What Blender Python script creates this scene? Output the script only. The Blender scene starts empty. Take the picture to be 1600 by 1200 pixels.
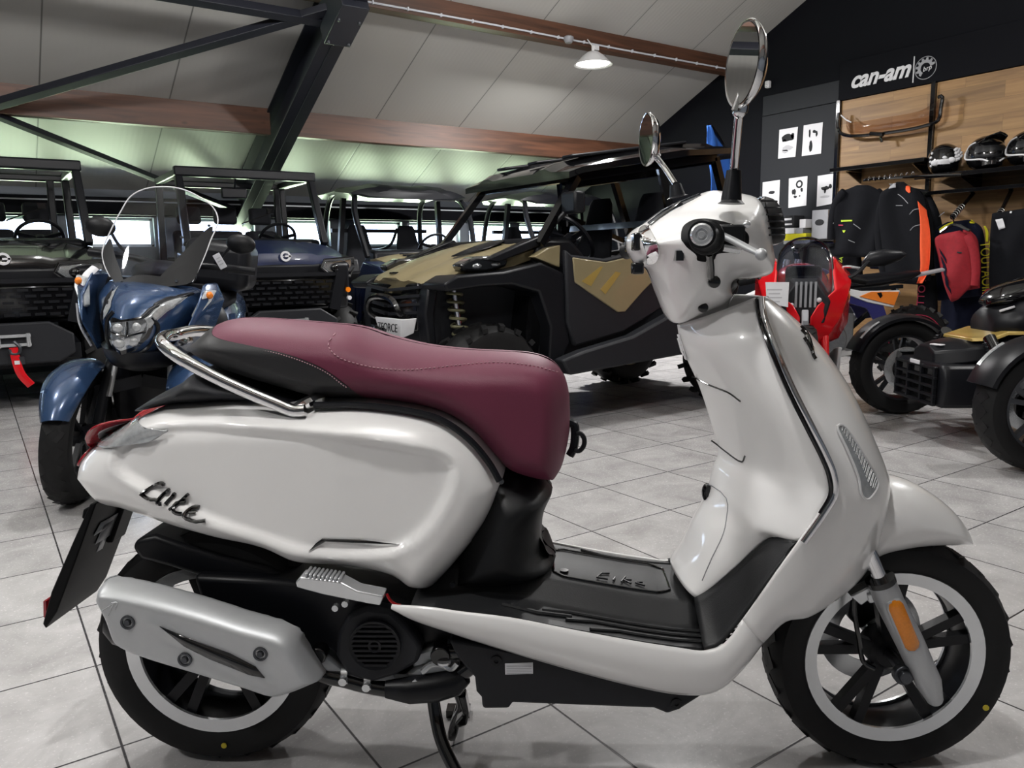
import bpy, bmesh, math, random
import numpy as np
from mathutils import Vector, Matrix
random.seed(7)
PI = math.pi
SC = bpy.context.scene
COL = SC.collection

# ---------------------------------------------------------------- helpers
def lin(h):
    h = h.lstrip('#'); out = []
    for i in (0, 2, 4):
        c = int(h[i:i+2], 16) / 255
        out.append(c / 12.92 if c <= .04045 else ((c + .055) / 1.055) ** 2.4)
    return tuple(out)

def catmull(P, n, closed=False):
    P = [np.array(p, float) for p in P]
    if closed: Q = [P[-1]] + P + [P[0], P[1]]
    else: Q = [2 * P[0] - P[1]] + P + [2 * P[-1] - P[-2]]
    out = []; m = 12
    for i in range(1, len(Q) - 2):
        p0, p1, p2, p3 = Q[i-1], Q[i], Q[i+1], Q[i+2]
        d1 = max(np.linalg.norm(p1 - p0), 1e-6) ** .5; d2 = max(np.linalg.norm(p2 - p1), 1e-6) ** .5; d3 = max(np.linalg.norm(p3 - p2), 1e-6) ** .5
        m1 = (p1 - p0) / d1 - (p2 - p0) / (d1 + d2) + (p2 - p1) / d2
        m2 = (p2 - p1) / d2 - (p3 - p1) / (d2 + d3) + (p3 - p2) / d3
        m1 *= d2; m2 *= d2
        for k in range(m):
            t = k / m
            out.append((2*t**3 - 3*t*t + 1) * p1 + (t**3 - 2*t*t + t) * m1 + (-2*t**3 + 3*t*t) * p2 + (t**3 - t*t) * m2)
    out.append(Q[-2]); out = np.array(out)
    return even(out, n)

def even(out, n, par=None):
    out = np.array(out, float)
    L = np.r_[0, np.cumsum(np.linalg.norm(np.diff(out, axis=0), axis=1))]
    t = (np.linspace(0, 1, n) if par is None else par) * L[-1]
    return np.stack([np.interp(t, L, out[:, k]) for k in range(out.shape[1])], 1)

def pdist(P, poly):
    shp = P.shape[:-1]; X = P.reshape(-1, 2); poly = np.array(poly, float)
    a = poly; b = np.roll(poly, -1, 0); ab = b - a; l2 = np.maximum((ab ** 2).sum(1), 1e-12)
    best = np.full(len(X), 1e9)
    for i in range(len(a)):
        t = np.clip(((X - a[i]) @ ab[i]) / l2[i], 0, 1)
        d = np.linalg.norm(X - a[i] - t[:, None] * ab[i], axis=1); best = np.minimum(best, d)
    return best.reshape(shp)

def inside(P, poly):
    shp = P.shape[:-1]; X = P.reshape(-1, 2); poly = np.array(poly, float); c = np.zeros(len(X), bool)
    n = len(poly)
    for i in range(n):
        x1, y1 = poly[i]; x2, y2 = poly[(i+1) % n]
        if abs(y2 - y1) < 1e-12: continue
        m = ((y1 > X[:, 1]) != (y2 > X[:, 1])) & (X[:, 0] < (x2 - x1) * (X[:, 1] - y1) / (y2 - y1) + x1)
        c ^= m
    return c.reshape(shp)

def frame(d, up=(0, 0, 1)):
    d = Vector(d).normalized(); u = Vector(up)
    if abs(d.dot(u)) > .98: u = Vector((0, 1, 0)) if abs(d.y) < .9 else Vector((1, 0, 0))
    s = d.cross(u).normalized(); u = s.cross(d).normalized()
    return d, s, u

class MB:
    def __init__(s): s.v = []; s.f = []
    def add(s, vs, fs):
        n = len(s.v); s.v += [(float(p[0]), float(p[1]), float(p[2])) for p in vs]
        s.f += [tuple(i + n for i in f) for f in fs]; return s
    def box(s, c, d, rz=0, ry=0, rx=0):
        M = Matrix.Rotation(rz, 3, 'Z') @ Matrix.Rotation(ry, 3, 'Y') @ Matrix.Rotation(rx, 3, 'X')
        vs = [Vector(c) + M @ Vector((x * d[0] / 2, y * d[1] / 2, z * d[2] / 2)) for x in (-1, 1) for y in (-1, 1) for z in (-1, 1)]
        return s.add(vs, [(0,1,3,2), (4,6,7,5), (0,4,5,1), (2,3,7,6), (0,2,6,4), (1,5,7,3)])
    def bar(s, p, q, w, h, up=(0, 0, 1)):
        p, q = Vector(p), Vector(q); d, a, u = frame(q - p, up)
        vs = [b + a * (x * w / 2) + u * (y * h / 2) for b in (p, q) for x, y in ((-1,-1), (1,-1), (1,1), (-1,1))]
        return s.add(vs, [(0,1,2,3), (7,6,5,4), (0,4,5,1), (1,5,6,2), (2,6,7,3), (3,7,4,0)])
    def cyl(s, p, q, r0, r1=None, n=16):
        return s.loft([(p, r0), (q, r0 if r1 is None else r1)], n)
    def loft(s, st, n=16):
        st = [(Vector(p), r) for p, r in st]; d, a, u = frame(st[-1][0] - st[0][0]); vs = []; fs = []
        for p, r in st:
            vs += [p + a * (r * math.cos(2*PI*i/n)) + u * (r * math.sin(2*PI*i/n)) for i in range(n)]
        for k in range(len(st) - 1):
            for i in range(n):
                j = (i + 1) % n; fs.append((k*n+i, k*n+j, (k+1)*n+j, (k+1)*n+i))
        fs.append(tuple(range(n))[::-1]); fs.append(tuple((len(st)-1)*n + i for i in range(n)))
        return s.add(vs, fs)
    def tube(s, pts, r, n=8, closed=False, k=0, flat=1.0, fa=1.0):
        if k: pts = catmull(pts, k, closed)
        if closed and k: pts = pts[:-1]
        P = [Vector(p) for p in pts]; m = len(P); R = r if hasattr(r, '__len__') else [r] * m
        vs = []; fs = []; prev = None
        for i in range(m):
            if closed: d = P[(i+1) % m] - P[i-1]
            else: d = P[min(i+1, m-1)] - P[max(i-1, 0)]
            if d.length < 1e-9: d = Vector((0, 0, 1))
            d.normalize()
            if prev is None: _, a, u = frame(d)
            else:
                a = (prev - d * prev.dot(d)).normalized(); u = a.cross(d)
            prev = a
            vs += [P[i] + a * (fa * R[i] * math.cos(2*PI*j/n)) + u * (flat * R[i] * math.sin(2*PI*j/n)) for j in range(n)]
        for i in range(m if closed else m - 1):
            i2 = (i + 1) % m
            for j in range(n): fs.append((i*n+j, i*n+(j+1) % n, i2*n+(j+1) % n, i2*n+j))
        if not closed: fs += [tuple(range(n))[::-1], tuple((m-1)*n + j for j in range(n))]
        return s.add(vs, fs)
    def lathe(s, prof, c=(0,0,0), ax='y', n=48, closed=True, tilt=None):
        vs = []; fs = []; m = len(prof); c = Vector(c)
        for i in range(n):
            a = 2*PI*i/n
            for r, h in prof:
                x, z = r * math.cos(a), r * math.sin(a)
                p = Vector((x, h, z)) if ax == 'y' else (Vector((h, x, z)) if ax == 'x' else Vector((x, z, h)))
                if tilt is not None: p = tilt @ p
                vs.append(c + p)
        for i in range(n):
            j = (i + 1) % n
            for k in range(m if closed else m - 1):
                k2 = (k + 1) % m; fs.append((i*m+k, i*m+k2, j*m+k2, j*m+k))
        return s.add(vs, fs)
    def prism(s, poly, h0, h1, ax='y'):
        def P(a, b, h): return (a, h, b) if ax == 'y' else ((h, a, b) if ax == 'x' else (a, b, h))
        n = len(poly); vs = [P(a, b, h0) for a, b in poly] + [P(a, b, h1) for a, b in poly]
        return s.add(vs, [tuple(range(n)), tuple(range(2*n-1, n-1, -1))] + [(i, n+i, n+(i+1) % n, (i+1) % n) for i in range(n)])
    def ell(s, c, r, nu=20, nv=12):
        vs = []; fs = []; c = Vector(c); r = r if hasattr(r, '__len__') else (r, r, r)
        for i in range(nv + 1):
            th = PI * i / nv
            for j in range(nu):
                ph = 2*PI*j/nu; vs.append((c.x + r[0]*math.sin(th)*math.cos(ph), c.y + r[1]*math.sin(th)*math.sin(ph), c.z + r[2]*math.cos(th)))
        for i in range(nv):
            for j in range(nu): fs.append((i*nu+j, (i+1)*nu+j, (i+1)*nu+(j+1) % nu, i*nu+(j+1) % nu))
        return s.add(vs, fs)
    def grid(s, P, wrap=False):
        a, b = P.shape[:2]; fs = []
        for i in range(a - 1):
            for j in range(b if wrap else b - 1):
                k = (j + 1) % b; fs.append((i*b+j, i*b+k, (i+1)*b+k, (i+1)*b+j))
        return s.add(P.reshape(-1, 3), fs)
    def rings(s, R, cap=True):
        """R: list of closed rings with equal counts"""
        P = np.array(R, float); n = len(s.v); s.grid(P, True); b = P.shape[1]
        if cap: s.f.append(tuple(n + i for i in range(b))[::-1]); s.f.append(tuple(n + (P.shape[0]-1)*b + i for i in range(b)))
        return s
    def build(s, name, mat, parent=None, smooth=38, bevel=0, solid=0, room=False, sub=0, seg=2):
        vs = np.array(s.v, float)
        loc = (0, 0, 0)
        if room and parent is not None:
            top = parent
            while top.parent is not None: top = top.parent
            M = (Matrix.Translation(top.location) @ Matrix.Rotation(top.rotation_euler.z, 4, 'Z')).inverted()
            vs = np.array([M @ Vector(p) for p in vs])
        elif parent is None:
            lo, hi = vs.min(0), vs.max(0); loc = ((lo[0]+hi[0])/2, (lo[1]+hi[1])/2, lo[2]); vs = vs - np.array(loc)
        me = bpy.data.meshes.new(name); me.from_pydata([tuple(p) for p in vs], [], s.f)
        bm = bmesh.new(); bm.from_mesh(me); bmesh.ops.remove_doubles(bm, verts=bm.verts, dist=2e-5)
        bmesh.ops.dissolve_degenerate(bm, dist=1e-6, edges=bm.edges)
        bmesh.ops.recalc_face_normals(bm, faces=bm.faces); bm.to_mesh(me); bm.free()
        for p in me.polygons: p.use_smooth = True
        if smooth < 180: me.set_sharp_from_angle(angle=math.radians(smooth))
        ob = bpy.data.objects.new(name, me); COL.objects.link(ob); ob.location = loc
        if parent is not None: ob.parent = parent
        if mat is not None: me.materials.append(mat)
        if solid:
            m = ob.modifiers.new('solid', 'SOLIDIFY'); m.thickness = solid; m.offset = -1
        if bevel:
            m = ob.modifiers.new('bevel', 'BEVEL'); m.width = bevel; m.segments = seg; m.limit_method = 'ANGLE'; m.angle_limit = math.radians(40)
            m.harden_normals = False
        if sub:
            m = ob.modifiers.new('sub', 'SUBSURF'); m.levels = sub; m.render_levels = sub
        return ob

def tag(o, label, cat, group=None, kind=None):
    o['label'] = label; o['category'] = cat
    if group: o['group'] = group
    if kind: o['kind'] = kind
    return o
def thing(name, label, cat, loc=(0,0,0), rz=0, group=None):
    o = bpy.data.objects.new(name, None); COL.objects.link(o); o.location = loc; o.rotation_euler = (0, 0, rz)
    o.empty_display_size = .1
    return tag(o, label, cat, group)
def struct(o): o['kind'] = 'structure'; return o
def lab(o, label): o['label'] = label; return o

def copy_tree(o, parent=None):
    c = o.copy(); COL.objects.link(c)
    if parent is not None: c.parent = parent
    for ch in list(o.children): copy_tree(ch, c)
    return c

# bulging body panels: y as a function of distance from an outline
def yprof(outline, W, R, p=2.0, base=0.0):
    outline = np.array(outline, float)
    def f(G):
        d = pdist(G, outline); k = np.clip(d / R, 0, 1)
        w = W(G[..., 0], G[..., 1]) if callable(W) else W
        return base + (w - base) * (1 - (1 - k) ** p) ** (1 / p)
    return f
def patch(mb, A, B, yf, ns=60, nt=24, sides=(-1, 1), y0=0, smooth=True):
    cs = .5 - .5 * np.cos(PI * np.linspace(0, 1, ns)); cs = .5 * cs + .5 * np.linspace(0, 1, ns)
    a = catmull(A, 400) if smooth else even(A, 400); b = catmull(B, 400) if smooth else even(B, 400)
    a = even(a, ns, cs); b = even(b, ns, cs)
    t = .5 - .5 * np.cos(PI * np.linspace(0, 1, nt))
    G = a[:, None] * (1 - t)[None, :, None] + b[:, None] * t[None, :, None]
    y = yf(G)
    for sd in sides:
        mb.grid(np.stack([G[..., 0], y0 + sd * y, G[..., 1]], -1))
    return G, y
def outline_of(A, B, n=90):
    return np.r_[catmull(A, n), catmull(B, n)[::-1]]
def bez_sheet(mb, E, F, C=None, ns=50, nt=14, cx=.8, cy=.15, mirror=True):
    e = catmull(E, ns); f = catmull(F, ns)
    c = np.stack([e[:, 0] + (f[:, 0] - e[:, 0]) * cx, e[:, 1] + (f[:, 1] - e[:, 1]) * cy, (e[:, 2] + f[:, 2]) / 2], 1) if C is None else C(e, f)
    t = np.linspace(0, 1, nt)[None, :, None]
    P = e[:, None] * (1-t)**2 + 2 * c[:, None] * t * (1-t) + f[:, None] * t**2
    mb.grid(P)
    if mirror: mb.grid(P * np.array([1, -1, 1]))
    return P
def near_y(P, x, z):
    Q = P.reshape(-1, 3); d = (Q[:, 0]-x)**2 + (Q[:, 2]-z)**2; i = np.argsort(d)[:4]; w = 1 / (d[i] + 1e-7)
    return float((Q[i, 1] * w).sum() / w.sum())

# ---------------------------------------------------------------- materials
def nodes(m): m.use_nodes = True; return m.node_tree.nodes, m.node_tree.links
def mat(name, col, rough=.5, metal=0, coat=0, var=.06, scale=30, bump=0, emit=0, trans=0, ior=1.45, spec=.5, coatr=.05, alpha=1):
    m = bpy.data.materials.new(name); N, L = nodes(m); b = N['Principled BSDF']
    c = lin(col) if isinstance(col, str) else col
    b.inputs['Roughness'].default_value = rough; b.inputs['Metallic'].default_value = metal
    b.inputs['Coat Weight'].default_value = coat; b.inputs['Coat Roughness'].default_value = coatr
    b.inputs['IOR'].default_value = ior; b.inputs['Specular IOR Level'].default_value = spec
    b.inputs['Transmission Weight'].default_value = trans
    if alpha < 1: b.inputs['Alpha'].default_value = alpha
    tc = N.new('ShaderNodeTexCoord'); nz = N.new('ShaderNodeTexNoise'); nz.inputs['Scale'].default_value = scale; nz.inputs['Detail'].default_value = 3
    L.new(tc.outputs['Object'], nz.inputs['Vector'])
    mx = N.new('ShaderNodeMix'); mx.data_type = 'RGBA'
    mx.inputs['A'].default_value = (*[x * (1 - var) for x in c], 1); mx.inputs['B'].default_value = (*[min(1, x * (1 + var)) for x in c], 1)
    L.new(nz.outputs['Fac'], mx.inputs['Factor']); L.new(mx.outputs['Result'], b.inputs['Base Color'])
    if emit: b.inputs['Emission Color'].default_value = (*c, 1); b.inputs['Emission Strength'].default_value = emit
    if bump:
        bp = N.new('ShaderNodeBump'); bp.inputs['Strength'].default_value = bump; bp.inputs['Distance'].default_value = .002
        L.new(nz.outputs['Fac'], bp.inputs['Height']); L.new(bp.outputs['Normal'], b.inputs['Normal'])
    return m
M = dict(
    white=mat('white_paint', '#ecebea', .28, coat=.8, var=.01),
    black=mat('black_plastic', '#101113', .45, spec=.3, var=.15, scale=200, bump=.05),
    satin=mat('satin_black', '#121317', .36, spec=.3, var=.1, scale=60),
    gloss=mat('gloss_black', '#0b0b0d', .12, coat=.6, var=.1),
    mattegrey=mat('dark_grey_plastic', '#1f2024', .5, spec=.3, var=.1, scale=250, bump=.05),
    mat_rubber=mat('black_floor_mat', '#17181a', .5, var=.2, scale=400, bump=.15),
    tire=mat('tyre_rubber', '#131314', .6, spec=.3, var=.2, scale=150, bump=.1),
    chrome=mat('chrome', '#e8e8ea', .06, 1, var=.01),
    deepblack=mat('deep_black_plastic', '#08080a', .5, spec=.15, var=.2),
    silver=mat('silver_paint', '#b4b6b8', .44, .45, var=.03, scale=80),
    alu=mat('machined_aluminium', '#dcdee0', .27, .75, var=.1, scale=10),
    cast=mat('cast_metal', '#8d9093', .45, .8, var=.2, scale=40),
    steel=mat('dark_steel', '#4a4c50', .35, .8, var=.2),
    maroon=mat('maroon_vinyl', '#61233a', .58, var=.07, scale=500, bump=.12),
    blackvinyl=mat('black_vinyl', '#1f1f21', .5, var=.1, scale=500, bump=.12),
    thread=mat('pale_thread', '#b58d95', .8),
    orange=mat('amber_reflector', '#d07a10', .2, coat=.6, var=.2, scale=300),
    amber=mat('amber_lens', '#e07b18', .2, coat=.5),
    redlens=mat('red_lens', '#8d0d1d', .12, coat=.8, var=.2, scale=80),
    lens=mat('clear_lens', '#aeb1b3', .12, .3, coat=.8, var=.35, scale=90),
    lamp=mat('headlamp_reflector', '#b8bcc0', .12, .8, coat=.8, var=.5, scale=60),
    smoke=mat('smoked_lens', '#191a1c', .08, coat=1, var=.3, scale=90),
    mirror=mat('mirror_glass', '#f2f2f2', .01, 1, var=0),
    yellow=mat('yellow_paint_mark', '#b8a72a', .6),
    red=mat('red_paint', '#c8101a', .25, coat=.6, var=.04),
    redcloth=mat('red_fabric', '#84141f', .85, var=.25, scale=40),
    blue=mat('blue_paint', '#2f4668', .22, .25, coat=.8, var=.05),
    navy=mat('navy_plastic', '#182140', .35, coat=.3, var=.1),
    tan=mat('sand_paint', '#82775a', .35, coat=.4, var=.05),
    gold=mat('gold_paint', '#a58c4a', .3, .2, coat=.5, var=.05),
    paper=mat('white_paper', '#d9d9dc', .8, var=.03),
    print=mat('black_print', '#202124', .8, var=.3),
    greyprint=mat('grey_print', '#b5b5b9', .8, var=.1),
    fabric=mat('black_fabric', '#101115', .9, spec=.15, var=.35, scale=60, bump=.3),
    navyfabric=mat('navy_fabric', '#0f1222', .9, spec=.15, var=.3, scale=60, bump=.3),
    orangefab=mat('orange_fabric', '#e4562a', .8, var=.1, scale=50),
    yellowfab=mat('yellow_fabric', '#c9c21f', .8, var=.1),
    seatgrey=mat('grey_seat_cloth', '#1c1d21', .85, spec=.2, var=.2, scale=60),
    bluecloth=mat('blue_cloth', '#2358a8', .8, var=.15, scale=30),
    bracket=mat('steel_beam_paint', '#1a1c24', .45, var=.15, scale=12),
    orangep=mat('orange_plastic', '#dd7a2b', .35, var=.05),
    violet=mat('violet_plastic', '#2c2c63', .35, var=.05),
    wplastic=mat('white_plastic', '#d5d5d6', .35, var=.03),
    spring=mat('olive_spring', '#77755a', .35, .3, var=.1),
    decal=mat('pale_decal', '#cfcfd2', .5, var=.05),
    pinkdecal=mat('pink_decal', '#a02846', .5),
    greenprint=mat('lime_print', '#a9c32c', .7),
    lightgrey=mat('light_grey_plastic', '#8f9094', .4, var=.05),
)
def glass(name, col, a, rough=.03):
    """thin clear sheet: mostly see-through with a glossy skin"""
    m = bpy.data.materials.new(name); N, L = nodes(m); out = N['Material Output']; N.remove(N['Principled BSDF'])
    tr = N.new('ShaderNodeBsdfTransparent'); tr.inputs['Color'].default_value = (*[1 - (1 - c) * a for c in lin(col)], 1)
    gl = N.new('ShaderNodeBsdfGlossy'); gl.inputs['Roughness'].default_value = rough
    lw = N.new('ShaderNodeLayerWeight'); lw.inputs['Blend'].default_value = .5; fr = N.new('ShaderNodeMath'); fr.operation = 'POWER'; L.new(lw.outputs['Facing'], fr.inputs[0]); fr.inputs[1].default_value = 5
    nz = N.new('ShaderNodeTexNoise'); nz.inputs['Scale'].default_value = 3
    ad = N.new('ShaderNodeMath'); ad.operation = 'MULTIPLY_ADD'; L.new(nz.outputs['Fac'], ad.inputs[0]); ad.inputs[1].default_value = .08; L.new(fr.outputs[0], ad.inputs[2])
    mx = N.new('ShaderNodeMixShader'); L.new(ad.outputs[0], mx.inputs[0]); L.new(tr.outputs[0], mx.inputs[1]); L.new(gl.outputs[0], mx.inputs[2])
    L.new(mx.outputs[0], out.inputs['Surface']); return m
M['glass'] = glass('window_glass', '#f4f8ff', 1)
M['tint'] = glass('tinted_screen', '#c9ccd8', 1)
M['visor'] = glass('brown_tinted_screen', '#d8c6ba', 1)

def text(body, name, size, origin, X, Y, mat_, parent=None, extrude=.002, shear=0, align='LEFT', sx=1, bold=0, room=False):
    cu = bpy.data.curves.new(name, 'FONT'); cu.body = body; cu.size = size; cu.extrude = extrude; cu.shear = shear; cu.align_x = align; cu.offset = bold
    cu.materials.append(mat_); o = bpy.data.objects.new(name, cu); COL.objects.link(o)
    X = Vector(X).normalized(); Y = Vector(Y); Y = (Y - X * Y.dot(X)).normalized(); Zv = X.cross(Y)
    W = Matrix(((X.x*sx, Y.x, Zv.x, origin[0]), (X.y*sx, Y.y, Zv.y, origin[1]), (X.z*sx, Y.z, Zv.z, origin[2]), (0, 0, 0, 1)))
    if parent is not None:
        if room:
            top = parent
            while top.parent is not None: top = top.parent
            W = (Matrix.Translation(top.location) @ Matrix.Rotation(top.rotation_euler.z, 4, 'Z')).inverted() @ W
    bpy.context.view_layer.update()
    me = bpy.data.meshes.new_from_object(o.evaluated_get(bpy.context.evaluated_depsgraph_get())); bpy.data.objects.remove(o)
    o = bpy.data.objects.new(name, me); COL.objects.link(o)
    if parent is not None: o.parent = parent
    o.matrix_local = W
    return o

def wheel(parent, c, R, hw, rim_r, spokes=5, rim_mat=None, lip=True, near=-1, name='wheel', rz=0, lugs=0, tire_mat=None, disc=None, spoke_w=.022, double=False, spoke_mat=None, lipw=.014):
    """a wheel as a part of its vehicle: tyre mesh with rim, spokes and disc as sub-parts"""
    rim_mat = rim_mat or M['alu']; T = Matrix.Rotation(rz, 3, 'Z'); ri = rim_r
    c = Vector(c)
    mb = MB(); h = hw
    prof = [(ri-.004, -h*.72), (ri+.006, -h*.84), ((ri+R)/2, -h), (R-.25*(R-ri), -h*.93), (R-.06*(R-ri), -h*.55), (R, 0), (R-.06*(R-ri), h*.55), (R-.25*(R-ri), h*.93), ((ri+R)/2, h), (ri+.006, h*.84), (ri-.004, h*.72)]
    mb.lathe(prof, c, 'y', 56, True, T)
    if lugs:
        for i in range(lugs):
            a = 2*PI*i/lugs
            for sd in (-1, 1):
                aa = a + (PI/lugs if sd > 0 else 0)
                p = c + T @ Vector((math.cos(aa)*(R-.006), sd*h*.5, math.sin(aa)*(R-.006)))
                q = c + T @ Vector((math.cos(aa+.08)*(R-.004), sd*h*.98, math.sin(aa+.08)*(R-.02)))
                mb.bar(p, q, R*.09, .028, up=(math.cos(aa), 0, math.sin(aa)))
    else:
        for i in range(26):
            a = 2*PI*i/26
            for sd in (-1, 1):
                aa = a + (PI/26 if sd > 0 else 0)
                p = c + T @ Vector((math.cos(aa)*(R-.0022), sd*h*.10, math.sin(aa)*(R-.0012))); q = c + T @ Vector((math.cos(aa+.13)*(R-.07*(R-ri)), sd*h*.54, math.sin(aa+.13)*(R-.07*(R-ri))))
                mb.bar(p, q, R*.12, .0032, up=(math.cos(aa), 0, math.sin(aa)))
    w = mb.build(name, tire_mat or M['tire'], parent)
    sp = spoke_mat or M['satin']
    rb = MB(); rb.lathe([(ri, -h*.78), (ri, h*.78), (ri-.012, h*.74), (ri-.02, h*.3), (ri-.02, -h*.3), (ri-.012, -h*.74)], c, 'y', 56, True, T)
    hubr = R * .17
    rb.lathe([(.0, -h*.55), (hubr*.7, -h*.55), (hubr, -h*.35), (hubr, h*.35), (hubr*.7, h*.55), (0, h*.55)], c, 'y', 28, False, T)
    for i in range(spokes):
        a = 2*PI*(i + .3)/spokes
        for da in ((-.16, .16) if double else (0,)):
            p = c + T @ Vector((math.cos(a+da*.5)*hubr*.8, near*h*.25, math.sin(a+da*.5)*hubr*.8)); q = c + T @ Vector((math.cos(a+da)*(ri-.008), near*h*.5, math.sin(a+da)*(ri-.008)))
            rb.bar(p, q, spoke_w, spoke_w*1.1, up=T @ Vector((0, 1, 0)))
    rb.build('rim', sp, w)
    if lip:
        lb = MB()
        for sd in (-1, 1):
            lb.lathe([(ri+.004, sd*h*.83), (ri+.003, sd*h*.87), (ri-lipw, sd*h*.80), (ri-lipw, sd*h*.7), (ri, sd*h*.7)], c, 'y', 56, True, T)
        lb.build('rim_lip', rim_mat, w)
    if disc:
        db = MB(); db.lathe([(disc*.62, disc_off(h, near)-.002), (disc, disc_off(h, near)-.002), (disc, disc_off(h, near)+.002), (disc*.62, disc_off(h, near)+.002)], c, 'y', 40, True, T)
        db.build('brake_disc', M['alu'], w)
    return w
def disc_off(h, near): return -near * h * 1.02

# ---------------------------------------------------------------- the setting (room axes: X along the window wall, Y towards it)
ROOFK, ROOF0 = .46, 5.743            # roof height = ROOF0 - ROOFK * y
WALLV, WALLU, RIDGE, WEST = 8.7, 7.0, 3.0, -7.0
def roof(v): return ROOF0 - ROOFK * (v if v > RIDGE else 2*RIDGE - v)
SOUTH = 2*RIDGE - WALLV

def floor_material():
    m = bpy.data.materials.new('pale_floor_tile'); N, L = nodes(m); b = N['Principled BSDF']
    tc = N.new('ShaderNodeNewGeometry'); sp = N.new('ShaderNodeSeparateXYZ'); L.new(tc.outputs['Position'], sp.inputs[0])
    def M_(op, a, b_=None, c=None):
        n = N.new('ShaderNodeMath'); n.operation = op
        for i, x in enumerate((a, b_, c)):
            if x is None: continue
            if isinstance(x, (int, float)): n.inputs[i].default_value = x
            else: L.new(x, n.inputs[i])
        return n.outputs[0]
    S_ = .39801; ds = []; ids = []
    for o, off in ((sp.outputs[0], .15925), (sp.outputs[1], 3.64681)):
        t = M_('DIVIDE', M_('SUBTRACT', o, off), S_); ids.append(M_('FLOOR', t)); fr = M_('FRACT', t)
        ds.append(M_('MULTIPLY', M_('MINIMUM', fr, M_('SUBTRACT', 1., fr)), S_))
    d = M_('MINIMUM', ds[0], ds[1])
    edge = N.new('ShaderNodeMapRange'); edge.inputs['From Min'].default_value = .0018; edge.inputs['From Max'].default_value = .0032; L.new(d, edge.inputs['Value'])
    cid = N.new('ShaderNodeCombineXYZ'); L.new(ids[0], cid.inputs[0]); L.new(ids[1], cid.inputs[1])
    wn = N.new('ShaderNodeTexWhiteNoise'); L.new(cid.outputs[0], wn.inputs['Vector'])
    vv = N.new('ShaderNodeVectorMath'); vv.operation = 'MULTIPLY_ADD'; L.new(wn.outputs['Color'], vv.inputs[0]); vv.inputs[1].default_value = (9, 9, 9); L.new(tc.outputs['Position'], vv.inputs[2])
    n1 = N.new('ShaderNodeTexNoise'); n1.inputs['Scale'].default_value = 5; n1.inputs['Detail'].default_value = 8; n1.inputs['Roughness'].default_value = .7; n1.inputs['Distortion'].default_value = .6; L.new(vv.outputs[0], n1.inputs['Vector'])
    rp = N.new('ShaderNodeValToRGB'); e = rp.color_ramp.elements; e[0].position = .3; e[0].color = (*lin('#a3a1a1'), 1); e[1].position = .68; e[1].color = (*lin('#c9c7c7'), 1)
    L.new(n1.outputs['Fac'], rp.inputs[0])
    n2 = N.new('ShaderNodeTexNoise'); n2.inputs['Scale'].default_value = 130; n2.inputs['Detail'].default_value = 4; L.new(tc.outputs['Position'], n2.inputs['Vector'])
    mx = N.new('ShaderNodeMix'); mx.data_type = 'RGBA'; L.new(edge.outputs[0], mx.inputs['Factor']); mx.inputs['A'].default_value = (*lin('#3a393b'), 1); L.new(rp.outputs[0], mx.inputs['B'])
    L.new(mx.outputs['Result'], b.inputs['Base Color'])
    rr = N.new('ShaderNodeMapRange'); rr.inputs['To Min'].default_value = .16; rr.inputs['To Max'].default_value = .34; L.new(n2.outputs['Fac'], rr.inputs['Value']); L.new(rr.outputs[0], b.inputs['Roughness'])
    hh = M_('MULTIPLY_ADD', n2.outputs['Fac'], .12, edge.outputs[0])
    bp = N.new('ShaderNodeBump'); bp.inputs['Strength'].default_value = .35; bp.inputs['Distance'].default_value = .0015; L.new(hh, bp.inputs['Height']); L.new(bp.outputs['Normal'], b.inputs['Normal'])
    return m
def ceiling_material():
    m = bpy.data.materials.new('ribbed_ceiling_panel'); N, L = nodes(m); b = N['Principled BSDF']
    tc = N.new('ShaderNodeNewGeometry'); sp = N.new('ShaderNodeSeparateXYZ'); L.new(tc.outputs['Position'], sp.inputs[0])
    def M_(op, a, b_=None):
        n = N.new('ShaderNodeMath'); n.operation = op
        for i, x in enumerate((a, b_)):
            if x is None: continue
            if isinstance(x, (int, float)): n.inputs[i].default_value = x
            else: L.new(x, n.inputs[i])
        return n.outputs[0]
    fr = M_('FRACT', M_('DIVIDE', M_('SUBTRACT', sp.outputs[0], .6), .95)); d = M_('MULTIPLY', M_('MINIMUM', fr, M_('SUBTRACT', 1., fr)), .95)
    edge = N.new('ShaderNodeMapRange'); edge.inputs['From Min'].default_value = .002; edge.inputs['From Max'].default_value = .008; L.new(d, edge.inputs['Value'])
    rib = M_('SINE', M_('MULTIPLY', sp.outputs[0], 2*PI/.045))
    mx = N.new('ShaderNodeMix'); mx.data_type = 'RGBA'; L.new(edge.outputs[0], mx.inputs['Factor']); mx.inputs['A'].default_value = (*lin('#6a6a66'), 1); mx.inputs['B'].default_value = (*lin('#aeada8'), 1)
    L.new(mx.outputs['Result'], b.inputs['Base Color']); b.inputs['Roughness'].default_value = .38
    hh = M_('ADD', M_('MULTIPLY', rib, .25), edge.outputs[0])
    bp = N.new('ShaderNodeBump'); bp.inputs['Strength'].default_value = .25; bp.inputs['Distance'].default_value = .003; L.new(hh, bp.inputs['Height']); L.new(bp.outputs['Normal'], b.inputs['Normal'])
    return m
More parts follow.
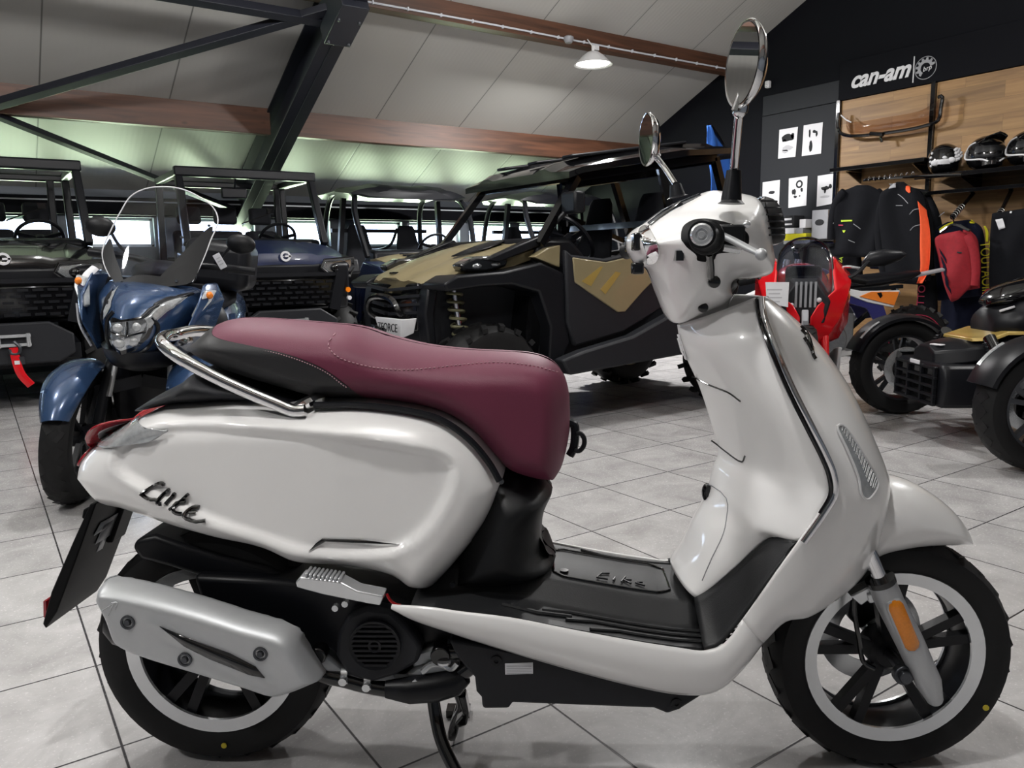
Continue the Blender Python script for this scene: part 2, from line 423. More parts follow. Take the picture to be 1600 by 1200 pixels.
def wood_material(name, c0, c1, axis='X', scale=1.0, planks=None, knots=False):
    m = bpy.data.materials.new(name); N, L = nodes(m); b = N['Principled BSDF']
    tc = N.new('ShaderNodeNewGeometry'); mp = N.new('ShaderNodeMapping'); L.new(tc.outputs['Position'], mp.inputs['Vector'])
    sc = {'X': (.6, 9, 9), 'Y': (9, .6, 9)}[axis]; mp.inputs['Scale'].default_value = [x * scale for x in sc]
    src = mp.outputs[0]
    n1 = N.new('ShaderNodeTexNoise'); n1.inputs['Scale'].default_value = 2.2; n1.inputs['Detail'].default_value = 7; n1.inputs['Distortion'].default_value = .8
    rp = N.new('ShaderNodeValToRGB'); e = rp.color_ramp.elements; e[0].position = .32; e[0].color = (*lin(c0), 1); e[1].position = .7; e[1].color = (*lin(c1), 1)
    L.new(n1.outputs['Fac'], rp.inputs[0]); col = rp.outputs[0]
    if planks:
        br = N.new('ShaderNodeTexBrick'); sp = N.new('ShaderNodeSeparateXYZ'); cb = N.new('ShaderNodeCombineXYZ'); L.new(tc.outputs['Position'], sp.inputs[0])
        L.new(sp.outputs[1], cb.inputs[0]); L.new(sp.outputs[2], cb.inputs[1]); L.new(cb.outputs[0], br.inputs['Vector'])
        br.inputs['Scale'].default_value = 1; br.inputs['Brick Width'].default_value = planks[0]; br.inputs['Row Height'].default_value = planks[1]; br.inputs['Mortar Size'].default_value = .0012
        br.inputs['Color1'].default_value = (.62, .62, .62, 1); br.inputs['Color2'].default_value = (1.12, 1.1, 1.06, 1); br.inputs['Mortar'].default_value = (.45, .42, .4, 1); br.inputs['Bias'].default_value = .1
        mu = N.new('ShaderNodeMix'); mu.data_type = 'RGBA'; mu.blend_type = 'MULTIPLY'; mu.inputs['Factor'].default_value = .75; L.new(col, mu.inputs['A']); L.new(br.outputs['Color'], mu.inputs['B']); col = mu.outputs['Result']
        va = N.new('ShaderNodeVectorMath'); va.operation = 'MULTIPLY_ADD'; L.new(br.outputs['Color'], va.inputs[0]); va.inputs[1].default_value = (7, 7, 7); L.new(src, va.inputs[2]); src = va.outputs[0]
    L.new(src, n1.inputs['Vector'])
    if knots:
        vo = N.new('ShaderNodeTexVoronoi'); mp2 = N.new('ShaderNodeMapping'); mp2.inputs['Scale'].default_value = (2.2, 5, 5); L.new(tc.outputs['Position'], mp2.inputs['Vector']); L.new(mp2.outputs[0], vo.inputs['Vector']); vo.inputs['Scale'].default_value = 1.6
        mr = N.new('ShaderNodeMapRange'); mr.inputs['From Min'].default_value = .02; mr.inputs['From Max'].default_value = .14; L.new(vo.outputs['Distance'], mr.inputs['Value'])
        mk = N.new('ShaderNodeMix'); mk.data_type = 'RGBA'; L.new(mr.outputs[0], mk.inputs['Factor']); mk.inputs['A'].default_value = (*lin('#3c2414'), 1); L.new(col, mk.inputs['B']); col = mk.outputs['Result']
    L.new(col, b.inputs['Base Color']); b.inputs['Roughness'].default_value = .5
    return m
M['floor'] = floor_material(); M['ceiling'] = ceiling_material()
M['purlin'] = wood_material('stained_pine_beam', '#3f291e', '#62402e', 'X', knots=True)
M['oak'] = wood_material('oak_laminate_board', '#7a5b38', '#9c7a4e', 'Y', planks=(.62, .13))
M['darkwall'] = mat('charcoal_wall_paint', '#0b0c11', .7, spec=.12, var=.06, scale=4)
M['panel'] = mat('anthracite_board', '#222428', .6, spec=.25, var=.04, scale=5)
M['plaster'] = mat('grey_blue_wall', '#6a7078', .6, var=.04, scale=4)
M['upvc'] = mat('white_window_frame', '#c9ccd2', .4, var=.02)

def slab(name, pts, m, t=(0, 0, -.1)):
    mb = MB(); n = len(pts); vs = list(pts) + [tuple(Vector(p) + Vector(t)) for p in pts]
    mb.add(vs, [tuple(range(n)), tuple(range(2*n-1, n-1, -1))] + [(i, (i+1) % n, n+(i+1) % n, n+i) for i in range(n)])
    return struct(mb.build(name, m, smooth=20))
slab('floor', [(WEST, SOUTH, 0), (WALLU+.2, SOUTH, 0), (WALLU+.2, WALLV+.2, 0), (WEST, WALLV+.2, 0)], M['floor'])
mbc = MB()
for v0, v1 in ((RIDGE, WALLV+.2), (SOUTH-.2, RIDGE)):
    a = [(WEST, v0, roof(v0)), (WALLU+.2, v0, roof(v0)), (WALLU+.2, v1, roof(v1)), (WEST, v1, roof(v1))]
    n = 4; vs = a + [(p[0], p[1], p[2]+.12) for p in a]
    mbc.add(vs, [(0,1,2,3), (7,6,5,4), (0,1,5,4), (1,2,6,5), (2,3,7,6), (3,0,4,7)])
ceil_o = struct(mbc.build('ceiling', M['ceiling'], smooth=20))
def gable(name, u, m, t):
    return slab(name, [(u, SOUTH, 0), (u, WALLV, 0), (u, WALLV, roof(WALLV)), (u, RIDGE, roof(RIDGE)), (u, SOUTH, roof(WALLV))], m, t)
gable('wall_right', WALLU, M['darkwall'], (.15, 0, 0)); gable('wall_left', WEST, M['plaster'], (-.15, 0, 0))
slab('wall_back', [(WEST, SOUTH, 0), (WALLU, SOUTH, 0), (WALLU, SOUTH, roof(WALLV)), (WEST, SOUTH, roof(WALLV))], M['plaster'], (0, -.15, 0))
# window wall with a band of openings
ZW0, ZW1 = 1.185, 1.475
WIN = [(-4.9, -4.1), (-3.95, -3.1), (-2.95, -2.1), (-1.95, -1.1), (-.9, -.1), (.02, .74), (.86, 1.6), (1.9, 2.62), (2.85, 3.48), (3.78, 4.4), (4.5, 5.22), (5.36, 6.0), (6.15, 6.75)]
wb = MB(); zt = roof(WALLV) + .02; th = .16
wb.box(((WEST+WALLU)/2, WALLV+th/2, ZW0/2), (WALLU-WEST, th, ZW0))
wb.box(((WEST+WALLU)/2, WALLV+th/2, (ZW1+zt)/2), (WALLU-WEST, th, zt-ZW1))
edges = [WEST] + [x for w in WIN for x in w] + [WALLU]
for i in range(0, len(edges), 2):
    wb.box(((edges[i]+edges[i+1])/2, WALLV+th/2, (ZW0+ZW1)/2), (edges[i+1]-edges[i], th, ZW1-ZW0))
struct(wb.build('wall_window_side', M['plaster'], smooth=20))
for i, (a, b_) in enumerate(WIN):
    fb = MB()
    for z in (ZW0+.015, ZW1-.015): fb.box(((a+b_)/2, WALLV+.1, z), (b_-a, .06, .03))
    for x in (a+.015, b_-.015): fb.box((x, WALLV+.1, (ZW0+ZW1)/2), (.03, .06, ZW1-ZW0))
    w = struct(fb.build('window_%d' % (i+1), M['upvc'], bevel=.003))
    g = MB(); g.box(((a+b_)/2, WALLV+.1, (ZW0+ZW1)/2), (b_-a-.05, .006, ZW1-ZW0-.05)); g.build('window_pane', M['glass'], w, room=True)
# dark boxed ledge and light rail above the windows
tb = MB(); tb.box((0, WALLV-.03, 1.58), (13.9, .06, .17)); struct(tb.build('trim_1', M['darkwall'], bevel=.004))
tb = MB(); tb.box((0, WALLV-.067, 1.625), (13.9, .014, .014)); struct(tb.build('trim_2', M['upvc'], bevel=.002))
# purlins
mbp = []
for v, h, w in ((7.3, .23, .1), (5.8, .16, .12), (4.3, .16, .12), (1.7, .16, .12), (.2, .16, .12), (-1.3, .23, .1)):
    for a, b_ in ((WEST, -2.65), (-2.45, 2.4), (2.56, WALLU)):
        p = MB(); z1 = roof(v) + .01; z0 = roof(v) - h; sl = ROOFK*w if v > RIDGE else -ROOFK*w
        p.prism([(v, z0), (v+w, z0), (v+w, z1-sl), (v, z1)], a, b_, 'x')
        o = p.build('ceiling_beam_%d' % (len(mbp)+1), M['purlin'], bevel=.004); struct(o); mbp.append(o)
# steel rafters (H section) with bolted joint plate
for k, u in enumerate((-2.55, 2.47)):
    r = MB()
    for v0, v1 in ((RIDGE, WALLV), (RIDGE, SOUTH)):
        for off, w, h in ((.37, .19, .014), (.19, .012, .36), (.03, .19, .014)):
            r.bar((u, v0, roof(v0)-off), (u, v1, roof(v1)-off), w, h, up=(0, ROOFK, 1))
    o = struct(r.build('ceiling_rafter_%d' % (k+1), M['bracket'], smooth=20))
    j = MB(); j.box((u, 5.72, roof(5.72)-.28), (.21, .42, .3), rx=-math.atan(ROOFK))
    for du in (-.08, .08):
        for dv in (-.12, .1): j.cyl((u+du, 5.72+dv, roof(5.72+dv)-.41), (u+du, 5.72+dv, roof(5.72+dv)-.46), .014, n=8)
    j.build('joint_plate', M['bracket'], o, room=True, bevel=.005)
    l = MB(); l.box((u, WALLV-.25, .65), (.19, .2, 1.3)); l.build('column', M['bracket'], o, room=True, bevel=.005)
# diagonal wind braces and strut
def under(u, v, off): return (u, v, roof(v)-off)
for k, (a, b_, w, h) in enumerate([(under(2.40, 5.78, .24), under(-1.8, 8.58, .24), .075, .06), (under(2.38, 8.6, .22), under(-2.3, 5.77, .22), .05, .05), (under(2.42, 5.9, .24), under(-2.45, 5.9, .24), .07, .07)]):
    s = MB(); s.bar(a, b_, w, h, up=(0, ROOFK, 1)); struct(s.build('trim_%d' % (k+3), M['bracket'], bevel=.004))
# cable clipped along the upper purlin
cb = MB(); cb.tube([(2.62, 5.79, roof(5.8)-.13), (4, 5.788, roof(5.8)-.125), (5.2, 5.79, roof(5.8)-.13), (6.9, 5.79, roof(5.8)-.125)], .008, 6, k=30)
for i in range(14): cb.box((2.75+i*.3, 5.787, roof(5.8)-.128), (.012, .02, .026))
tag(cb.build('power_cable', M['upvc']), 'thin white cable clipped along the upper wooden ceiling beam', 'cable')
# outside ground
g = MB(); g.box((0, WALLV+9, -.35), (40, 17, .1)); struct(g.build('ground_outside', mat('lawn_green', '#7f9a4a', .9, var=.3, scale=3)))

# ---------------------------------------------------------------- white scooter (local axes: x forward, y left, z up)
_o, _a = (0.3316,1.5330,0),-0.65089
scooter = thing('scooter', 'white retro scooter with burgundy seat on the tiled floor in front', 'scooter', _o, _a)
sc = scooter
# rear body shell
A = [(-0.222,0.58),(-0.209,0.614),(-0.169,0.648),(-0.097,0.688),(-0.021,0.719),(0.051,0.726),(0.132,0.731),(0.258,0.729),(0.345,0.73),(0.431,0.719),(0.485,0.703),(0.532,0.67),(0.567,0.629),(0.584,0.592),(0.586,0.573),(0.578,0.542),(0.558,0.505),(0.53,0.466)]
B = [(-0.221,0.575),(-0.171,0.526),(-0.11,0.515),(-0.025,0.492),(0.064,0.47),(0.151,0.453),(0.209,0.428),(0.304,0.421),(0.379,0.403),(0.407,0.382),(0.453,0.379),(0.473,0.397),(0.501,0.429),(0.53,0.464)]
REC = catmull([(-0.092,0.657),(-0.045,0.684),(0.036,0.698),(0.17,0.695),(0.311,0.683),(0.427,0.664),(0.488,0.648),(0.509,0.628),(0.508,0.604),(0.494,0.565),(0.46,0.515),(0.415,0.481),(0.337,0.467),(0.249,0.472),(0.162,0.498),(0.07,0.527),(-0.041,0.578),(-0.101,0.618)], 90, True)
def Wb(x, z): return np.interp(x, [-.26, -.2, -.1, 0, .15, .3, .45, .55, .65], [.07, .1, .135, .155, .172, .178, .172, .16, .15])
OUT = outline_of(A, B)
yf0 = yprof(OUT, Wb, .072, 2.4)
def yf_body(G):
    y = yf0(G); d = pdist(G, REC); i = inside(G, REC); k = np.clip(d / .018, 0, 1); s = k*k*(3-2*k)
    return y - np.where(i, .015 * s, -.0025 * np.exp(-(d/.010)**2))
mb = MB(); patch(mb, A, B, yf_body, 130, 90); mb.build('rear_body', M['white'], sc, smooth=60)
def ybody(x, z): return -float(yf_body(np.array([[x, z]]))[0])
# little fold slot low on the side
mb = MB()
pl = [(0.252,0.479),(0.264,0.492),(0.275,0.5),(0.339,0.498),(0.407,0.49),(0.339,0.492),(0.281,0.495),(0.265,0.486)]
mb.add([(x, ybody(x, z) - .0015, z) for x, z in pl], [tuple(range(len(pl)))]); mb.build('side_slot', M['gloss'], sc, solid=.002)
# script badge
def strokes(list_of, off, r, name, m, parent, surf, flat=.55):
    b = MB()
    for st in list_of:
        b.tube([(x, surf(x, z) - off, z) for x, z in catmull(st, 10)], r, 6, flat=flat)
    return b.build(name, m, parent)
strokes([[(-0.005,0.589),(-0.011,0.593),(-0.023,0.588),(-0.042,0.576)], [(-0.042,0.576),(-0.031,0.569),(-0.011,0.566)], [(0.004,0.582),(-0.009,0.57),(-0.012,0.561),(-0.004,0.56)], [(0.014,0.575),(0.002,0.559)],
  [(0.039,0.574),(0.024,0.561),(0.01,0.55)], [(0.033,0.561),(0.017,0.559),(0.019,0.547),(0.032,0.543)], [(0.058,0.552),(0.046,0.552),(0.036,0.543),(0.042,0.534)], [(0.043,0.545),(0.054,0.545)], [(0.041,0.535),(0.057,0.531),(0.073,0.532)]], .003, .0052, 'script_badge', M['gloss'], sc, ybody)
# tail light and rear turn lens
def film(polyA, polyB, off, name, m, surf=yf_body, ns=26, nt=9, sides=(-1, 1), parent=None):
    b = MB(); patch(b, polyA, polyB, lambda G: np.maximum(surf(G), .035) + off, ns, nt, sides, smooth=True); return b.build(name, m, parent or sc, smooth=60, solid=.004)
film([(-0.208,0.607),(-0.192,0.634),(-0.173,0.665),(-0.147,0.685),(-0.11,0.694),(-0.094,0.691)], [(-0.205,0.602),(-0.185,0.629),(-0.165,0.653),(-0.134,0.674),(-0.106,0.682),(-0.095,0.686)], .004, 'tail_light', M['redlens'])
film([(-0.164,0.658),(-0.148,0.674),(-0.09,0.691),(-0.042,0.689),(0.011,0.687)], [(-0.165,0.648),(-0.137,0.646),(-0.085,0.655),(-0.027,0.664),(0.011,0.685)], .006, 'turn_lens', M['lens'])
# seat
SA = [(0.005,0.819),(0.026,0.833),(0.047,0.85),(0.07,0.863),(0.099,0.868),(0.161,0.865),(0.239,0.858),(0.322,0.848),(0.371,0.831),(0.437,0.814),(0.514,0.804),(0.58,0.8),(0.635,0.795),(0.67,0.782),(0.69,0.76),(0.7,0.731),(0.703,0.697),(0.702,0.652),(0.696,0.618),(0.687,0.586),(0.676,0.568)]
SB = [(0.007,0.814),(0.053,0.786),(0.131,0.757),(0.198,0.737),(0.242,0.725),(0.333,0.721),(0.422,0.71),(0.478,0.693),(0.527,0.659),(0.563,0.616),(0.587,0.589),(0.621,0.574),(0.649,0.567),(0.672,0.565)]
SEAM = [(0.045,0.851),(0.063,0.858),(0.084,0.845),(0.16,0.828),(0.208,0.818),(0.255,0.803),(0.293,0.784),(0.322,0.759),(0.345,0.725)]
def Ws(x, z): return np.interp(x, [-.1, 0, .1, .25, .4, .55, .7], [.08, .112, .128, .135, .14, .135, .115])
yfs = yprof(outline_of(SA, SB), Ws, .055, 2.1)
i0 = [p for p in SEAM]
mb = MB(); patch(mb, SA, [SA[0], SA[1]] + SEAM[1:] + [p for p in SB if p[0] > SEAM[-1][0] + .02], yfs, 110, 44)
seat = mb.build('seat', M['maroon'], sc, smooth=70)
mb = MB(); patch(mb, [SA[0], SA[1]] + SEAM[1:], [p for p in SB if p[0] < SEAM[-1][0] + .004] + [SEAM[-1]], lambda G: yfs(G) + .0015, 60, 22)
mb.build('seat_side', M['blackvinyl'], seat, smooth=70)
def yseat(x, z): return -float(yfs(np.array([[x, z]]))[0])
mb = MB()
def stitches(poly, n, dz=0):
    c = catmull(poly, n*2)
    for i in range(0, 2*n-1, 2):
        p, q = c[i], c[i+1]
        mb.tube([(p[0], yseat(*p) - .0022, p[1]+dz), (q[0], yseat(*q) - .0022, q[1]+dz)], .0009, 5)
stitches(SEAM[1:-1], 60, -.003)
mb.build('stitching', M['thread'], seat); mb = MB()
stitches([(0.293,0.844),(0.29,0.829),(0.309,0.81),(0.343,0.797),(0.381,0.789),(0.425,0.785),(0.574,0.79),(0.647,0.781),(0.681,0.767)], 60)
mb.build('stitching', M['thread'], seat)
mb = MB(); mb.tube([(0.7,-0.02,0.669),(0.71,-0.02,0.665),(0.712,-0.02,0.645),(0.709,-0.02,0.621),(0.702,-0.02,0.607)], .008, 8, k=14); mb.build('seat_lock_bracket', M['satin'], sc)
mb = MB(); mb.tube([(0.71,-0.03,0.619),(0.719,-0.03,0.618),(0.727,-0.03,0.627),(0.728,-0.03,0.641),(0.721,-0.03,0.651),(0.714,-0.03,0.65)], .0045, 8, k=20); mb.build('bag_hook', M['satin'], sc)
# dark tail cover under the seat
TA = [(-0.096,0.708),(-0.055,0.732),(-0.004,0.757),(0.03,0.779),(0.075,0.771),(0.131,0.759),(0.22,0.733),(0.265,0.721)]; TB = [(-0.094,0.699),(-0.027,0.712),(0.036,0.716),(0.111,0.717),(0.173,0.713),(0.264,0.712)]
mb = MB(); patch(mb, TA, TB, yprof(outline_of(TA, TB), .115, .03), 50, 16); mb.build('tail_cover', M['mattegrey'], sc, smooth=60)
# dark trim line between seat and body
mb = MB(); mb.tube([(x, -.128, z) for x, z in catmull([(0.263,0.725),(0.34,0.724),(0.428,0.713),(0.482,0.697),(0.528,0.663),(0.561,0.622),(0.578,0.59)], 40)], .006, 8); mb.build('seat_gasket', M['satin'], sc)
# chrome grab rail
gr = [(0.252,-0.14,0.719),(0.232,-0.14,0.718),(0.2,-0.14,0.731),(0.146,-0.14,0.755),(0.093,-0.14,0.781),(0.051,-0.14,0.805),(0.014,-0.125,0.825),(-0.008,-0.1,0.835),(-0.022,-0.06,0.84),(-0.035,0,0.838)]
full = [tuple(p) for p in gr]; full += [(p[0], -p[1], p[2]) for p in full[::-1][1:]]
mb = MB(); mb.tube(full, .0115, 12, k=90)
for s in (-1, 1):
    a_ = Vector(gr[0]); a_.y *= -s if s > 0 else 1
    mb.tube([(gr[0][0]-.02, s*.14, gr[0][2]), (gr[0][0]+.0, s*.125, gr[0][2]+.012), (gr[0][0]+.015, s*.1, gr[0][2]+.015)], .010, 8, k=8)
mb.tube([tuple(Vector(gr[7]) + Vector((.02, .03, -.005))), tuple(Vector(gr[9]) + Vector((.03, 0, -.01)))], .006, 8)
mb.build('grab_rail', M['chrome'], sc)
# number-plate holder
pr = [(-0.177,0.537),(-0.165,0.539),(-0.218,0.423),(-0.263,0.327),(-0.288,0.293),(-0.293,0.303),(-0.269,0.367),(-0.219,0.461)]
mb = MB(); mb.prism(pr, -.085, .085, 'y')
hp = [(-0.178,0.534),(-0.2,0.495),(-0.212,0.502),(-0.207,0.518),(-0.187,0.528)]
mb.prism(hp, -.06, .06, 'y')
mb.prism([(pr[1][0]+.01, pr[1][1]), (pr[2][0]+.012, pr[2][1]), (pr[2][0], pr[2][1]), (pr[1][0], pr[1][1])], .02, .07, 'y')
ph = mb.build('plate_holder', M['deepblack'], sc, bevel=.003)
mb = MB(); rp_ = [(-0.304,0.337),(-0.299,0.337),(-0.301,0.3),(-0.307,0.305)]; mb.prism(rp_, -.06, .06, 'y'); mb.build('rear_reflector', M['redlens'], ph)
mb = MB()
for t, w, h in ((.3, .1, .012), (.38, .06, .02), (.45, .02, .03)):
    a_, b_ = np.array(pr[1]), np.array(pr[3]); q = a_ + (b_-a_)*t
    d_ = (b_-a_)/np.linalg.norm(b_-a_); nrm = np.array([d_[1], -d_[0]]); nrm = nrm if nrm[0] > 0 else -nrm
    q = q + nrm*.0015; e1 = q - d_*h; e2 = q + d_*h
    mb.add([(e1[0], -w*.4, e1[1]), (e1[0], w*.6, e1[1]), (e2[0], w*.5, e2[1]), (e2[0], -w*.5, e2[1])], [(0,1,2,3)])
mb.build('plate_print', M['lightgrey'], ph, solid=.001)
# rear mudguard
mb = MB(); mb.prism([(-0.114,0.449),(-0.103,0.466),(-0.067,0.474),(-0.004,0.451),(0.067,0.431),(0.139,0.411),(0.198,0.382),(0.256,0.338),(0.254,0.306),(0.195,0.344),(0.111,0.367),(0.027,0.388),(-0.045,0.411),(-0.099,0.424)], -.075, .075, 'y'); mb.build('rear_mudguard', M['satin'], sc, bevel=.012, seg=3)
# wheels
rw = wheel(sc, (.015, 0, .236), .236, .066, .166, spokes=5, near=-1, double=True, spoke_w=.02, lipw=.02)
fw = wheel(sc, (1.297, 0, .2255), .2255, .057, .163, spokes=5, near=-1, double=True, spoke_w=.018, disc=.1, lipw=.02, rz=.04)
mb = MB()
for c_, R_ in (((1.297, 0, .2255), .205), ((.015, 0, .236), .206)):
    a_ = -.5 if c_[0] > 1 else -1.5
    mb.cyl((c_[0]+math.cos(a_)*R_*.93, -.0565 if c_[0] > 1 else -.0655, c_[2]+math.sin(a_)*R_*.93), (c_[0]+math.cos(a_)*R_*.93, -.0585 if c_[0] > 1 else -.0675, c_[2]+math.sin(a_)*R_*.93), .0055, n=12)
mb.build('tyre_paint_dot', M['yellow'], sc)
# gear case on the far side
mb = MB(); mb.prism([(.015+.15*math.cos(a), .236+.15*math.sin(a)) for a in np.linspace(PI*.95, PI*1.9, 14)] + [(.30, .20), (.45, .26), (.45, .36), (.25, .33), (.1, .29), (.015, .27)], .075, .15, 'y'); mb.build('gear_case', M['satin'], sc, bevel=.012)
# swing-arm, crankcase and engine
mb = MB(); mb.prism([(0.01,0.405),(0.152,0.399),(0.363,0.375),(0.466,0.327),(0.525,0.271),(0.516,0.221),(0.355,0.188),(0.236,0.206),(0.166,0.243),(0.037,0.293)], -.10, .13, 'y'); eng = mb.build('engine', M['satin'], sc, bevel=.01)
mb = MB(); mb.prism([(0.306,0.348),(0.338,0.362),(0.38,0.356),(0.411,0.324),(0.435,0.287),(0.426,0.256),(0.384,0.231),(0.337,0.216),(0.296,0.233),(0.278,0.268),(0.283,0.311)], -.135, -.1, 'y'); mb.build('fan_cover', M['mattegrey'], eng, bevel=.008)
fc = [(0.352,-0.14,0.294)][0]
mb = MB(); mb.lathe([(.040, -.004), (.046, -.006), (.046, .004), (.040, .004)], fc, 'y', 36)
for k in range(-4, 5):
    zz = k*.0092; hw_ = math.sqrt(max(.042**2 - zz*zz, 0)); mb.box((fc[0], fc[1]-.002, fc[2]+zz), (2*hw_, .007, .0042))
mb.lathe([(.008, -.006), (.012, -.007), (.012, .002), (.008, .002)], fc, 'y', 24)
mb.build('fan_grille', M['satin'], eng)
mb = MB(); mb.cyl((fc[0], fc[1]+.012, fc[2]), (fc[0], fc[1]+.004, fc[2]), .043, n=32); mb.build('fan_recess', M['gloss'], eng)
mb = MB(); mb.prism([(0.244,0.28),(0.268,0.258),(0.3,0.23),(0.342,0.213),(0.39,0.219),(0.42,0.244),(0.467,0.257),(0.484,0.238),(0.466,0.222),(0.407,0.211),(0.313,0.21),(0.255,0.23),(0.235,0.255)], -.125, -.08, 'y')
mb.prism([(0.409,0.266),(0.479,0.287),(0.504,0.269),(0.496,0.232),(0.419,0.216)], -.12, -.05, 'y'); mb.build('engine_casting', M['cast'], eng, bevel=.006)
mb = MB(); e_ = [(0.249,-0.12,0.275),(0.467,-0.12,0.271),(0.519,-0.12,0.272)]
mb.cyl(e_[0], tuple(Vector(e_[0])+Vector((0, -.03, 0))), .016, n=10); mb.build('oil_cap', M['gloss'], eng, bevel=.003)
mb = MB(); mb.cyl(tuple(Vector(e_[1])+Vector((0, .02, 0))), tuple(Vector(e_[1])+Vector((0, -.02, 0))), .018); mb.cyl(e_[1], e_[2], .014); mb.build('cylinder_joint', M['gloss'], eng, bevel=.003)
mb = MB(); mb.tube([(0.433,-0.13,0.237),(0.447,-0.13,0.25),(0.468,-0.13,0.252),(0.485,-0.13,0.244),(0.496,-0.13,0.255)], .006, 8, k=16); mb.cyl(*[(0.474,-0.14,0.264),(0.474,-0.14,0.26)], .012); mb.build('exhaust_flange', M['alu'], eng)
mb = MB()
for p in [(0.282,-0.125,0.36),(0.3,-0.125,0.368),(0.42,-0.125,0.219)]: mb.cyl(p, (p[0], p[1]-.012, p[2]), .006, n=8)
mb.build('engine_bolts', M['alu'], eng)
# exhaust
mb = MB(); ep = [(0.225,-0.12,0.242),(0.243,-0.12,0.227),(0.286,-0.12,0.216),(0.33,-0.12,0.204),(0.383,-0.12,0.196),(0.43,-0.12,0.199),(0.477,-0.12,0.209),(0.503,-0.12,0.23),(0.522,-0.12,0.245)]
mb.tube(ep, .0145, 12, k=40); ex = mb.build('exhaust_pipe', M['gloss'], sc)
mb = MB(); q = [(0.364,-0.12,0.2),(0.406,-0.12,0.199),(0.453,-0.12,0.205),(0.491,-0.12,0.215),(0.509,-0.12,0.226)]; mb.tube(q, [.018, .027, .029, .026, .016], 16); mb.build('heat_shield', M['satin'], ex)
mb = MB()
for p in [(0.291,-0.135,0.225),(0.333,-0.135,0.214)]: mb.cyl(p, (p[0], p[1]-.012, p[2]), .0075, n=10); mb.lathe([(.0155, -.006), (.018, -.006), (.018, .006), (.0155, .006)], (p[0], -.12, p[2]), 'x', 16)
mb.build('clamp', M['alu'], ex)
mb = MB(); m0 = [(-0.129,-0.13,0.338),(0.211,-0.13,0.233)]; d_ = Vector(m0[1])-Vector(m0[0]); mb.loft([(m0[0], .03), (tuple(Vector(m0[0])+d_*.06), .042), (tuple(Vector(m0[0])+d_*.9), .042), (m0[1], .03)], 20); muf = mb.build('muffler', M['satin'], sc)
UA = [(-0.123,0.403),(-0.117,0.419),(-0.103,0.426),(-0.037,0.415),(0.066,0.386),(0.134,0.363),(0.207,0.34),(0.226,0.324),(0.245,0.286),(0.264,0.25)]; UB = [(-0.124,0.398),(-0.11,0.362),(-0.099,0.321),(-0.088,0.309),(-0.049,0.29),(0.055,0.256),(0.132,0.231),(0.181,0.216),(0.209,0.222),(0.263,0.245)]
ufs = yprof(outline_of(UA, UB), .205, .022, 2, .15)
def yfm(G):
    y = ufs(G); a_, b_ = np.array(SLOT[0]), np.array(SLOT[1]); ab = b_-a_; t = np.clip(((G-a_)@ab)/(ab@ab), -.12, 1.05); d = np.linalg.norm(G-a_-t[..., None]*ab, axis=-1)
    return y + .005*np.exp(-(d/.012)**2)
SLOT = [(0.005,0.355),(0.171,0.265)]
mb = MB(); patch(mb, UA, UB, yfm, 90, 50, (-1,)); cov = mb.build('muffler_cover', M['silver'], muf, smooth=60, solid=.003)
mb = MB(); sl = [(0.002,0.362),(0.053,0.339),(0.118,0.312),(0.161,0.288),(0.177,0.269),(0.151,0.275),(0.084,0.302),(0.041,0.325)]
mb.add([(x, -float(yfm(np.array([[x, z]]))[0])-.001, z) for x, z in sl], [tuple(range(len(sl)))]); mb.build('cover_slot', M['gloss'], cov, solid=.002)
for x, z in [(-0.056,0.366),(0.038,0.299),(0.17,0.31)]:
    y_ = -.206; b = MB(); b.lathe([(.009, -.0015), (.0125, -.0015), (.0125, .004), (.009, .004)], (x, y_, z), 'y', 20); b.cyl((x, y_+.004, z), (x, y_-.004, z), .0072, .005, 12); b.build('bolt', M['steel'], cov)
strokes([[(-0.101,0.387),(-0.072,0.404)], [(-0.089,0.378),(-0.077,0.403)], [(-0.082,0.401),(-0.071,0.402),(-0.077,0.389)]], .0002, .0012, 'embossed_mark', M['alu'], cov, lambda x, z: -float(yfm(np.array([[x, z]]))[0]))
# folding passenger foot-peg
mb = MB(); mb.prism([(0.236,0.436),(0.245,0.446),(0.312,0.437),(0.34,0.421),(0.384,0.412),(0.378,0.395),(0.359,0.398),(0.283,0.414),(0.238,0.427)], -.2, -.165, 'y')
for k in range(9):
    p = np.array([(0.255,0.445),(0.311,0.436)]); q = p[0]+(p[1]-p[0])*k/8; mb.box((q[0], -.185, q[1]+.004), (.005, .034, .008))
mb.build('passenger_footpeg', M['alu'], sc, bevel=.004)
mb = MB(); mb.tube([(0.379,-0.15,0.394),(0.385,-0.15,0.382),(0.394,-0.15,0.375),(0.403,-0.15,0.373)], .0025, 6, k=10); mb.build('red_wire', M['red'], sc)
# stands
mb = MB(); l1 = [(0.44,-0.07,0.154),(0.448,-0.085,0.115),(0.462,-0.11,0.084),(0.482,-0.13,0.053)]; d_ = (Vector(l1[3])-Vector(l1[2])); k_ = l1[3][2]/-d_.z
foot = tuple(Vector(l1[3]) + d_*k_); foot = (foot[0], foot[1], .013)
mb.tube(l1[:3] + [foot], .0125, 10, k=20); mb.box((foot[0], foot[1], .008), (.05, .03, .016))
mb.build('stand_leg', M['gloss'], sc)
mb = MB(); l2 = [(0.48,-0.02,0.138),(0.489,-0.02,0.102),(0.475,-0.02,0.071),(0.467,-0.02,0.04),(0.463,-0.02,0.01)]; l2 = l2[:4]
fz = (l2[3][0]-.004, .12, .013); mb.tube(l2 + [fz], .010, 10, k=20); mb.box((fz[0], fz[1], .008), (.05, .03, .016)); mb.build('stand_leg', M['gloss'], sc)
